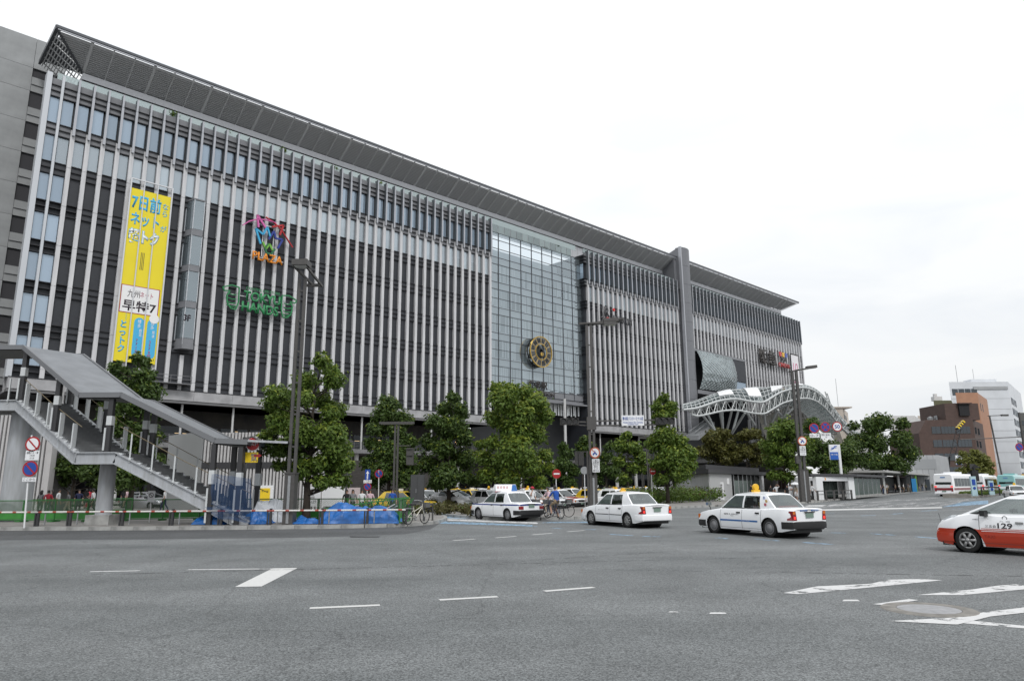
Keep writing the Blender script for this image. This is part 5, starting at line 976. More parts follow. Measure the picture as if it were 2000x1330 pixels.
# hydrant post
b0 = V3((T(480, 1020, 33.4).x, 33.4, .15)); e = empty('hydrant_sign', tuple(b0), 0, 'dark post with a round red fire hydrant sign over a small yellow arrow advertisement', 'sign'); q = lambda x, y: T(x, y, 33.3) - b0
MB().tube([(0, 0, 0), q(477, 880), q(480, 858), q(492, 852), q(507, 860), q(508, 880)], .05, 8).build('post', POLE, e, smooth=True); disc_sign(e, q(494, 867), .33, 'hydrant'); pf = plate(e, q(496, 893), .78, .47, '質', m=YEL, ink=BLUE, hh=.75, ww=.38)
pf.children[1].location.x = -.2; pr = MB().add([(0, -.012, .02), (.2, -.012, .02), (.2, -.012, -.03), (.36, -.012, .08), (.2, -.012, .19), (.2, -.012, .13), (0, -.012, .13)], [tuple(range(7))]).build('red_arrow', RED, pf); letter('lettering', 'そとお', pf, (.16, -.01, -.14), .12, .42, INK, .0, .003)
# small stop plates near the roadworks
e = empty('smoking_notice', (T(293, 1000, 36).x, 36, .15), 0, 'small white no smoking notice on a thin stand in the roadworks', 'sign'); z_ = T(293, 968, 36).z - .15; MB().tube([(0, 0, 0), (0, 0, z_)], .02, 6).build('post', WHITE, e); MB().box(-.17, .17, -.03, 0, z_ - .3, z_ + .25).build('plate_sheet', SIGNW, e); MB().lathe([(.09, -.035), (.12, -.035)], 16, 'Y', (0, 0, z_ + .03)).bar((-.08, -.036, z_ + .1), (.08, -.036, z_ - .05), .03, .004, up=(0, 1, 0)).build('symbol', INK, e)
# arrow and no-parking signs beyond the fence
b0 = V3((T(717, 1000, 50).x, 50, .15)); e = empty('arrow_sign', tuple(b0), 0, 'blue white-arrow sign over a no parking disc behind the seated people', 'sign'); q = lambda x, y: T(x, y, 49.9) - b0; MB().tube([(0, 0, 0), q(717, 930)], .03, 6).build('post', WHITE, e); fpn = empty('plate', tuple(q(718, 927))); fpn.parent = e
MB().box(-.18, .18, -.01, .01, -.36, .36).build('plate_sheet', BLUE, fpn); MB().add([(-.04, -.02, -.28), (.04, -.02, -.28), (.04, -.02, .08), (.12, -.02, .08), (0, -.02, .28), (-.12, -.02, .08), (-.04, -.02, .08)], [tuple(range(7))]).build('white_arrow', SIGNW, fpn); plate(e, q(718, 940), .56, .22, 'ここから'); disc_sign(e, q(718, 950), .26, 'nopark')
b0 = V3((T(739, 1000, 50).x, 50, .15)); e = empty('no_parking_sign', tuple(b0), 0, 'single no parking disc on a white post left of the T-shaped lamp', 'sign'); q = lambda x, y: T(x, y, 49.9) - b0; MB().tube([(0, 0, 0), q(740, 918)], .03, 6).build('post', WHITE, e); disc_sign(e, q(740, 925), .29, 'nopark')
# T-shaped lamps
def tlamp(px, ytop, Y, half, label, sig=None):
    b0 = V3((T(px, 990, Y).x, Y, .1)); e = empty('tee_lamp', tuple(b0), 0, label, 'street lamp', 'T-shaped path lamps'); h = T(px, ytop, Y).z - .1
    MB().box(-.16, -.04, -.06, .06, 1.0, h).box(.04, .16, -.06, .06, 1.0, h).build('post', POLE, e); MB().box(-.24, .24, -.16, .16, 0, 1.4).build('base_casing', POLE, e); MB().box(-half, half, -.2, .2, h, h + .14).build('lamp_bar', POLE, e); MB().box(-half + .1, half - .1, -.15, .15, h - .02, h).build('lamp_lens', LG, e)
    if sig: z = T(px, sig, Y).z - .1; MB().bar((.1, 0, z + .75), (.95, 0, z + .75), .06).build('signal_arm', POLE, e); MB().box(.7, 1.15, -.2, .2, z - .5, z + .6).build('pedestrian_signal', POLE, e); MB().box(.74, 1.11, -.3, -.2, z + .1, z + .14).box(.74, 1.11, -.3, -.2, z + .52, z + .56).build('signal_hood', POLE, e)
    return e
tlamp(771, 828, 47, 1.15, 'T-shaped brown path lamp with a pedestrian signal by the second tree', 893); tlamp(1270, 856, 74, .9, 'T-shaped path lamp with a pedestrian signal beside the right-hand tree', 895); tlamp(1258, 878, 92, 1.3, 'T-shaped path lamp half hidden left of the right-hand tree')
# corner signal mast with lamp
YS = 47.0; b0 = V3((T(1160, 1000, YS).x, YS, .15)); sm = empty('signal_mast', tuple(b0), 0, 'twin-post mast carrying a street lamp, traffic lights and a blue-lettered name board', 'traffic light'); q = lambda x, y, Y=None: T(x, y, Y or YS) - b0
hm = q(1153, 632).z; twin_pole(sm, hm, .14, .08, bh=q(1160, 930).z, bw=.24); cxm = 0
luminaire(sm, V3((.5, 0, hm)), (1, 0, .0), 1.9); MB().bar((-.35, 0, hm - .05), (2.4, 0, hm + .35), .12, .08).bar((-.2, .2, hm - .12), (2.4, .2, hm + .28), .12, .08).build('lamp_bracket', POLE, sm); MB().cbox((1.55, .1, hm + .25), 1.0, .5, .22).build('lamp_head', POLE, sm)
zs_ = q(1160, 826).z
def sighead(p, rz=0.0):
    h_ = empty('traffic_signal', tuple(p), rz); h_.parent = sm; MB().box(-.62, .62, -.1, .14, -.22, .22).build('signal_case', mat('signal_case', (.035, .034, .033), .5), h_)
    for k in (-1, 0, 1):
        MB().lathe([(.0001, -.11), (.155, -.11), (.17, -.14)], 18, 'Y', (k * .4, 0, 0)).build('lens', mat('signal_lens', (.03, .03, .032), .15), h_)
        b = MB(); n = 14; P = []
        for y in (-.1, -.42 ): P.append([(k * .4 + .18 * math.cos(t), y if y > -.2 else -.1 - .3 * max(0, math.sin(t)) ** .6, .18 * math.sin(t)) for t in [-.35 + (math.pi + .7) * i / n for i in range(n + 1)]])
        b.grid(P).build('hood', mat('signal_case', (0, 0, 0)), h_)
sighead(q(1112, 823)); sighead(q(1299, 822)); MB().bar((0, 0, zs_ + .12), q(1300, 822) + V3((0, .16, .1)), .09).bar((0, 0, zs_ - .18), q(1300, 824) + V3((0, .16, -.15)), .09).bar((0, 0, zs_ + .05), q(1095, 823) + V3((0, .16, .05)), .09).bar((0, 0, zs_ - .18), q(1095, 823) + V3((0, .16, -.15)), .07).box(-.3, .3, -.2, .2, zs_ - .45, zs_ + .4).build('signal_arm', POLE, sm)
f = empty('name_board', tuple(q(1236, 821, 46.7))); f.parent = sm; MB().box(-.74, .74, -.01, .02, -.34, .34).build('board', SIGNW, f); letter('lettering', '博多駅バスターミナル前', f, (0, -.015, .12), .24, 1.36, BLUE, .01, .003); letter('lettering', 'Hakata Station Bus Terminal', f, (0, -.015, -.12), .13, 1.3, BLUE, .0, .003); letter('lettering', 'INTERSECTION', f, (0, -.015, -.26), .09, .7, BLUE, .0, .003)
disc_sign(sm, q(1162, 884, 46.55), .36, 'moto', -.5); plate(sm, q(1164, 909, 46.55), .5, .85, '二輪の\n自動車\n以外の\n原付\n7-19\n通行止', -.5, hh=.9)
# pedestrian signal on its own slim post left of the mast
e = empty('pedestrian_signal_post', (T(1150, 1000, 49).x, 49, .1), 0, 'slim brown post with a pedestrian signal box left of the signal mast', 'traffic light'); z_ = T(1148, 882, 49).z - .1; MB().box(-.06, .06, -.06, .06, 0, z_ + .05).bar((0, 0, z_), (-.85, 0, z_), .06).build('post', POLE, e); MB().box(-.62, -.25, -.15, .15, z_ - .9, z_ - .05).box(-.85, -.66, -.15, .15, z_ - .85, z_ - .05).build('signal_case', POLE, e)
# no entry signs
for px, py, Y, lab in ((1087, 925, 52, 'red no entry sign on a white post beside the biggest tree'), (1275, 920, 66, 'red no entry sign fixed to a post by the right-hand tree')):
    b0 = V3((T(px, 985, Y).x, Y, .1)); e = empty('no_entry_sign', tuple(b0), 0, lab, 'sign'); p = T(px, py, Y - .1) - b0; MB().tube([(0, 0, 0), (0, 0, p.z + .3)], .035, 6).build('post', WHITE, e); disc_sign(e, p, .33, 'noentry', .3)
e = empty('sign_seen_from_behind', (T(1143, 985, 56).x, 56, .1), 0, 'round road sign seen from its grey back on a white post', 'sign'); z_ = T(1143, 921, 56).z; MB().tube([(0, 0, 0), (0, 0, z_ + .3)], .035, 6).build('post', WHITE, e); MB().lathe([(.0001, 0), (.3, 0), (.3, .02)], 20, 'Y', (0, -.05, z_)).build('sign_back', STEEL, e)
# right-hand lamp mast
YR = 69.0; b0 = V3((T(1573, 979, YR).x, YR, .15)); e = empty('street_lamp', tuple(b0), 0, 'twin-post street lamp carrying three round traffic signs on an arm at the right', 'street lamp', 'twin-post lamps'); q = lambda x, y, Y=None: T(x, y, Y or YR) - b0; hm = q(1556, 724).z
twin_pole(e, hm, .2, .12, bh=q(1573, 918).z, bw=.42); MB().bar((-.5, 0, hm - .1), (1.2, 0, hm + .2), .3, .1).cbox((1.75, 0, hm + .35), 1.0, .5, .26, 0, ry=-.12).build('lamp_head', POLE, e); MB().cbox((.75, 0, hm + .12), 1.2, .3, .14, 0, ry=-.12).build('lamp_lens', LG, e)
zz = q(1612, 848).z; MB().bar((0, 0, zz), (3.6, 0, zz), .1).build('sign_arm', POLE, e)
for px, py, kd in ((1590, 836, 'nopark'), (1612, 834, 'nostop'), (1635, 833, '50')): disc_sign(e, q(px, py, YR - .2), .48, kd)
plate(e, q(1591, 850.5, YR - .2), .95, .38, '0-7'); plate(e, q(1613, 851, YR - .2), 1.0, .55, '自動車(二輪)を除く\n7-24', hh=.75); disc_sign(e, q(1567, 861, YR - .4), .44, 'moto'); plate(e, q(1568, 880, YR - .4), .58, .9, '二輪の\n自動車\n以外の\n7-19', hh=.85); MB().box(-.6, -.3, -.2, .2, q(1570, 905).z, q(1570, 890).z).build('signal_box', POLE, e)
# subway totems
def totem(px, ytop, ybase, lab, w, h):
    b0 = G(px, ybase, .15); Y = b0.y; e = empty('subway_totem', tuple(b0), 0, lab, 'sign', 'subway signs'); ht = T(px, ytop, Y).z - .15; MB().box(w * .30, w * .5, -.12, .12, 0, ht).build('post', WHITE, e); MB().box(-w / 2, w * .3, -.1, .1, ht - h, ht).build('sign_box', SIGNW, e); MB().box(-w / 2 + .04, w * .26, -.13, -.1, ht - h, ht - h * .5).build('blue_panel', mat('subway_blue', (.015, .10, .42), .4), e)
    letter('lettering', '地下鉄', e, (-w * .1, -.14, ht - h * .66), h * .12, w * .6, SIGNW, .0, .004); b = MB(); b.tube([(-w * .38, -.12, ht - h * .34), (-w * .1, -.12, ht - h * .26), (-w * .02, -.12, ht - h * .12), (w * .2, -.12, ht - h * .1)], w * .035, 5).tube([(-w * .3, -.12, ht - h * .22), (w * .16, -.12, ht - h * .2)], w * .03, 5); b.build('logo', MATS['subway_blue'], e)
totem(1639, 868, 973, 'white subway totem with a blue panel beside the stair entrance', 1.3, 1.75); totem(1881, 889, 957, 'far subway totem seen above the bus shelter roof', 1.6, 2.2)
# short guard rails by the subway entrance
pts = [G(1598, 977.5, .15), G(1630, 976.5, .15), G(1664, 974.5, .15)]; e = empty('guard_rail', tuple(pts[0]), 0, 'low brown guard rail in front of the subway entrance', 'railing')
for p in [pts[0], pts[0].lerp(pts[1], .5), pts[1], pts[1].lerp(pts[2], .5), pts[2]]: o = p - pts[0]; MB().box(o.x - .08, o.x + .08, o.y - .08, o.y + .08, 0, 1.0).build('post', POLE, e)
MB().bar(V3((0, 0, .95)), pts[2] - pts[0] + V3((0, 0, .95)), .08).bar(V3((0, 0, .6)), pts[2] - pts[0] + V3((0, 0, .6)), .06).build('rail', POLE, e)
# short bollard rails at the crossing corner
e = empty('guard_rail', (T(826, 1015, 35).x, 35.4, .15), 0, 'low pipe rail at the crossing corner behind the parked bicycle', 'railing'); MB().tube([(-.8, 0, 0), (-.8, 0, .8), (.35, .6, .8), (.35, .6, 0)], .045, 6).build('rail', POLE, e); MB().box(-.05, .05, -.05, .05, 0, .82).build('post', PSD, e)
e = empty('utility_cabinet', (T(815, 985, 47).x, 47, .1), 0, 'dark grey utility cabinet standing left of the third tree', 'cabinet'); MB().box(-.42, .42, -.3, .3, 0, T(815, 930, 47).z).build('case', mat('cabinet_grey', (.055, .057, .06), .5), e); MB().box(.0, .01, -.31, -.3, .1, T(815, 930, 47).z - .1).build('door_gap', BLACK, e); MB().box(-.08, -.04, -.33, -.3, 1.3, 1.55).build('handle', STEEL, e)
# far lamps, signs and wires at the right edge
for px, yt, Y, lab in ((1962, 812, 130, 'tall street lamp in front of the white office tower'),):
    b0 = V3((T(px, 950, Y).x, Y, 0)); e = empty('street_lamp', tuple(b0), 0, lab, 'street lamp'); h = T(px, yt, Y).z; MB().tube([(0, 0, 0), (-.9, 0, h)], .14, 6).build('post', POLE, e); MB().bar((-1.2, 0, h), (1.6, 0, h + .1), .15, .12).cbox((1.9, 0, h + .1), 1.2, .5, .3).build('lamp_head', POLE, e)
b0 = V3((T(2012, 950, 88).x, 88, 0)); e = empty('signal_gantry', tuple(b0), 0, 'horizontal sign arm reaching in from the right edge with a no parking disc', 'sign'); z_ = T(1990, 853, 88).z; MB().tube([(0, 0, 0), (0, 0, z_ + 3)], .14, 8).tube([(0, 0, z_), (T(1875, 856, 88).x - b0.x, 0, z_ - .3)], .06, 6).build('post', POLE, e); disc_sign(e, T(1991, 873, 87.5) - b0, .5, 'nopark')
# planted median with small signs
p_ = G(1897, 972.5); q_ = G(1955, 966); e = empty('planter_island', tuple(p_), 0, 'low concrete planter island with ground cover in front of the bus', 'planter'); d = q_ - p_; nn = V3((-d.y, d.x, 0)).normalized() * 3
MB().prism([(v.x, v.y) for v in (V3((0, 0, 0)), d * .5 - nn * .15, d, d + nn, nn)], 0, .5).build('kerb_wall', mat('planter_concrete', (.25, .235, .215), .85, var=.25, vscale=1.5), e)
for px, yt, Yd, lab in ((1903, 930, 85, 'slim blue and white sign pillar on the planter island'), (1937, 938, 92, 'second blue and white sign pillar behind the planter island')):
    b0 = V3((T(px, 960, Yd).x, Yd, .3)); e = empty('sign_pillar', tuple(b0), 0, lab, 'sign'); h = T(px, yt, Yd).z - .3; MB().box(-.32, .32, -.1, .1, 0, h).build('body', mat('pillar_pale_blue', (.4, .55, .6), .5), e); MB().box(-.2, .2, -.13, -.1, h * .55, h * .85).build('panel', BLUE, e); MB().lathe([(.0001, -.13), (.17, -.13)], 14, 'Y', (0, 0, h * .4)).build('disc', BLUE, e)
b0 = V3((T(1908, 960, 92).x, 92, .2)); e = empty('road_signal_box', tuple(b0), 0, 'black signal box on a post beside the planter island', 'signal'); MB().box(-.4, .4, -.2, .2, 1.8, 3.2).box(-.1, .1, -.1, .1, 0, 3.6).add([(-.5, 0, 3.3), (.9, 0, 3.5), (.2, 0, 4.0), (-.4, .1, 4.0)], [(0, 1, 2, 3)]).build('case', BLACK, e)
b0 = V3((T(1918, 965, 84).x, 84, .35)); e = empty('guard_rail', tuple(b0), 0, 'dark pipe rail on the planter island by the sign pillars', 'railing'); MB().tube([(0, 0, 0), (0, 0, .95), (2.4, .5, .95), (2.4, .5, 0)], .07, 6).tube([(0, 0, .55), (2.4, .5, .55)], .05, 6).build('rail', BLACK, e)
# ------------------------------------------------------------------ trees and shrubs
def leafmat(name, c0, c1, trans=.3):
    M = bpy.data.materials.new(name); M.use_nodes = True; n = M.node_tree.nodes; l = M.node_tree.links; n.clear(); o = n.new('ShaderNodeOutputMaterial')
    tcn = n.new('ShaderNodeTexCoord'); nz = n.new('ShaderNodeTexNoise'); nz.inputs['Scale'].default_value = 2.2; nz.inputs['Detail'].default_value = 8; nz.inputs['Roughness'].default_value = .75; l.new(tcn.outputs['Object'], nz.inputs[0])
    rp = n.new('ShaderNodeValToRGB'); rp.color_ramp.elements[0].position = .33; rp.color_ramp.elements[1].position = .67; rp.color_ramp.elements[0].color = (*c0, 1); rp.color_ramp.elements[1].color = (*c1, 1); l.new(nz.outputs[0], rp.inputs[0])
    d = n.new('ShaderNodeBsdfPrincipled'); d.inputs['Roughness'].default_value = .45; d.inputs['Specular IOR Level'].default_value = .3; l.new(rp.outputs[0], d.inputs['Base Color'])
    t = n.new('ShaderNodeBsdfTranslucent'); l.new(rp.outputs[0], t.inputs[0]); mx_ = n.new('ShaderNodeMixShader'); mx_.inputs[0].default_value = trans; l.new(d.outputs[0], mx_.inputs[1]); l.new(t.outputs[0], mx_.inputs[2]); l.new(mx_.outputs[0], o.inputs[0]); return M
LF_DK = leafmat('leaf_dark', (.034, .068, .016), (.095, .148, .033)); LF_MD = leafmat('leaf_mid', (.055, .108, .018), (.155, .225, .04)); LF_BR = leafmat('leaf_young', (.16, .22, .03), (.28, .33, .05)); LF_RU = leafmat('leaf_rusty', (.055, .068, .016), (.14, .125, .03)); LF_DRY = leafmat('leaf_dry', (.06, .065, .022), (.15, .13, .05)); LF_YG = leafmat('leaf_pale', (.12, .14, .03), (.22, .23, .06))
BARK = mat('bark', (.045, .036, .028), .9, var=.35, vscale=6, bump=.6, bscale=18, stretch=(1, 1, .3))
def leaves(b, c, r, n, size, rnd, mi=0, flat=.85, young=0.0, shell=.45):
    for _ in range(n):
        th = rnd.uniform(0, 2 * math.pi); cz = rnd.uniform(-1, 1); sn = math.sqrt(1 - cz * cz); dv = V3((sn * math.cos(th), sn * math.sin(th), cz))
        rr_ = r * (shell + (1 - shell) * rnd.random() ** .5) * (1 + .22 * rnd.gauss(0, 1)); p = c + V3((dv.x * rr_, dv.y * rr_, dv.z * rr_ * flat))
        nrm = (dv * .7 + V3((rnd.gauss(0, .6), rnd.gauss(0, .6), .55 + rnd.gauss(0, .5)))).normalized(); u = nrm.cross(V3((rnd.gauss(0, 1), rnd.gauss(0, 1), rnd.gauss(0, 1)))).normalized(); w = nrm.cross(u); s = size * rnd.uniform(.6, 1.35)
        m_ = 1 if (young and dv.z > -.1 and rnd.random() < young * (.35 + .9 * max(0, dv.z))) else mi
        b.add([p - u * s, p + w * s * .45 + nrm * s * .12, p + u * s, p - w * s * .45 + nrm * s * .12], [(0, 1, 2, 3)], m_)
def tree(label, base, Y, clumps, mats, seed, trunk_r=.16, size=.16, dens=1.0, young=.25, bushy=False, cat='tree', group=None, lean=None, extra=2):
    rnd = random.Random(seed); b0 = V3((T(base[0], base[1], Y).x, Y, .1)); e = empty('tree', tuple(b0), 0, label, cat, group); sc = Y / FPX * 1.0; C = []
    xs = [c[0] for c in clumps]; cxm = sum(xs) / len(xs)
    for (px, py, r) in clumps:
        p = T(px, py, Y); half = max(r * sc, max(abs(px - cxm), 1) * sc * .2)
        spread = max(.25, (max(xs) - min(xs)) * sc * .5 * math.sqrt(max(.05, 1 - (2 * (px - (max(xs) + min(xs)) / 2) / max(1, (max(xs) - min(xs)))) ** 2)))
        for k in range(extra): C.append((V3((p.x + rnd.uniform(-.12, .12) * spread, Y + spread * (k - (extra - 1) / 2) * 1.1 + rnd.uniform(-.3, .3) * spread, p.z + rnd.uniform(-.1, .1) * spread)) - b0, r * sc * rnd.uniform(.5, .98)))
    zmax = max(c[0].z for c in C); zmin = min(c[0].z for c in C); tx = T(cxm, base[1], Y).x - b0.x
    tr = MB(); n = 9; pts = [V3((tx * .5 * (k / (n - 1)) ** 1.5 + rnd.uniform(-.05, .05), rnd.uniform(-.05, .05), zmax * .88 * k / (n - 1))) for k in range(n)]; pts[0] = V3((0, 0, 0))
    tr.tube(pts, [trunk_r * (1.25 if k == 0 else 1 - .85 * k / (n - 1)) for k in range(n)], 9); tr.build('trunk', BARK, e, smooth=True)
    lm = MB(); cr_ = MB()
    for c, r in C:
        t_ = max(.12, min(.95, (c.z - .55 * r - rnd.uniform(.2, .8)) / (zmax * .88))); k = t_ * (n - 1); i = min(n - 2, int(k)); s = pts[i].lerp(pts[i + 1], k - i); m1 = s.lerp(c, .55) + V3((rnd.uniform(-.15, .15), rnd.uniform(-.15, .15), -.12)); lm.tube([s, m1, c], [trunk_r * .32 * (1 - .6 * t_) + .012, trunk_r * .18 + .008, .01], 5, cap=False)
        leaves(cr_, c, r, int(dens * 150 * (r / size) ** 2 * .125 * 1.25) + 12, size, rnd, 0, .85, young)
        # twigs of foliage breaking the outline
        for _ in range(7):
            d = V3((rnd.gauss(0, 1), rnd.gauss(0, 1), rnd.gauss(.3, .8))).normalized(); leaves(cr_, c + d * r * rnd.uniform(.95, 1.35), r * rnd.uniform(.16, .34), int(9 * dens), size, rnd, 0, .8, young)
    lm.build('limbs', BARK, e, smooth=True); cr_.build('crown', mats, e); return e
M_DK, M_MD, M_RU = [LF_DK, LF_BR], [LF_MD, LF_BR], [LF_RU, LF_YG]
tree('leafy green tree beside the tall lamp post, its right side bright with young leaves', (597, 1022), 36.5, [(637, 717, 22), (600, 742, 30), (650, 745, 26), (560, 770, 28), (535, 792, 24), (612, 782, 32), (642, 802, 28), (560, 830, 32), (525, 850, 20), (600, 842, 38), (642, 850, 34), (580, 872, 30), (660, 880, 28), (632, 902, 34), (672, 908, 20), (600, 912, 28), (640, 937, 24), (548, 905, 14), (552, 878, 20), (665, 935, 14)], M_MD, 11, .2, .105, 1.15, .3)
tree('dark tree rising behind the covered stair in front of the yellow banner', (255, 985), 50, [(275, 702, 16), (232, 722, 16), (287, 732, 20), (250, 748, 28), (225, 768, 22), (290, 766, 24), (260, 792, 34), (300, 812, 18), (215, 802, 20), (240, 832, 30), (285, 852, 30), (255, 882, 34), (222, 902, 24), (295, 902, 22), (250, 930, 30)], M_DK, 12, .2, .15, 1.0, .1)
tree('low dark tree under the stair landing', (135, 985), 54, [(140, 912, 26), (180, 926, 24), (118, 935, 20), (200, 942, 18), (160, 880, 18), (185, 900, 18)], M_DK, 13, .15, .15, 1.0, .05)
tree('round-topped dark green tree right of the big leafy tree', (757, 990), 56, [(765, 792, 18), (755, 808, 24), (785, 816, 22), (740, 836, 24), (775, 846, 28), (800, 862, 20), (725, 866, 22), (755, 882, 32), (790, 896, 26), (720, 906, 20), (750, 922, 28), (785, 930, 24), (808, 920, 16), (730, 940, 16)], M_DK, 14, .17, .15, 1.1, .12)
tree('slender dark green tree left of the biggest tree', (876, 985), 58, [(880, 782, 16), (866, 796, 22), (895, 802, 20), (850, 826, 22), (880, 832, 28), (905, 852, 22), (840, 866, 22), (870, 882, 30), (905, 896, 24), (835, 906, 20), (870, 926, 28), (910, 930, 22), (850, 945, 18), (930, 938, 12)], M_DK, 15, .17, .15, 1.1, .14)
tree('biggest bright green tree in front of the clock facade', (1012, 990), 55, [(1000, 766, 22), (975, 762, 18), (1030, 772, 20), (1050, 788, 22), (985, 792, 28), (1020, 807, 32), (1060, 817, 22), (965, 817, 20), (1000, 842, 36), (1050, 852, 30), (960, 862, 24), (1010, 882, 38), (1065, 887, 22), (945, 892, 18), (980, 907, 32), (1040, 917, 32), (1074, 915, 14), (950, 926, 22), (1000, 940, 28), (1050, 944, 22), (935, 868, 10)], M_MD, 16, .2, .15, 1.1, .6)
tree('green tree with a small separate top tuft behind the right traffic signal', (1305, 982), 66, [(1295, 780, 13), (1285, 796, 13), (1308, 791, 13), (1290, 816, 17), (1306, 806, 15), (1300, 850, 23), (1325, 862, 21), (1280, 866, 19), (1345, 886, 18), (1310, 892, 28), (1285, 906, 20), (1345, 910, 18), (1320, 926, 22), (1290, 936, 16)], M_MD, 17, .18, .17, 1.05, .3)
tree('light green tree left of the right-hand T-shaped lamp', (1228, 970), 86, [(1225, 850, 12), (1215, 872, 16), (1240, 876, 15), (1252, 892, 14), (1210, 902, 18), (1235, 912, 18), (1255, 915, 10), (1220, 932, 14)], M_MD, 18, .16, .2, 1.1, .4)
tree('dark slim tree between the signal mast and the light green tree', (1185, 968), 96, [(1190, 872, 12), (1185, 892, 14), (1175, 916, 16), (1195, 922, 16), (1170, 936, 12)], M_DK, 19, .14, .22, 1.1, .05)
tree('small dark tree in front of the station entrance', (1105, 968), 92, [(1105, 885, 12), (1100, 906, 16), (1120, 920, 15), (1090, 930, 14), (1112, 940, 14), (1098, 870, 9)], M_DK, 20, .14, .22, 1.1, .05)
tree('round green tree top beside the signal mast', (1138, 966), 97, [(1142, 860, 11), (1132, 870, 11), (1150, 870, 10), (1140, 880, 12)], M_DK, 21, .12, .22, 1.1, .15)
tree('rust tinted tree nearest the escalator under the wave roof', (1400, 966), 108, [(1385, 858, 16), (1405, 852, 16), (1375, 882, 16), (1400, 882, 20), (1425, 872, 18), (1430, 892, 16), (1412, 896, 16)], M_RU, 22, .16, .24, 1.1, .12)
tree('rust tinted tree behind the grey kiosk roof', (1462, 966), 106, [(1450, 852, 18), (1470, 847, 16), (1455, 882, 22), (1485, 872, 18), (1440, 892, 14), (1482, 896, 16), (1500, 880, 14)], M_RU, 23, .16, .24, 1.1, .2)
tree('broad green tree left of the right-hand lamp mast', (1537, 970), 84, [(1530, 832, 18), (1515, 847, 18), (1550, 847, 18), (1505, 872, 18), (1535, 877, 26), (1565, 872, 18), (1515, 902, 20), (1550, 906, 20), (1535, 930, 18), (1572, 922, 12), (1508, 928, 12)], M_MD, 24, .2, .19, 1.05, .15)
tree('dark green tree behind the round traffic signs', (1615, 962), 108, [(1588, 830, 16), (1585, 862, 18), (1615, 877, 26), (1600, 902, 22), (1640, 882, 22), (1650, 906, 18), (1620, 918, 18), (1665, 872, 16), (1578, 895, 16)], M_DK, 25, .2, .25, 1.05, .1)
tree('wide dark tree between the subway totem and the brown office', (1715, 958), 126, [(1685, 832, 18), (1710, 827, 18), (1735, 832, 16), (1670, 862, 20), (1700, 862, 26), (1735, 867, 26), (1762, 850, 14), (1772, 885, 18), (1690, 897, 22), (1725, 900, 24), (1757, 910, 18), (1765, 830, 8)], M_DK, 26, .25, .28, 1.05, .1)
tree('pale yellow-green tree behind the buses', (1905, 955), 150, [(1895, 886, 11), (1885, 901, 12), (1910, 896, 13), (1925, 906, 11), (1900, 916, 14), (1930, 920, 11), (1880, 920, 11), (1918, 922, 12)], [LF_YG, LF_YG], 27, .15, .28, 1.0, .0)
def shrubs(name, label, pts, hgt, wid, mats, seed, size, n, young=.1):
    """a planted bed: leafy mounds set side by side along a line of ground points"""
    rnd = random.Random(seed); o = V3(pts[0]); b = MB(); L_ = sum((pts[i + 1] - pts[i]).length for i in range(len(pts) - 1)); k = 0; stp = wid * .42
    for a, c in zip(pts[:-1], pts[1:]):
        d = c - a; m_ = max(1, int(d.length / stp)); nn = V3((-d.y, d.x, 0)).normalized()
        for i in range(m_):
            for q in (-.5, 0, .5): p = a + d * ((i + rnd.random()) / m_) + nn * q * wid - o; r = hgt * rnd.uniform(.45, .62); leaves(b, p + V3((0, 0, hgt * rnd.uniform(.38, .55))), r, n, size, rnd, 0, .8, young, .3)
    return tag(b.build(name, mats, None, o), label, 'shrubs', None, 'stuff')
shrubs('hedge', 'dry brownish hedge on the island left of the white taxi', [G(838, 1000, .1), G(880, 1005, .1), G(960, 1007, .1), G(1010, 1006, .1)], 0.72, 3.0, [LF_DRY, LF_MD], 31, .085, 420)
shrubs('hedge', 'low green shrubs around the foot of the right-hand tree', [G(1195, 985, .1), G(1260, 983, .1), G(1330, 981, .1), G(1375, 979, .1)], 1.6, 3.4, [LF_MD, LF_DRY], 32, .13, 300, .25)
shrubs('hedge', 'low green bed behind the hedge left of the taxis', [G(830, 990, .1), G(900, 992, .1)], 0.7, 2.5, [LF_DRY, LF_MD], 33, .10, 260)
shrubs('ground_cover', 'ground cover plants in the planter island', [p_ + V3((.3, .6, .35)), q_ + V3((0, 1.0, .35))], .45, 2.0, [LF_MD, LF_YG], 34, .08, 300, .3)
for k, (px, py) in enumerate(((331, 214), (450, 254), (553, 292), (652, 322), (738, 348), (1098, 492))):
    v = SH(px, py, -1.2); rnd = random.Random(40 + k); b = MB()
    for q in range(3): leaves(b, V3((rnd.uniform(-.8, .8), rnd.uniform(-.3, .3), .3)), .55, 70, .2, rnd, 0, .8, .2)
    tag(b.build('roof_plant', M_MD, None, BW(v.x, 1.4, 54.3)), 'small roof terrace shrub, number %s from the left' % ('one', 'two', 'three', 'four', 'five', 'six')[k], 'plant', 'roof terrace shrubs')
# ------------------------------------------------------------------ vehicles (local x forward, y left, z up, origin on the road)
def carpaint(name, c, r=.28): return mat('paint_' + name, c, r, 0.0, .5, coat=.6)
CP = {'white': carpaint('white', (.84, .85, .87)), 'yellow': carpaint('yellow', (.62, .42, .015)), 'black': carpaint('black', (.012, .012, .014)), 'silver': mat('paint_silver', (.42, .43, .45), .3, .6, coat=.5), 'orange': carpaint('orange', (.44, .036, .010)), 'maroon': carpaint('maroon', (.22, .02, .03)), 'navy': carpaint('navy', (.012, .035, .20)), 'pink': carpaint('pink', (.50, .30, .36)), 'cream': carpaint('cream', (.62, .58, .48)), 'teal': carpaint('teal', (.25, .5, .5))}
CGL = glassmat('car_glass', (.70, .76, .74), (.62, .66, .66), (.02, .024, .024), .82, .02); CGD = glassmat('car_glass_dark', (.35, .38, .38), (.5, .53, .53), (.012, .014, .014), .45, .03)
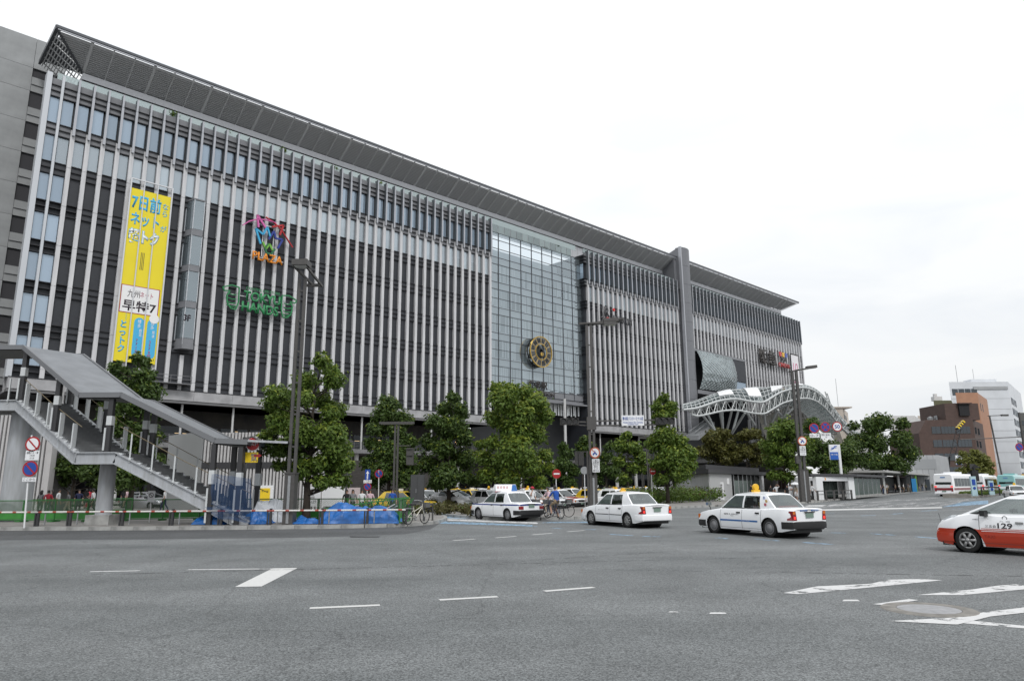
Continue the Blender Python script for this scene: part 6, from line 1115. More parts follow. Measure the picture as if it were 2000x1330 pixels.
TYRE = mat('tyre_rubber', (.012, .012, .012), .85); RIM = mat('wheel_silver', (.34, .34, .34), .4, .6); HUB = mat('hubcap_grey', (.24, .24, .25), .45, .4); TAIL = mat('tail_lamp_red', (.22, .008, .012), .2, coat=.5); TAILL = mat('tail_lamp_lit', (.9, .04, .03), .3, emit=1.0); AMB = mat('amber_lamp', (.55, .14, .01), .25, coat=.5); HEAD = mat('head_lamp', (.55, .58, .6), .12, .3, coat=.5); SEAT = mat('seat_cloth', (.05, .05, .055), .9); CAB = mat('cabin_dark', (.022, .022, .024), .8); PLT = mat('number_plate', (.17, .24, .20), .5); CHR = mat('chrome', (.6, .6, .6), .12, 1.0); ROOFL = mat('roof_lamp_yellow', (.66, .38, .02), .35); SEAM = mat('door_seam', (.05, .05, .05), .6)
def lerp(a, b_, t): return a + (b_ - a) * t
def pl(x, pts):
    """piecewise smooth curve through (x, value) pairs sorted by descending x"""
    if x >= pts[0][0]: return pts[0][1]
    for (x0, v0), (x1, v1) in zip(pts[:-1], pts[1:]):
        if x >= x1: t = (x0 - x) / (x0 - x1); return lerp(v0, v1, t)
    return pts[-1][1]
SEDAN = dict(L=(2.30, -2.39), ax=(1.40, -1.36), W=.845, wr=.315, arch=.365, top=[(2.30, .70), (2.22, .755), (1.8, .83), (1.08, .925), (.9, .93), (-.2, .94), (-1.2, .955), (-1.62, .985), (-2.15, .985), (-2.33, .965), (-2.39, .93)], sill=.20, nose=.10, tailr=.07,
    gh=dict(zb=.945, yb=.735, yr=.575, zr=1.455, crown=.055, A=(1.06, .36), A2=(.96, .31), B=(-.06, -.08), B2=(-.14, -.15), C=(-.93, -.84), D=(-1.60, -1.10), zbD=.98), doors=((.99, -.10), (-.10, -1.02)))
OLDSEDAN = dict(SEDAN, top=[(2.30, .70), (2.25, .78), (1.8, .84), (1.08, .915), (.9, .92), (-1.2, .93), (-1.55, .945), (-2.2, .93), (-2.35, .90), (-2.39, .86)], gh=dict(SEDAN['gh'], D=(-1.52, -1.02), zbD=.945, zb=.93, A=(1.05, .33), A2=(.96, .27)))
HATCH = dict(L=(2.18, -2.25), ax=(1.36, -1.34), W=.862, wr=.32, arch=.37, top=[(2.18, .62), (2.12, .72), (1.9, .83), (1.55, .955), (1.2, 1.02), (.9, 1.00), (.3, .97), (-.6, 1.0), (-1.4, 1.06), (-2.0, 1.10), (-2.2, 1.08), (-2.25, 1.0)], sill=.18, nose=.16, tailr=.12,
    gh=dict(zb=.99, yb=.76, yr=.55, zr=1.44, crown=.05, A=(1.45, .38), A2=(1.30, .30), B=(-.02, -.10), B2=(-.12, -.19), C=(-1.05, -.92), D=(-2.05, -1.25), zbD=1.09), doors=((1.02, -.08), (-.08, -1.05)))
def body_funcs(S):
    xf, xr = S['L']
    def hw(x):
        w = S['W']
        if x > xf - .75: t = (x - (xf - .75)) / .75; w -= S['nose'] * 1.1 * t ** 2.2
        if x < xr + .6: t = ((xr + .6) - x) / .6; w -= S['tailr'] * t ** 2.2
        return w
    def top(x): return pl(x, S['top'])
    def low(x):
        z = S['sill']
        if x > xf - .35: z += .06 * (x - xf + .35) / .35
        if x < xr + .5: z += .10 * (xr + .5 - x) / .5
        for a in S['ax']:
            d = abs(x - a)
            if d < S['arch']: z = max(z, S['wr'] + math.sqrt(S['arch'] ** 2 - d * d) * .98)
        return z
    def ys(x, z):
        t = top(x); w = hw(x); k = (z - S['sill']) / max(.05, t - S['sill'])
        f = 1.0 - .05 * max(0, (.35 - k) / .35) ** 1.6 - .085 * max(0, (k - .55) / .45) ** 1.8
        return w * f
    return hw, top, low, ys
def carmesh(S, simple=False):
    """returns dict of meshes: body, cabin, glass panes, doors..."""
    hw, top, low, ys = body_funcs(S); xf, xr = S['L']; D = {}
    n = 40 if simple else 76; xs = [xf + (xr - xf) * k / n for k in range(n + 1)]
    for a in S['ax']:
        xs += [a + S['arch'] * math.cos(t) for t in [math.pi * k / 12 for k in range(13)]]
    xs = sorted(set(round(x, 4) for x in xs), reverse=True); T_ = [0, .12, .3, .5, .68, .82, .92, 1.0]
    b = MB()
    for sg in (1, -1):
        P = []
        for t in T_: P.append([(x, sg * ys(x, lerp(low(x), top(x) - .035, t)), lerp(low(x), top(x) - .035, t)) for x in xs])
        P.append([(x, sg * (ys(x, top(x)) - .03), top(x) - .004) for x in xs]); P.append([(x, sg * (ys(x, top(x)) - .09), top(x) + .006) for x in xs])
        for f_ in (.66, .33): P.append([(x, sg * (ys(x, top(x)) - .09) * f_, top(x) + .006 + .022 * (1 - f_ * f_)) for x in xs])
        P.append([(x, 0, top(x) + .03) for x in xs])
        b.grid(P)
        # inner arch lining
    for x in (xf, xr):
        rows = []
        for t in T_ + [1.02]:
            z = lerp(low(x), top(x) - .035, min(1, t)) + (.03 if t > 1 else 0); y = ys(x, min(z, top(x))) - (.03 if t > 1 else 0); rows.append([(x, y * q, z) for q in (-1, -.6, -.2, .2, .6, 1)])
        b.grid(rows)
    D['body'] = b
    u = MB(); u.box(xr + .15, xf - .15, -S['W'] + .12, S['W'] - .12, S['sill'] - .02, .42)
    for a in S['ax']: u.lathe([(S['arch'] - .004, -S['W'] + .03), (S['arch'] - .004, S['W'] - .03)], 20, 'Y', (a, 0, S['wr']))
    D['under'] = u
    g = S['gh']
    def side(xb, xr_, sg, v, zb=None):
        zb = zb or g['zb']; yb = g['yb'] if xb > -1.0 else g['yb'] - .05 * (-1.0 - xb); vv = v; z = lerp(zb, g['zr'], vv); y = lerp(yb, g['yr'], vv) + .035 * math.sin(math.pi * vv) * .8
        return V3((lerp(xb, xr_, vv), sg * y, z))
    cab = MB(); panes = {}
    L_ = [('A', g['A']), ('A2', g['A2']), ('B', g['B']), ('B2', g['B2']), ('C', g['C']), ('D', g['D'])]
    def patch(p0, p1, z0, z1, sg, v0, v1, nu=2, nv=4):
        return [[side(lerp(p0[0], p1[0], i / nu), lerp(p0[1], p1[1], i / nu), sg, lerp(v0, v1, j / nv), lerp(z0, z1, i / nu)) for i in range(nu + 1)] for j in range(nv + 1)]
    zbs = {'A': g['zb'] - .01, 'A2': g['zb'], 'B': g['zb'], 'B2': g['zb'], 'C': g['zb'] + .012, 'D': g['zbD']}
    for sg, sn in ((1, 'l'), (-1, 'r')):
        for (n0, p0), (n1, p1) in zip(L_[:-1], L_[1:]):
            z0, z1 = zbs[n0], zbs[n1]
            if (n0, n1) in (('A2', 'B'), ('B2', 'C')):
                cab.grid(patch(p0, p1, z0, z1, sg, -.06, .05, 4, 1)); cab.grid(patch(p0, p1, z0, z1, sg, .88, 1.0, 4, 2)); q = MB(); q.grid(patch(p0, p1, z0, z1, sg, .05, .88, 5, 5)); panes['side_window_' + n0 + sn] = q
            else: cab.grid(patch(p0, p1, z0, z1, sg, -.06, 1.0, 3, 6))
    def screenp(key, fwd):      # windscreen (A) or rear window (D)
        p = g[key]; zb = zbs[key]; rows = []
        def pt(uu, v): a = side(p[0], p[1], 1, v, zb); y = a.y * uu; return V3((a.x + fwd * .10 * (1 - uu * uu) * (1 - .35 * v), y, a.z + .025 * (1 - uu * uu) * v))
        us = [-1, -.93, -.6, -.2, .2, .6, .93, 1]; um = us[1:-1]; v0, v1 = .04, .90
        vs_ = [v0, .3, .6, v1]
        cab.grid([[pt(uu, v) for uu in us] for v in (-.08, v0)]); cab.grid([[pt(uu, v) for uu in us] for v in (v1, 1.0)])
        for a_, c_ in ((-1, -.93), (.93, 1)): cab.grid([[pt(uu, v) for uu in (a_, c_)] for v in vs_])
        q = MB(); q.grid([[pt(uu, v) for uu in um] for v in vs_]); return q, pt
    panes['windscreen'], ptA = screenp('A', 1); panes['rear_window'], ptD = screenp('D', -1)
    us = [-1, -.6, -.2, .2, .6, 1]; NRf = 8; rf = []
    for k in range(NRf + 1):
        t = k / NRf; row = []
        for uu in us: a, c = ptA(uu, 1.0), ptD(uu, 1.0); p = a.lerp(c, t); p.z += g['crown'] * (math.sin(math.pi * t) ** .7) * (1 - .55 * uu * uu); row.append(p)
        rf.append(row)
    cab.grid(rf)
    # side roof edges between roof curve and crown: close small wedge
    for sg in (1, -1):
        e0 = [V3((r_[-1 if sg > 0 else 0])) for r_ in rf]; e1 = [side(lerp(g['A'][1], g['D'][1], k / NRf), lerp(g['A'][1], g['D'][1], k / NRf), sg, 1.0) for k in range(NRf + 1)]
        e1 = [V3((a.x, b_.y, b_.z)) for a, b_ in zip(e0, e1)]; cab.grid([e0, e1])
    D['cabin'] = cab; D['panes'] = panes; D['fn'] = (hw, top, low, ys); return D
def wheelset(kind, wr=.315):
    t = MB().lathe([(wr - .115, -.085), (wr - .03, -.095), (wr - .006, -.075), (wr, -.03), (wr, .03), (wr - .006, .075), (wr - .03, .095), (wr - .115, .085)], 28, 'Y').mesh('tyre', TYRE, True)
    r = wr - .112; k = MB()
    k.lathe([(r + .004, .088), (r - .012, .096), (r - .03, .075), (r - .03, -.05)], 28, 'Y'); 
    if kind == 'cover': k.lathe([(r - .03, .078), (r - .05, .094), (.06, .098), (.05, .105), (.0001, .105)], 28, 'Y')
    m2 = MB()
    if kind == 'cover':
        for q in range(22): a = 2 * math.pi * q / 22; m2.bar((math.cos(a) * (r - .06), .0985, math.sin(a) * (r - .06)), (math.cos(a) * (r - .025), .0935, math.sin(a) * (r - .025)), .012, .006, up=(0, 1, 0))
    else:
        n = {'alloy8': 8, 'alloy6': 6, 'alloy7': 7}[kind]; m2.lathe([(r - .02, .02), (.0001, .02)], 20, 'Y')
        for q in range(n): a = 2 * math.pi * q / n; k.bar((math.cos(a) * .03, .095, math.sin(a) * .03), (math.cos(a) * (r - .01), .082, math.sin(a) * (r - .01)), .042 if n > 6 else .062, .03, up=(0, 1, 0))
        k.lathe([(.055, .06), (.055, .112), (.0001, .116)], 12, 'Y')
    return t, k.mesh('rim', [HUB if kind == 'cover' else RIM], True), m2.mesh('rim_slots', BLACK)
MC = {}
def shadefix(me, ang=35):
    b = bmesh.new(); b.from_mesh(me); bmesh.ops.remove_doubles(b, verts=b.verts, dist=2e-4); bmesh.ops.recalc_face_normals(b, faces=b.faces); a = R(ang)
    for f in b.faces: f.smooth = True
    for e in b.edges: e.smooth = not (len(e.link_faces) == 2 and e.calc_face_angle(0) > a)
    b.to_mesh(me); b.free(); return me
def carparts(S, key, glass):
    if key in MC: return MC[key]
    D = carmesh(S); o = dict(fn=D['fn'], S=S); o['body'] = shadefix(D['body'].mesh('body', WHITE)); o['under'] = D['under'].mesh('underbody', BLACK); o['cabin'] = shadefix(D['cabin'].mesh('cabin', WHITE)); o['panes'] = {k: shadefix(v.mesh('window', glass)) for k, v in D['panes'].items()}
    s = MB()
    for x, y in ((.28, .36), (.28, -.36)): s.cbox((x, y, .62), .5, .5, .2).cbox((x - .28, y, .92), .14, .48, .55, ry=-.18).cbox((x - .36, y, 1.24), .09, .26, .18)
    s.cbox((-.75, 0, .62), .5, 1.2, .2).cbox((-1.03, 0, .9), .16, 1.2, .5, ry=-.2); s.cbox((.85, 0, .86), .35, 1.25, .14).lathe([(.17, 0), (.19, .02)], 14, 'X', (.62, -.36, .93))
    o['seats'] = s.mesh('seats', SEAT); f = MB().box(-1.5, 1.1, -.7, .7, .40, .46).box(-1.75, -1.2, -.6, .6, .93, .955); o['floor'] = f.mesh('cabin_floor', CAB); MC[key] = o; return o
def recolor(o, m):
    if o.material_slots: o.material_slots[0].link = 'OBJECT'; o.material_slots[0].material = m
def strip(fn, x0, x1, z0, z1, sg, off=.004, n=24, slope=None):
    hw, top, low, ys = fn; b = MB(); P = []
    for j in range(3):
        row = []
        for i in range(n + 1): x = lerp(x0, x1, i / n); z = lerp(z0, z1, j / 2) + (slope(x) if slope else 0); row.append((x, sg * (ys(x, z) + off), z))
        P.append(row)
    return b.grid(P)
def car(label, S, key, loc, rz, paint, wheels='cover', cat='taxi', group=None, glass=CGL, detail=True, bumper='black', lamp=None, stripe=None, tails='tall', mirrors=True, rub=None, name='taxi', lower=None, front='sedan', brake=False):
    P = carparts(S, key, glass); e = empty(name, (loc[0], loc[1], loc[2] if len(loc) > 2 else 0.004), rz, label, cat, group); fn = P['fn']; hw, top, low, ys = fn; xf, xr = S['L']
    bo = put('body', P['body'], e); recolor(bo, paint); put('underbody', P['under'], e); ca = put('cabin', P['cabin'], e); recolor(ca, paint)
    for k, me in P['panes'].items(): put('windscreen' if 'wind' in k and 'side' not in k else 'rear_window' if 'rear' in k else 'side_window', me, e)
    put('cabin_floor', P['floor'], e)
    if detail: put('seats', P['seats'], e)
    wk = (wheels, S['wr'])
    if wk not in MC: MC[wk] = wheelset(wheels, S['wr'])
    ty, ri, sl_ = MC[wk]
    for a in S['ax']:
        for sg in (1, -1):
            w = put('wheel', ty, e, (a, sg * (S['W'] - .125), S['wr'])); r_ = put('rim', ri, w); s_ = put('rim_slots', sl_, w)
            if sg < 0: r_.rotation_euler = (0, 0, math.pi); s_.rotation_euler = (0, 0, math.pi)
    ck = (key, 'trim', bumper, tails, front, detail)
    if ck not in MC:
        t = {}
        # bumpers wrap round the corners
        def bump(x0, x1, z0, z1, out):
            b = MB(); n = 14; rows = []; end = x0
            path = [(x1, 1.0)] + [(lerp(x1, x0, k / 5), 1.0) for k in range(1, 6)]
            pts = [V3((x, ys(x, (z0 + z1) / 2) + .012, 0)) for x, _ in path]; sgn = 1 if x0 > 0 else -1
            yc = pts[-1].y; pts += [V3((x0 + sgn * out * .7, yc - .10, 0)), V3((x0 + sgn * out, yc * .6, 0)), V3((x0 + sgn * out, 0, 0))]
            full = pts + [V3((p.x, -p.y, 0)) for p in reversed(pts[:-1])]
            for z, o_ in ((z0, -.05), (z0 + .03, 0), ((z0 + z1) / 2, .012), (z1 - .02, 0), (z1, -.05)):
                row = []
                for p in full: c = V3((p.x, p.y, z)); d = V3((p.x * .35, p.y, 0)); d = d.normalized() if d.length > 0 else d; row.append(c + d * o_)
                rows.append(row)
            return b.grid(rows)
        t['front_bumper'] = shadefix(bump(xf, xf - .5, .24, .50, .05).mesh('front_bumper', BLACK)); t['rear_bumper'] = shadefix(bump(xr, xr + .45, .30, .56, .05).mesh('rear_bumper', BLACK)); MC[ck] = t
    t = MC[ck]; bm = BLACK if bumper == 'black' else (lower or paint)
    for k in ('front_bumper', 'rear_bumper'): recolor(put(k, t[k], e), bm)
    for sg in (1, -1):
        if tails == 'tall': MB().add([(xr - .012, sg * .79, .60), (xr - .012, sg * .60, .60), (xr - .012, sg * .64, .905), (xr - .005, sg * .77, .905), (xr + .22, sg * (ys(xr + .22, .62) + .006), .60), (xr + .16, sg * (ys(xr + .16, .9) + .006), .90)], [(0, 1, 2, 3), (0, 3, 5, 4)]).build('tail_lamp', TAIL, e); MB().box(xr - .016, xr - .011, *sorted((sg * .77, sg * .655)), .8, .89).build('indicator_lamp', AMB, e); (MB().box(xr - .018, xr - .012, *sorted((sg * .74, sg * .66)), .64, .72).build('brake_lamp', TAILL if brake else TAIL, e))
        elif tails == 'wide': MB().box(xr - .018, xr + .05, *sorted((sg * .79, sg * .52)), .60, .76).build('tail_lamp', TAIL, e)
        if front == 'sedan':
            MB().box(xf - .06, xf + .012, *sorted((sg * .70, sg * .42)), .56, .69).build('head_lamp', HEAD, e); MB().box(xf - .12, xf - .0, *sorted((sg * .755, sg * .705)), .54, .69).build('indicator_lamp', AMB, e)
        if mirrors == 'fender': MB().tube([(1.62, sg * .70, .84), (1.66, sg * .74, 1.02)], .018, 5).build('mirror_stalk', BLACK, e); MB().cbox((1.67, sg * .76, 1.08), .12, .17, .11).build('fender_mirror', CHR if sg > 0 else BLACK, e)
        elif mirrors: MB().cbox((.86, sg * .90, 1.02), .12, .2, .14).cbox((.86, sg * .80, .98), .08, .1, .04).build('door_mirror', BLACK, e)
        if detail:
            for k, (a, c) in enumerate(S['doors']):
                s = MB()
                for x in (a, c):
                    zs_ = [lerp(max(low(x) + .02, .24), top(x) - .03, q / 8) for q in range(9)]; s.grid([[(x - .006, sg * (ys(x, z) + .003), z) for z in zs_], [(x + .006, sg * (ys(x, z) + .003), z) for z in zs_]])
                xs_ = [lerp(a, c, q / 10) for q in range(11)]; s.grid([[(x, sg * (ys(x, z_) + .003), z_) for x in xs_] for z_ in (.262, .272)])
                dd = s.build('door', SEAM, e); hx = c + .17 if k == 0 else c + .17; MB().cbox((hx, sg * (ys(hx, .80) + .012), .80), .17, .035, .05).build('door_handle', BLACK if bumper == 'black' or rub else CHR, dd)
            s = MB(); s.cbox((.3, sg * (g_ := 0) , 0), .001, .001, .001)
    if front == 'sedan': MB().box(xf + .0, xf + .014, -.40, .40, .55, .68).build('grille', BLACK, e)
    MB().box(xr - .03, xr - .016, -.18, .18, .68, .84).build('number_plate', PLT, e); MB().box(xr - .05, xr - .016, -.24, .24, .85, .88).build('plate_lamp', BLACK, e); MB().box(xf + .05, xf + .062, -.17, .17, .36, .50).build('number_plate', PLT, e)
    if stripe:
        for sg in (1, -1):
            for x0, x1, z0, z1, m_ in stripe: strip(fn, x0, x1, z0, z1, sg).build('side_stripe', m_, e)
    if rub:
        for sg in (1, -1):
            for (a, c) in S['doors']: strip(fn, a - .02, c + .03, .515, .545, sg, .014).build('rub_strip', rub, e)
    if detail and key != 'hatch_near':
        for sg in (1, -1):      # black window surrounds
            g = S['gh']; b = MB(); b.bar((g['A2'][0] + .02, sg * (g['yb'] + .012), g['zb'] + .012), (g['C'][0], sg * (g['yb'] + .012), g['zb'] + .02), .012, .022); b.build('window_trim', BLACK, e)
    if lamp:
        z = S['gh']['zr'] + S['gh']['crown'] + .01
        if lamp == 'round': MB().lathe([(.115, -.06), (.128, -.03), (.128, .03), (.115, .06)], 18, 'X', (-.05, 0, z + .17)).lathe([(.0001, -.065), (.115, -.06)], 18, 'X', (-.05, 0, z + .17)).lathe([(.115, .06), (.0001, .065)], 18, 'X', (-.05, 0, z + .17)).box(-.11, .01, -.16, .16, z, z + .08).build('roof_lamp', ROOFL, e, smooth=False)
        elif lamp == 'small': MB().box(-.10, .04, -.13, .13, z, z + .07).box(-.07, .01, -.08, .08, z + .07, z + .15).build('roof_lamp', ROOFL, e)
        elif lamp == 'ad': 
            a = [(.75, z), (-.75, z), (-.62, z + .36), (.62, z + .36)]; MB().prism([(p[0], p[1]) for p in a], -.2, .2).build('roof_board', SIGNW, e).rotation_euler = (0, 0, 0)
        elif lamp == 'white': MB().box(-.12, .06, -.2, .2, z, z + .14).build('roof_lamp', SIGNW, e)
    return e, fn
def dirpt(x, y, deg): return (x, y), R(deg)
# ---- four near taxis
STB = [(1.75, -2.15, .80, .88, CP['navy'])]
t1, fn1 = car('white taxi with black bumpers, blue door stripe and round yellow roof lamp', SEDAN, 'sedan', (8.97, 26.77), R(116.5), CP['white'], 'cover', lamp='round', mirrors='fender', bumper='black', brake=True)
BSTR = mat('stripe_blue', (.02, .12, .36), .35)
b_ = strip(fn1, 1.0, -.86, .49, .545, 1, .006).build('side_stripe', BSTR, t1); strip(fn1, 1.0, -.86, .49, .545, -1, .006).build('side_stripe', BSTR, t1)
def sidetext(e, fn, txt, x, z, h, w, m_, sg=1, off=.007, bold=0.0):
    y = fn[3](x, z); me = textmesh(txt, h, w, bold, 0, mats=m_)
    for v in me.vertices: v.co.y = -(fn[3](x - v.co.x, z + v.co.z) - y)       # the print follows the panel
    return put('lettering', me, e, (x, sg * (y + off), z), math.pi)
sidetext(t1, fn1, 'City Taxi', -.28, .517, .035, .42, SIGNW); sidetext(t1, fn1, '福岡 R KEN 6', .45, .74, .06, .7, INK); sidetext(t1, fn1, 'TAXI', .38, .68, .035, .16, INK)
rx = math.pi / 2
def reartext(e, txt, x, y, z, h, w, m_): return letter('lettering', txt, e, (x, y, z), h, w, m_, 0, .003, rz=-math.pi / 2)
for y0, y1 in ((.08, .42), (-.1, -.45)):
    MB().box(-2.405, -2.398, *sorted((y0, y1)), .90, .945).build('boot_sticker', BSTR, t1)
reartext(t1, 'City Meter Taxi', -2.407, .25, .922, .025, .28, SIGNW); reartext(t1, 'www.citytaxi.jp', -2.407, -.27, .922, .025, .3, SIGNW)
for x, z, c in ((-1.2, 1.22, 'sticker_orange'), (-1.17, 1.1, 'sticker_red'), (-1.08, 1.33, 'sticker_blue')):
    MB().lathe([(.0001, .0), (.055, .0)], 12, 'Y', (x, .70 + (1.22 - z) * .25, z)).build('window_sticker', mat(c, {'sticker_orange': (.6, .4, .15), 'sticker_red': (.5, .12, .15), 'sticker_blue': (.4, .45, .65)}[c], .5), t1)
MB().box(-1.50, -1.46, -.5, .42, .985, 1.06).build('dash_card', mat('red_card', (.5, .10, .10), .6), t1); MB().box(-.78, -.74, .38, .60, .98, 1.18).build('seat_card', YEL, t1); MB().box(-.55, -.50, .25, .62, .97, 1.07).build('seat_card', mat('maroon_card', (.2, .02, .03), .6), t1)
t2, fn2 = car('plain white taxi with alloy wheels and a black rubbing strip', SEDAN, 'sedan', (5.0, 32.96), R(118), CP['white'], 'alloy8', lamp='small', mirrors=False, bumper='body', rub=BLACK, brake=True); sidetext(t2, fn2, '● TAXI', .55, .72, .035, .4, mat('pale_grey_print', (.35, .36, .37), .5))
t3, fn3 = car('white taxi with a dark blue waist stripe and an advertising board on its roof', OLDSEDAN, 'oldsedan', (-.45, 39.6), R(126), CP['white'], 'cover', lamp=None, mirrors='fender', bumper='black', tails='wide', stripe=[(2.2, -2.36, .79, .85, CP['navy'])])
MB().box(-2.41, -2.392, -.74, .74, .80, .86).build('boot_stripe', CP['navy'], t3); zt_ = 1.52
MB().add([(.15, .72, zt_), (.15, -.72, zt_), (.02, -.68, zt_ + .36), (.02, .68, zt_ + .36), (-.2, .72, zt_), (-.2, -.72, zt_), (-.08, -.68, zt_ + .36), (-.08, .68, zt_ + .36)], [(0, 1, 2, 3), (7, 6, 5, 4), (0, 3, 7, 4), (1, 5, 6, 2), (3, 2, 6, 7)]).build('roof_board', SIGNW, t3)
MB().add([(-.205, -.3, zt_ + .01), (-.205, -.71, zt_ + .01), (-.09, -.67, zt_ + .34), (-.09, -.45, zt_ + .34)], [(0, 1, 2, 3)]).build('board_blue_print', BSTR, t3)
for k in range(4): o = letter('board_print', '博多', t3, (-.165, .55 - .2 * k, zt_ + .2), .16, .12, mat('board_red', (.5, .15, .12), .5), 0, .002, rz=-math.pi / 2)
_w = G(1894, 1079); _c, _s = math.cos(R(124)), math.sin(R(124)); PRI = (_w.x - _c * 1.36 + _s * .80, _w.y - _s * 1.36 - _c * .80)
t4, fn4 = car('white taxi with an orange-red lower half cut by the right edge, number 129', HATCH, 'hatch_near', PRI, R(124), CP['white'], 'alloy6', lamp=None, mirrors=True, bumper='body', tails=None, front='hatch', lower=CP['orange'])
for sg in (1, -1):
    hw4, top4, low4, ys4 = fn4; n = 60; rows = [[], [], [], []]
    for k in range(n + 1):
        x = lerp(2.175, -2.2, k / n); z0 = low4(x) + .004
        for j in range(4): z = lerp(min(z0, .60), .605, j / 3) if z0 < .605 else z0; rows[j].append((x, sg * (ys4(x, z) + .004), z if z0 < .605 else z0))
    MB().grid(rows).build('lower_paint', CP['orange'], t4); 
    for z0, z1 in ((.565, .578), (.625, .64)): strip(fn4, .98, -2.0, z0, z1, sg, .007).build('pin_stripe', CP['white'] if z0 < .6 else CP['orange'], t4)
    MB().add([(2.10, sg * .60, .70), (1.72, sg * .78, .80), (1.55, sg * .755, .955), (1.75, sg * .66, .93), (2.06, sg * .50, .80)], [(0, 1, 2, 3, 4)]).build('head_lamp', HEAD, t4).location = (.02, sg * .012, .012)
sidetext(t4, fn4, '129', .42, .72, .135, .34, INK, bold=.02); sidetext(t4, fn4, '三五会', .75, .70, .075, .26, INK); sidetext(t4, fn4, '九 福', .42, .83, .04, .24, mat('pale_grey_print', (.3, .3, .3))); sidetext(t4, fn4, 'TAXI', .80, .44, .08, .25, mat('dark_orange_print', (.25, .02, .01), .5)); sidetext(t4, fn4, 'HYBRID', 1.10, .86, .03, .14, INK)
MB().lathe([(.045, 0), (.06, 0)], 16, 'Y', (.42, fn4[3](.42, .91) + .008, .905)).build('crest', INK, t4); MB().tube([(2.15, .42, .62), (2.2, .43, .98)], .006, 4).build('corner_marker', BLACK, t4)
MB().add([(1.26, .80, 1.0), (.86, .81, .985), (.84, .79, 1.1)], [(0, 1, 2)]).build('mirror_sail', BLACK, t4)
# ---- taxi rank: rows of cars facing out towards the road
RK = R(-46.5)
rank = [ # px, py(base), paint, kind, lamp, label
 (1092, 993, 'orange', 'o', 'small', 'white taxi with an orange-red bonnet in the front row of the rank'), (1163, 992, 'yellow', 's', 'small', 'yellow taxi in the front row behind the signal mast'), (1058, 996, 'white', 's', 'small', 'white taxi in the front row behind the cyclists'), (1000, 992, 'white', 's', 'round', 'white taxi in the front row behind the roof board taxi'), (922, 988, 'yellow', 's', 'white', 'yellow taxi with a red waist line behind the dry hedge'),
 (858, 986, 'white', 'h', None, 'white hatchback left of the yellow taxi behind the hedge'), (835, 979, 'white', 's', None, 'white car behind the slender dark tree'), (893, 979, 'yellow', 's', 'small', 'yellow taxi in the second row with an orange marker lamp'), (955, 980, 'white', 's', 'round', 'white taxi in the second row left of the biggest tree'), (1032, 981, 'white', 's', 'round', 'white taxi in the second row right of the biggest tree'),
 (1062, 977, 'black', 's', 'round', 'black taxi with a yellow roof lamp behind the no entry sign'), (1118, 982, 'white', 's', 'small', 'white taxi in the second row with a blue line'), (1240, 981, 'yellow', 's', 'small', 'yellow taxi behind the low shrubs'), (1222, 976, 'silver', 's', None, 'silver sedan behind the low shrubs'), (1205, 971, 'maroon', 's', None, 'maroon taxi right of the signal mast'),
 (985, 973, 'yellow', 's', 'small', 'yellow taxi in the third row between the trees'), (1020, 970, 'maroon', 's', None, 'maroon car in the third row beside the tree trunk'), (1085, 971, 'white', 's', 'round', 'white taxi in the third row behind the black taxi'), (1120, 972, 'yellow', 's', 'small', 'yellow taxi in the third row behind the sign post'), (1150, 969, 'white', 's', 'small', 'white taxi in the far row left of the signal mast'),
 (1290, 975, 'white', 'h', None, 'white hatchback right of the pedestrian signal post'), (1262, 972, 'white', 's', 'small', 'white taxi in the far row behind the T-shaped lamp'), (1330, 973, 'black', 's', 'small', 'dark taxi with a yellow lamp beside the grey kiosk'), (940, 972, 'white', 'h', None, 'white van-like car in the far row above the yellow taxi'), (1180, 966, 'black', 's', None, 'black car in the far row with its bonnet hidden'), (868, 972, 'white', 's', 'small', 'white taxi in the far row left of the slender dark tree trunk'), (910, 970, 'black', 's', 'small', 'black taxi in the far row above the yellow taxi roof'), (965, 968, 'white', 's', 'small', 'white taxi in the far row left of the biggest tree trunk'), (1005, 966, 'yellow', 's', 'small', 'yellow taxi in the farthest row behind the biggest tree'), (1040, 966, 'white', 's', None, 'white sedan in the farthest row behind the black taxi'), (1240, 968, 'white', 's', 'small', 'white taxi in the farthest row behind the silver sedan'), (1305, 968, 'silver', 's', None, 'silver sedan in the farthest row by the right-hand tree'), (1200, 986, 'white', 's', 'small', 'white taxi just right of the signal mast'), (990, 999 - 14, 'silver', 's', None, 'silver sedan between the yellow taxi and the white front row taxi'), (1030, 999, 'white', 's', 'small', 'white taxi half hidden by the person in the red cap'), (955, 994, 'white', 's', 'small', 'white taxi hidden behind the roof board taxi bonnet'), (1205, 995, 'white', 's', 'small', 'white taxi in the front row right of the signal mast base'), (885, 993, 'white', 'h', None, 'white hatchback close behind the dry hedge'), (830, 991, 'white', 's', 'small', 'white taxi behind the utility cabinet')]
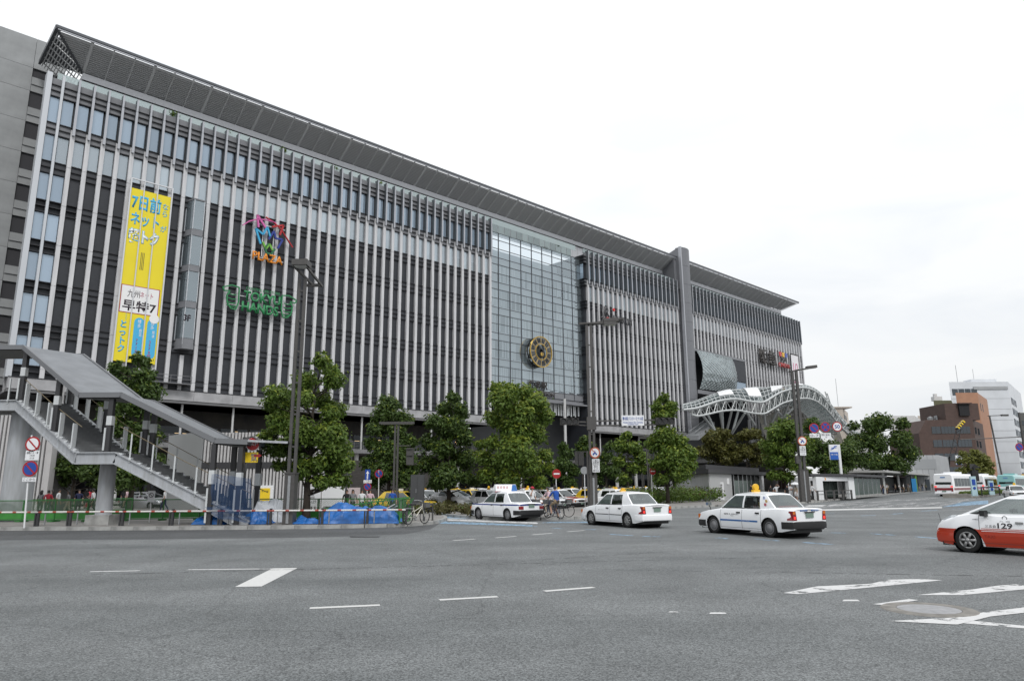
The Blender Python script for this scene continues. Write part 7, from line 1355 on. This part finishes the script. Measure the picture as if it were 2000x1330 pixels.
for px, py, pc, kd, lp, lab in rank:
    p = G(px, py); S, ky = (OLDSEDAN, 'oldsedan_far') if kd in 'so' else (HATCH, 'hatch_far')
    e, fn = car(lab, S, ky, (p.x, p.y), RK + random.uniform(-.06, .06), CP['white' if kd == 'o' else pc], 'cover', glass=CGD, detail=False, lamp=lp, mirrors='fender' if kd == 's' else True, bumper='black' if kd in 'so' else 'body', tails='wide', group='taxis waiting in the rank', name='taxi' if lp else 'parked_car', cat='taxi' if lp else 'car', front='sedan' if kd in 'so' else 'hatch')
    if pc == 'yellow':
        for sg in (1, -1): strip(fn, 1.9, -2.2, .80, .83, sg).build('side_stripe', CP['maroon'], e)
    if kd == 'o':
        MB().grid([[(x, fn[3](x, fn[1](x)) * q * .93, fn[1](x) + .036 - .02 * q * q) for q in (-1, -.6, -.2, .2, .6, 1)] for x in [lerp(2.2, 1.12, k / 8) for k in range(9)]]).build('painted_bonnet', CP['orange'], e)
        for sg in (1, -1): strip(fn, 2.1, -2.2, .52, .80, sg).build('side_stripe', CP['orange'], e)
    if 'blue line' in lab:
        for sg in (1, -1): strip(fn, 2.1, -2.2, .74, .80, sg).build('side_stripe', CP['navy'], e)
e, fn = car('yellow taxi with red stripe standing behind the roadworks corner', OLDSEDAN, 'oldsedan_far', G(783, 1003).xy[:], R(-12), CP['yellow'], 'cover', glass=CGD, detail=False, lamp='white', mirrors='fender', tails='wide')
for sg in (1, -1): strip(fn, 1.9, -2.2, .80, .84, sg).build('side_stripe', CP['maroon'], e)
strip(fn, 2.1, -2.2, .45, .55, -1).build('side_stripe', CP['maroon'], e)
e, fn = car('white sedan taxi facing the camera behind the orange and white one at the right edge', OLDSEDAN, 'oldsedan_far', G(1985, 973.5).xy[:], R(-112), CP['white'], 'cover', glass=CGD, detail=True, lamp='round', mirrors='fender', bumper='black', tails='wide')
e, fn = car('silver van half hidden behind the stair and the tree', HATCH, 'hatch_far', (T(285, 985, 62).x, 62), R(-20), CP['silver'], 'cover', glass=CGD, detail=False, cat='car', name='parked_car', front='hatch', tails='wide')
# ---- buses
def bus(label, loc, rz, L_, paint, stripe_m, rear=True, name='bus', dest=None):
    e = empty(name, (loc[0], loc[1], 0.004), rz, label, 'bus'); W_, H_ = 1.25, 3.05; b = MB()
    rows = []
    for x in (-L_ / 2, -L_ / 2 + .12, -L_ / 2 + .3, 0, L_ / 2 - .3, L_ / 2 - .1, L_ / 2):
        ins = .10 if abs(x) > L_ / 2 - .05 else .02 if abs(x) > L_ / 2 - .2 else 0; w = W_ - ins; h = H_ - ins * 1.2
        rows.append([(x, -w, .32), (x, -w, 1.2), (x, -w + .04, h - .25), (x, -w + .2, h), (x, 0, h + .06), (x, w - .2, h), (x, w - .04, h - .25), (x, w, 1.2), (x, w, .32)])
    b.grid(rows); b.add(rows[0], [tuple(range(9))]); b.add(rows[-1], [tuple(range(8, -1, -1))]); b.build('body', paint, e, auto=30)
    MB().box(-L_ / 2 + .3, L_ / 2 - .3, -W_ + .1, W_ - .1, .25, .6).build('underbody', BLACK, e)
    for sg in (1, -1):
        n = 6; wl_ = (L_ - 1.2) / n
        for k in range(n):
            x0 = -L_ / 2 + .6 + wl_ * k; MB().add([(x0, sg * (W_ + .012), 1.35), (x0 + wl_ - .08, sg * (W_ + .012), 1.35), (x0 + wl_ - .08, sg * (W_ - .02), 2.45), (x0, sg * (W_ - .02), 2.45)], [(0, 1, 2, 3)]).build('side_window', CGD, e)
        MB().add([(-L_ / 2 + .1, sg * (W_ + .006), .85), (L_ / 2 - .1, sg * (W_ + .006), .85), (L_ / 2 - .1, sg * (W_ + .006), 1.15), (-L_ / 2 + .1, sg * (W_ + .006), 1.15)], [(0, 1, 2, 3)]).build('side_stripe', stripe_m, e)
        for x in (-L_ / 2 + 2.6, L_ / 2 - 2.3): 
            wv = MB().lathe([(.3, -.14), (.46, -.14), (.48, -.1), (.48, .1), (.46, .14), (.3, .14)], 20, 'Y').build('wheel', TYRE, e, (x, sg * (W_ - .16), .48), smooth=True); MB().lathe([(.0001, sg * .1), (.28, sg * .13), (.3, sg * .14)], 16, 'Y').build('rim', RIM, wv)
    xr_ = -L_ / 2 - .006; MB().add([(xr_, -.98, 1.6), (xr_, .98, 1.6), (xr_ + .02, .92, 2.72), (xr_ + .02, -.92, 2.72)], [(0, 1, 2, 3)]).build('rear_window', CGD, e); MB().box(xr_ - .02, xr_, -1.12, 1.12, .84, 1.16).build('rear_stripe', stripe_m, e)
    for sg in (1, -1): MB().box(xr_ - .03, xr_, *sorted((sg * 1.12, sg * .85)), 1.25, 1.42).build('tail_lamp', TAILL, e); MB().box(xr_ - .03, xr_, *sorted((sg * 1.1, sg * .9)), .7, .95).build('tail_lamp', TAIL, e)
    MB().box(xr_ - .03, xr_, -.25, .25, .62, .8).build('number_plate', PLT, e); MB().box(xr_ - .02, xr_, -.3, .3, 2.5, 2.66).build('destination_panel', mat('destination_panel', (.12, .25, .5), .4), e); MB().box(xr_ - .12, xr_ + .2, -1.15, 1.15, .33, .55).build('rear_bumper', paint, e)
    xf_ = L_ / 2 + .006; MB().add([(xf_, -1.05, 1.1), (xf_, 1.05, 1.1), (xf_ - .03, 1.0, 2.5), (xf_ - .03, -1.0, 2.5)], [(0, 3, 2, 1)]).build('windscreen', CGD, e); MB().box(xf_, xf_ + .02, -.9, .9, 2.55, 2.85).build('destination_panel', BLACK, e)
    for sg in (1, -1): MB().box(xf_, xf_ + .03, *sorted((sg * 1.0, sg * .7)), .6, .8).build('head_lamp', HEAD, e)
    MB().box(-1.6, 1.0, -.8, .8, H_, H_ + .28).build('roof_unit', paint, e); MB().cbox((L_ / 2 + .12, 1.35, 2.1), .12, .22, .4).build('mirror', BLACK, e)
    return e
def busat(px, Y, heading, L_): d = V3((math.cos(heading), math.sin(heading), 0)); p = V3((T(px, 950, Y).x, Y, 0)) + d * (L_ / 2); return (p.x, p.y)
bus('white bus with a red stripe seen from behind at the stop', busat(1843, 99, R(44), 10.5), R(44), 10.5, CP['white'], CP['maroon']); bus('pink and white bus standing ahead of the red striped bus', busat(1907, 120, R(46), 10.5), R(46), 10.5, CP['white'], CP['pink']); bus('pale teal bus behind the white taxi at the right edge', busat(1966, 118, R(46), 10), R(46), 10, CP['teal'], CP['white'])
bus('yellow bus cut by the right edge behind the white taxi', busat(2000, 130, R(44), 10), R(44), 10, CP['yellow'], CP['maroon'])
# ---- bicycles
def bicycle(label, loc, rz, m_):
    e = empty('bicycle', loc, rz, label, 'bicycle'); wb = .55; r_ = .33
    for x in (wb, -wb):
        w = MB().lathe([(r_ - .03, -.015), (r_, -.012), (r_, .012), (r_ - .03, .015), (r_ - .03, -.015)], 28, 'Y').build('wheel', TYRE, e, (x, 0, r_)); sp = MB()
        for k in range(12): a = 2 * math.pi * k / 12; sp.tube([(0, 0, 0), (math.cos(a) * (r_ - .02), 0, math.sin(a) * (r_ - .02))], .0035, 3)
        sp.build('spokes', STEEL, w)
    f = MB(); bbk = (-.08, 0, .28); st = (-.22, 0, .80); hdt = (.38, 0, .88); f.tube([bbk, st], .018, 6).tube([bbk, (.36, 0, .72)], .02, 6).tube([(-.18, 0, .55), (.37, 0, .78)], .016, 6).tube([hdt, (.42, 0, .6), (wb, 0, r_)], .016, 6).tube([bbk, (-wb, 0, r_)], .014, 6).tube([(-.19, 0, .62), (-wb, 0, r_)], .012, 6).build('frame', m_, e)
    MB().tube([(.34, 0, .98), (.36, 0, 1.0), (.30, .25, 1.04), (.15, .29, 1.03)], .013, 6).tube([(.36, 0, 1.0), (.30, -.25, 1.04), (.15, -.29, 1.03)], .013, 6).tube([hdt, (.36, 0, 1.0)], .015, 6).build('handlebar', CHR, e); MB().cbox((-.25, 0, .86), .26, .16, .07).build('saddle', BLACK, e)
    MB().lathe([(.09, -.02), (.09, .02)], 14, 'Y', bbk).bar((-.08, .06, .28), (.05, .06, .18), .025).bar((-.08, -.06, .28), (-.2, -.06, .38), .025).cbox((.05, .1, .17), .09, .1, .02).cbox((-.2, -.1, .38), .09, .1, .02).build('cranks', STEEL, e); MB().tube([(-.55, .0, .68), (-.2, 0, .66)], .01, 5).box(-.75, -.3, -.08, .08, .69, .71).build('carrier', STEEL, e)
    MB().box(.42, .72, -.16, .16, .72, .735).box(.42, .44, -.16, .16, .72, .92).box(.7, .72, -.18, .18, .72, .94).box(.42, .72, -.18, -.165, .72, .93).box(.42, .72, .165, .18, .72, .93).build('basket', mat('basket_wire', (.10, .10, .10), .6), e); return e
BK1 = bicycle('dark blue bicycle ridden by the person in a blue shirt', tuple(G(1082, 1012.5, .15)), R(124), mat('bike_navy', (.015, .02, .08), .4)); BK2 = bicycle('bicycle under the rider in pale pink, partly hidden', tuple(G(1066, 1009, .15)), R(205), BLACK); bicycle('white bicycle parked at the kerb corner beside the barrier', tuple(G(813, 1023.5, .15)), R(55), mat('bike_cream', (.6, .58, .5), .4))
bicycle('black bicycle standing behind the rider in the blue shirt', tuple(G(1092, 1010, .15)), R(15), BLACK)
# ------------------------------------------------------------------ people: one continuous skinned body each, clothing by region, hair as a child
SKIN = mat('skin', (.42, .25, .18), .6); HAIR = mat('hair_black', (.012, .010, .009), .5)
CL = {}
def cloth(n, c): CL[n] = mat('cloth_' + n, c, .85, var=.12, vscale=12); return CL[n]
for n, c in (('white', (.66, .67, .68)), ('black', (.014, .014, .016)), ('blue', (.012, .07, .32)), ('khaki', (.26, .19, .12)), ('pink', (.55, .40, .44)), ('red', (.42, .03, .05)), ('grey', (.18, .18, .19)), ('navy', (.015, .02, .06)), ('lightblue', (.25, .38, .55)), ('beige', (.45, .38, .29)), ('olive', (.10, .11, .05)), ('denim', (.05, .08, .16))): cloth(n, c)
POSES = {}
def skel(pose):
    """joint -> position and radius, 1.70 m figure facing +x, y left"""
    J = {}
    def j(n, x, y, z, r): J[n] = (V3((x, y, z)), r)
    j('pelvis', 0, 0, .93, .135); j('waist', .0, 0, 1.08, .118); j('chest', .01, 0, 1.27, .135); j('neck0', 0, 0, 1.43, .06); j('neck', .01, 0, 1.49, .052); j('head', .02, 0, 1.575, .086); j('crown', .01, 0, 1.655, .07)
    for s, y in (('l', 1), ('r', -1)):
        j('sho' + s, 0, y * .17, 1.385, .062); j('elb' + s, -.02, y * .235, 1.12, .043); j('wri' + s, .05, y * .245, .88, .031); j('han' + s, .07, y * .245, .80, .032)
        j('hip' + s, 0, y * .095, .86, .098); j('kne' + s, .01, y * .10, .48, .062); j('ank' + s, -.01, y * .10, .09, .042); j('toe' + s, .15, y * .115, .035, .034)
    def mv(n, x, y, z): J[n] = (V3((x, y, z)), J[n][1])
    if pose == 'walk':
        mv('knel', .16, .10, .50); mv('ankl', .20, .10, .10); mv('toel', .35, .11, .05); mv('kner', -.06, -.10, .48); mv('ankr', -.30, -.10, .16); mv('toer', -.20, -.11, .05)
        mv('elbl', -.12, .23, 1.13); mv('wril', -.08, .25, .90); mv('hanl', -.04, .25, .82); mv('elbr', .08, -.23, 1.13); mv('wrir', .22, -.22, .95); mv('hanr', .28, -.21, .90)
    elif pose == 'phone':
        mv('elbr', .12, -.22, 1.18); mv('wrir', .16, -.10, 1.42); mv('hanr', .15, -.06, 1.50); mv('kner', .05, -.1, .48)
    elif pose == 'shade':
        mv('elbl', .05, .32, 1.45); mv('wril', .12, .16, 1.62); mv('hanl', .13, .10, 1.64); mv('elbr', -.05, -.30, 1.14); mv('wrir', .04, -.16, 1.0); mv('hanr', .05, -.12, .97)
    elif pose == 'fold':
        mv('elbl', .08, .24, 1.12); mv('wril', .20, .04, 1.14); mv('hanl', .2, -.03, 1.15); mv('elbr', .08, -.24, 1.12); mv('wrir', .21, -.02, 1.18); mv('hanr', .20, .05, 1.19)
    elif pose in ('sit', 'ride'):
        if pose == 'sit':
            for s, y in (('l', 1), ('r', -1)): mv('kne' + s, .42, y * .11, .90); mv('ank' + s, .42, y * .11, .50); mv('toe' + s, .56, y * .12, .45); mv('wri' + s, .28, y * .14, .98); mv('han' + s, .34, y * .10, .97); mv('elb' + s, .02, y * .25, 1.14)
        else:
            for s, y, kx, kz, ax_, az in (('l', 1, .40, .68, .30, .28), ('r', -1, .28, .52, .02, .12)): mv('kne' + s, kx, y * .12, kz); mv('ank' + s, ax_, y * .12, az); mv('toe' + s, ax_ + .15, y * .13, az - .05); mv('elb' + s, .26, y * .26, 1.14); mv('wri' + s, .46, y * .24, 1.02); mv('han' + s, .53, y * .22, 1.01)
            for n in ('waist', 'chest', 'neck0', 'neck', 'head', 'crown', 'shol', 'shor'): p, r = J[n]; J[n] = (V3((p.x + (p.z - .93) * .22, p.y, p.z)), r)
    return J
BONES = [('pelvis', 'waist', 'shirt'), ('waist', 'chest', 'shirt'), ('chest', 'neck0', 'shirt'), ('neck0', 'neck', 'skin'), ('neck', 'head', 'skin'), ('head', 'crown', 'skin')] + [x for s in 'lr' for x in (('chest', 'sho' + s, 'shirt'), ('sho' + s, 'elb' + s, 'sleeve'), ('elb' + s, 'wri' + s, 'arm'), ('wri' + s, 'han' + s, 'skin'), ('pelvis', 'hip' + s, 'trouser'), ('hip' + s, 'kne' + s, 'trouser'), ('kne' + s, 'ank' + s, 'shin'), ('ank' + s, 'toe' + s, 'shoe'))]
REG = ['skin', 'shirt', 'sleeve', 'arm', 'trouser', 'shin', 'shoe']
def bodymesh(pose):
    if pose in POSES: return POSES[pose]
    J = skel(pose); names = list(J); vs = [tuple(J[n][0]) for n in names]; rad = [J[n][1] for n in names]; ed = [(names.index(a), names.index(b_)) for a, b_, _ in BONES]; reg = [(J[a][0], J[b_][0], r) for a, b_, r in BONES]
    # nose, and five fingers of different length on each hand
    hd = J['head'][0]
    for s, y in (('l', 1), ('r', -1)):
        h, w_ = J['han' + s][0], J['wri' + s][0]; d = (h - w_).normalized(); sd_ = d.cross(V3((0, y, 0))); sd_ = sd_.normalized() if sd_.length > .1 else V3((1, 0, 0)); hi = names.index('han' + s)
        for k, (o_, ln_) in enumerate(((.030, .070), (.011, .085), (-.009, .080), (-.028, .062))):
            a = h + d * .035 + sd_ * o_; c = a + d * ln_ * .5 - V3((0, y * .006, 0)); e_ = a + d * ln_ - V3((0, y * .022, 0)); i0 = len(vs); vs += [tuple(a), tuple(c), tuple(e_)]; rad += [.0095, .0085, .007]; ed += [(hi, i0), (i0, i0 + 1), (i0 + 1, i0 + 2)]
        a = w_.lerp(h, .55) + sd_ * .035; c = a + (d * .6 + sd_ * .6) * .045; i0 = len(vs); vs += [tuple(a), tuple(c)]; rad += [.011, .009]; ed += [(hi, i0), (i0, i0 + 1)]
    me = bpy.data.meshes.new('person'); me.from_pydata(vs, ed, []); ob = bpy.data.objects.new('person', me); COL.objects.link(ob)
    sk_ = ob.modifiers.new('skin', 'SKIN'); sk_.use_smooth_shade = True; sv = me.skin_vertices[0].data if me.skin_vertices else None
    if sv is None:
        b = bmesh.new(); b.from_mesh(me); b.verts.layers.skin.verify(); b.to_mesh(me); b.free(); sv = me.skin_vertices[0].data
    for i, r in enumerate(rad):
        rr_ = (r, r) 
        if i < len(names) and names[i] in ('pelvis', 'waist', 'chest'): rr_ = (r * 1.12, r * .78)
        sv[i].radius = rr_; sv[i].use_root = (i == 0)
    ss = ob.modifiers.new('sub', 'SUBSURF'); ss.levels = ss.render_levels = 1
    dg = bpy.context.evaluated_depsgraph_get(); out_ = bpy.data.meshes.new_from_object(ob.evaluated_get(dg)); bpy.data.objects.remove(ob)
    mi = []
    for p in out_.polygons:
        c = p.center; best = 9; br_ = 'skin'
        for a, b_, r in reg:
            d = b_ - a; t = max(0, min(1, (c - a).dot(d) / d.length_squared)); q = (c - a - d * t).length
            if q < best: best = q; br_ = r
        mi.append(REG.index(br_)); p.use_smooth = True
    out_.materials.clear()
    for r in REG: out_.materials.append(SKIN)
    out_.polygons.foreach_set('material_index', mi)
    # face: nose and ear bumps by pushing nearby vertices
    for v in out_.vertices:
        q = v.co - hd
        if q.length < .14 and q.z > -.09:
            v.co.y = hd.y + q.y * .86
            if q.x > .05 and abs(q.y) < .03 and -.03 < q.z < .02: v.co.x += .018
    POSES[pose] = (out_, J); return POSES[pose]
def hairmesh(J, style):
    b = MB(); h = J['head'][0]; n, m_ = 12, 7; P = []
    for i in range(m_ + 1):
        row = []
        for k in range(n):
            a = 2 * math.pi * k / n; ph = math.pi * .5 * (1 - i / m_); back = math.cos(a) < .25
            low_ = -.075 if back else .035
            if style == 'long' and math.cos(a) < .1: low_ = -.23
            z = lerp(low_, .135, math.sin(ph) if i < m_ + 1 else 1); rr_ = .098 * math.cos(ph * .97) ** .45 if z > 0 else .098 * (1 + .05 * (style == 'long'))
            row.append((h.x - .012 + rr_ * math.cos(a) * 1.02, h.y + rr_ * math.sin(a) * .88, h.z + z * .85))
        P.append(row)
    return b.grid(P, close=True)
NP = [0]
def person(label, loc, face, pose='stand', shirt='white', trouser='black', arms='skin', skirt=False, hair='short', height=1.66, shoe='black', group=None, shin=None, hat=None, sleeve=None):
    me, J = bodymesh(pose); s = height / 1.73; e = put('person', me, None, loc, face); e.scale = (s, s, s); tag(e, label, 'person', group)
    mm = {'skin': SKIN, 'shirt': CL[shirt], 'sleeve': CL[sleeve or shirt], 'arm': SKIN if arms == 'skin' else CL[arms], 'trouser': CL[trouser], 'shin': SKIN if shin == 'skin' else CL[shin or trouser], 'shoe': CL[shoe]}
    for i, r in enumerate(REG): e.material_slots[i].link = 'OBJECT'; e.material_slots[i].material = mm[r]
    key = (pose, hair)
    if key not in MC: MC[key] = shadefix(hairmesh(J, hair).mesh('hair', HAIR), 60)
    put('hair', MC[key], e)
    if skirt: z = J['pelvis'][0]; MB().lathe([(.13, .06), (.17, -.05), (.23, -.42), (.21, -.42)], 14, 'Z', tuple(z)).build('skirt', CL[trouser], e, smooth=True)
    if hat: h = J['head'][0]; MB().lathe([(.12, .02), (.105, .06), (.06, .12), (.001, .13)], 12, 'Z', tuple(h + V3((0, 0, .02)))).box(h.x + .06, h.x + .2, -.07, .07, h.z + .03, h.z + .045).build('cap', CL[hat], e)
    return e
# riders and bystander by the bicycles
def onbike(bk, label, **k): 
    M = Matrix.Rotation(bk.rotation_euler.z, 3, 'Z'); p = V3(bk.location) + M @ V3((-.27, 0, -.02)); return person(label, p, bk.rotation_euler.z, 'ride', **k)
onbike(BK1, 'person in a bright blue T-shirt and khaki trousers riding a bicycle', shirt='blue', trouser='khaki', shin='skin', height=1.72); onbike(BK2, 'person in a pale pink shirt on a bicycle facing left', shirt='pink', trouser='beige', height=1.65, hair='short')
person('person in a white top and red cap standing behind the roof board taxi', tuple(G(1040, 1006, .15)), R(-60), 'phone', 'white', 'navy', hat='red', height=1.62, sleeve='white')
person('driver in white with an orange vest beside the taxi rank', tuple(G(973, 996, .15)), R(-100), 'fold', 'red', 'grey', height=1.65)
def driver(c, lab): M = Matrix.Rotation(c.rotation_euler.z, 3, 'Z'); person(lab, V3(c.location) + M @ V3((.20, -.36, -.235)), c.rotation_euler.z, 'sit', 'white', 'navy', height=1.68)
driver(t1, 'driver in a white shirt seated in the taxi with the round roof lamp'); driver(t2, 'driver in a white shirt seated in the plain white taxi'); driver(t3, 'driver in a white shirt seated in the taxi with the roof board')
# people by the kiosk and crossing
for px, py, ps, sh_, trr, sk, hr, fc, lab, ht in ((1469, 978, 'stand', 'black', 'black', False, 'short', 200, 'person in a black suit in front of the frosted kiosk front', 1.75), (1507, 977, 'stand', 'black', 'black', True, 'long', 250, 'person in a black dress waiting left of the tree trunk', 1.6), (1518, 978, 'shade', 'white', 'navy', False, 'short', -95, 'person in a white shirt shading the eyes with one hand', 1.68), (1539, 977, 'stand', 'black', 'black', False, 'long', 240, 'person in black standing beside the folded-arms person', 1.6), (1546, 979, 'fold', 'white', 'white', False, 'short', -70, 'person in white with folded arms by the right lamp mast', 1.72), (1556, 978, 'stand', 'beige', 'white', True, 'long', 200, 'person in a pale dress under a white parasol', 1.6), (1582, 976, 'walk', 'white', 'black', False, 'short', 160, 'person in a white shirt walking left of the subway entrance', 1.66), (1588, 977, 'walk', 'white', 'black', False, 'short', 20, 'person in a white shirt and black trousers striding beside the subway entrance', 1.72)):
    pp = person(lab, tuple(G(px, py, .15)), R(fc), ps, sh_, trr, skirt=sk, hair=hr, height=ht, shin='skin' if sk else None)
    if 'parasol' in lab: e = empty('parasol', tuple(V3(pp.location) + V3((-.15, -.3, 1.0))), 0, 'open white parasol held above the person in a pale dress', 'parasol'); MB().tube([(0, 0, 0), (0, 0, .85)], .012, 5).build('shaft', STEEL, e); MB().lathe([(.5, .6), (.42, .70), (.25, .80), (.001, .86)], 16).build('canopy', CL['white'], e)
# bus queue in the shade of the shelter
rq = random.Random(77); lsh = ['white', 'white', 'black', 'grey', 'navy', 'lightblue', 'beige', 'red', 'pink', 'olive', 'white', 'white']; ltr = ['black', 'navy', 'denim', 'beige', 'grey', 'khaki', 'black']
ordw = ['first', 'second', 'third', 'fourth', 'fifth', 'sixth', 'seventh', 'eighth', 'ninth', 'tenth', 'eleventh', 'twelfth', 'thirteenth', 'fourteenth', 'fifteenth', 'sixteenth', 'seventeenth', 'eighteenth', 'nineteenth', 'twentieth', 'twenty-first', 'twenty-second']
for k in range(22):
    px = 1716 + 5.1 * k + rq.uniform(-2, 2); py = 965.5 - .33 * k * 1.1; sh_ = rq.choice(lsh); tr_ = rq.choice(ltr); sk = rq.random() < .3
    person('%s person from the left in the bus queue, in a %s top' % (ordw[k], sh_), tuple(G(px, py, .15) + V3((0, rq.uniform(0, 2.5), 0))), R(rq.uniform(0, 360)), rq.choice(('stand', 'stand', 'walk', 'fold', 'phone')), sh_, tr_, skirt=sk, hair=rq.choice(('short', 'long')), height=rq.uniform(1.55, 1.75), group='people queuing for the bus', shin='skin' if sk else None)
# people inside the roadworks passage at the left
for k, (px, Y, ps, sh_, tr_, sk, hr, fc, lab) in enumerate(((40, 43.5, 'walk', 'lightblue', 'navy', False, 'short', 180, 'person in a light blue shirt walking left behind the no parking sign'), (78, 45, 'stand', 'grey', 'black', False, 'long', 90, 'person in a grey vest seen from behind left of the stair'), (100, 46, 'walk', 'black', 'black', False, 'long', 200, 'person in black beside the bridge column'), (112, 45.5, 'stand', 'white', 'grey', False, 'short', 10, 'person in a white top beside the one in black'), (180, 44, 'walk', 'white', 'black', False, 'short', 190, 'person in white carrying a red bag under the landing'), (113, 60, 'walk', 'black', 'denim', False, 'short', 170, 'far person in black beneath the stair'), (123, 60, 'stand', 'lightblue', 'navy', False, 'short', 0, 'far person in a light blue shirt beneath the stair'), (131, 61, 'stand', 'olive', 'black', False, 'long', 30, 'far person in olive beneath the stair'), (166, 60, 'stand', 'black', 'black', True, 'long', 90, 'far person in a black skirt left of the landing column'), (173, 61, 'walk', 'red', 'denim', False, 'long', 180, 'far person in a pinkish red top near the landing column'), (192, 60, 'stand', 'lightblue', 'grey', False, 'short', 45, 'far person in blue just left of the landing column'), (200, 60, 'stand', 'beige', 'navy', True, 'long', 60, 'far person in a beige top behind the landing column'), (240, 61, 'stand', 'black', 'black', False, 'long', 90, 'far person in black right of the landing column'), (246, 61, 'walk', 'pink', 'khaki', False, 'short', 180, 'far person in pink right of the landing column'), (25, 46.5, 'stand', 'white', 'denim', False, 'long', 60, 'person in a white top left of the no parking sign'), (132, 44.8, 'walk', 'grey', 'beige', False, 'long', 200, 'person in a grey top walking right of the one in white'), (92, 44.2, 'stand', 'red', 'navy', False, 'short', 120, 'person in a red top behind the fence left of the stair'), (152, 46.2, 'stand', 'navy', 'black', False, 'short', 300, 'person in a navy top below the stair landing'), (320, 52, 'walk', 'white', 'navy', False, 'short', 180, 'person in white passing the plain side of the slatted box'))):
    pp = person(lab, (T(px, 990, Y).x, Y, .15), R(fc), ps, sh_, tr_, skirt=sk, hair=hr, height=1.58 + .03 * (k % 5), shin='skin' if sk else None)
    if 'red bag' in lab: MB().cbox((.28, -.2, .68), .34, .12, .26).tube([(.18, -.2, .8), (.28, -.2, .95), (.38, -.2, .8)], .01, 5).build('hand_bag', CL['red']).matrix_world = pp.matrix_basis; bag = bpy.data.objects[-1] if False else None
# group waiting behind the lattice barrier
for px, sh_, lab, hr in ((676, 'black', 'person in a dark top left in the group behind the lattice barrier', 'short'), (688, 'grey', 'person with dark hair second in the group behind the lattice barrier', 'long'), (706, 'white', 'person with a white collar third in the group behind the lattice barrier', 'short'), (722, 'pink', 'person in a pale top right in the group behind the lattice barrier', 'long'), (757, 'blue', 'person in a blue shirt beside the yellow taxi', 'short')):
    person(lab, (T(px, 1000, 40).x, 40 if px < 750 else 41.5, .15), R(-80), 'stand', sh_, 'black', hair=hr, height=1.55)
# staff and travellers along the taxi rank
for k, (px, py, sh_) in enumerate(((845, 975, 'white'), (882, 970, 'white'), (1150, 966, 'black'), (1196, 967, 'white'), (1215, 968, 'black'), (1170, 966, 'white'), (1062, 966, 'black'), (1135, 968, 'grey'), (1375, 972, 'white'), (1248, 966, 'lightblue'))):
    person('far %s-clad person standing among the waiting taxis, %s from the left' % (sh_, ordw[k]), tuple(G(px, py, 0)), R(rq.uniform(0, 360)), 'stand', sh_, 'black', height=1.66, group='people among the taxis')
for o in list(COL.objects):
    if o.name.startswith('hand_bag'): tag(o, 'red hand bag carried by the person in white under the landing', 'bag')
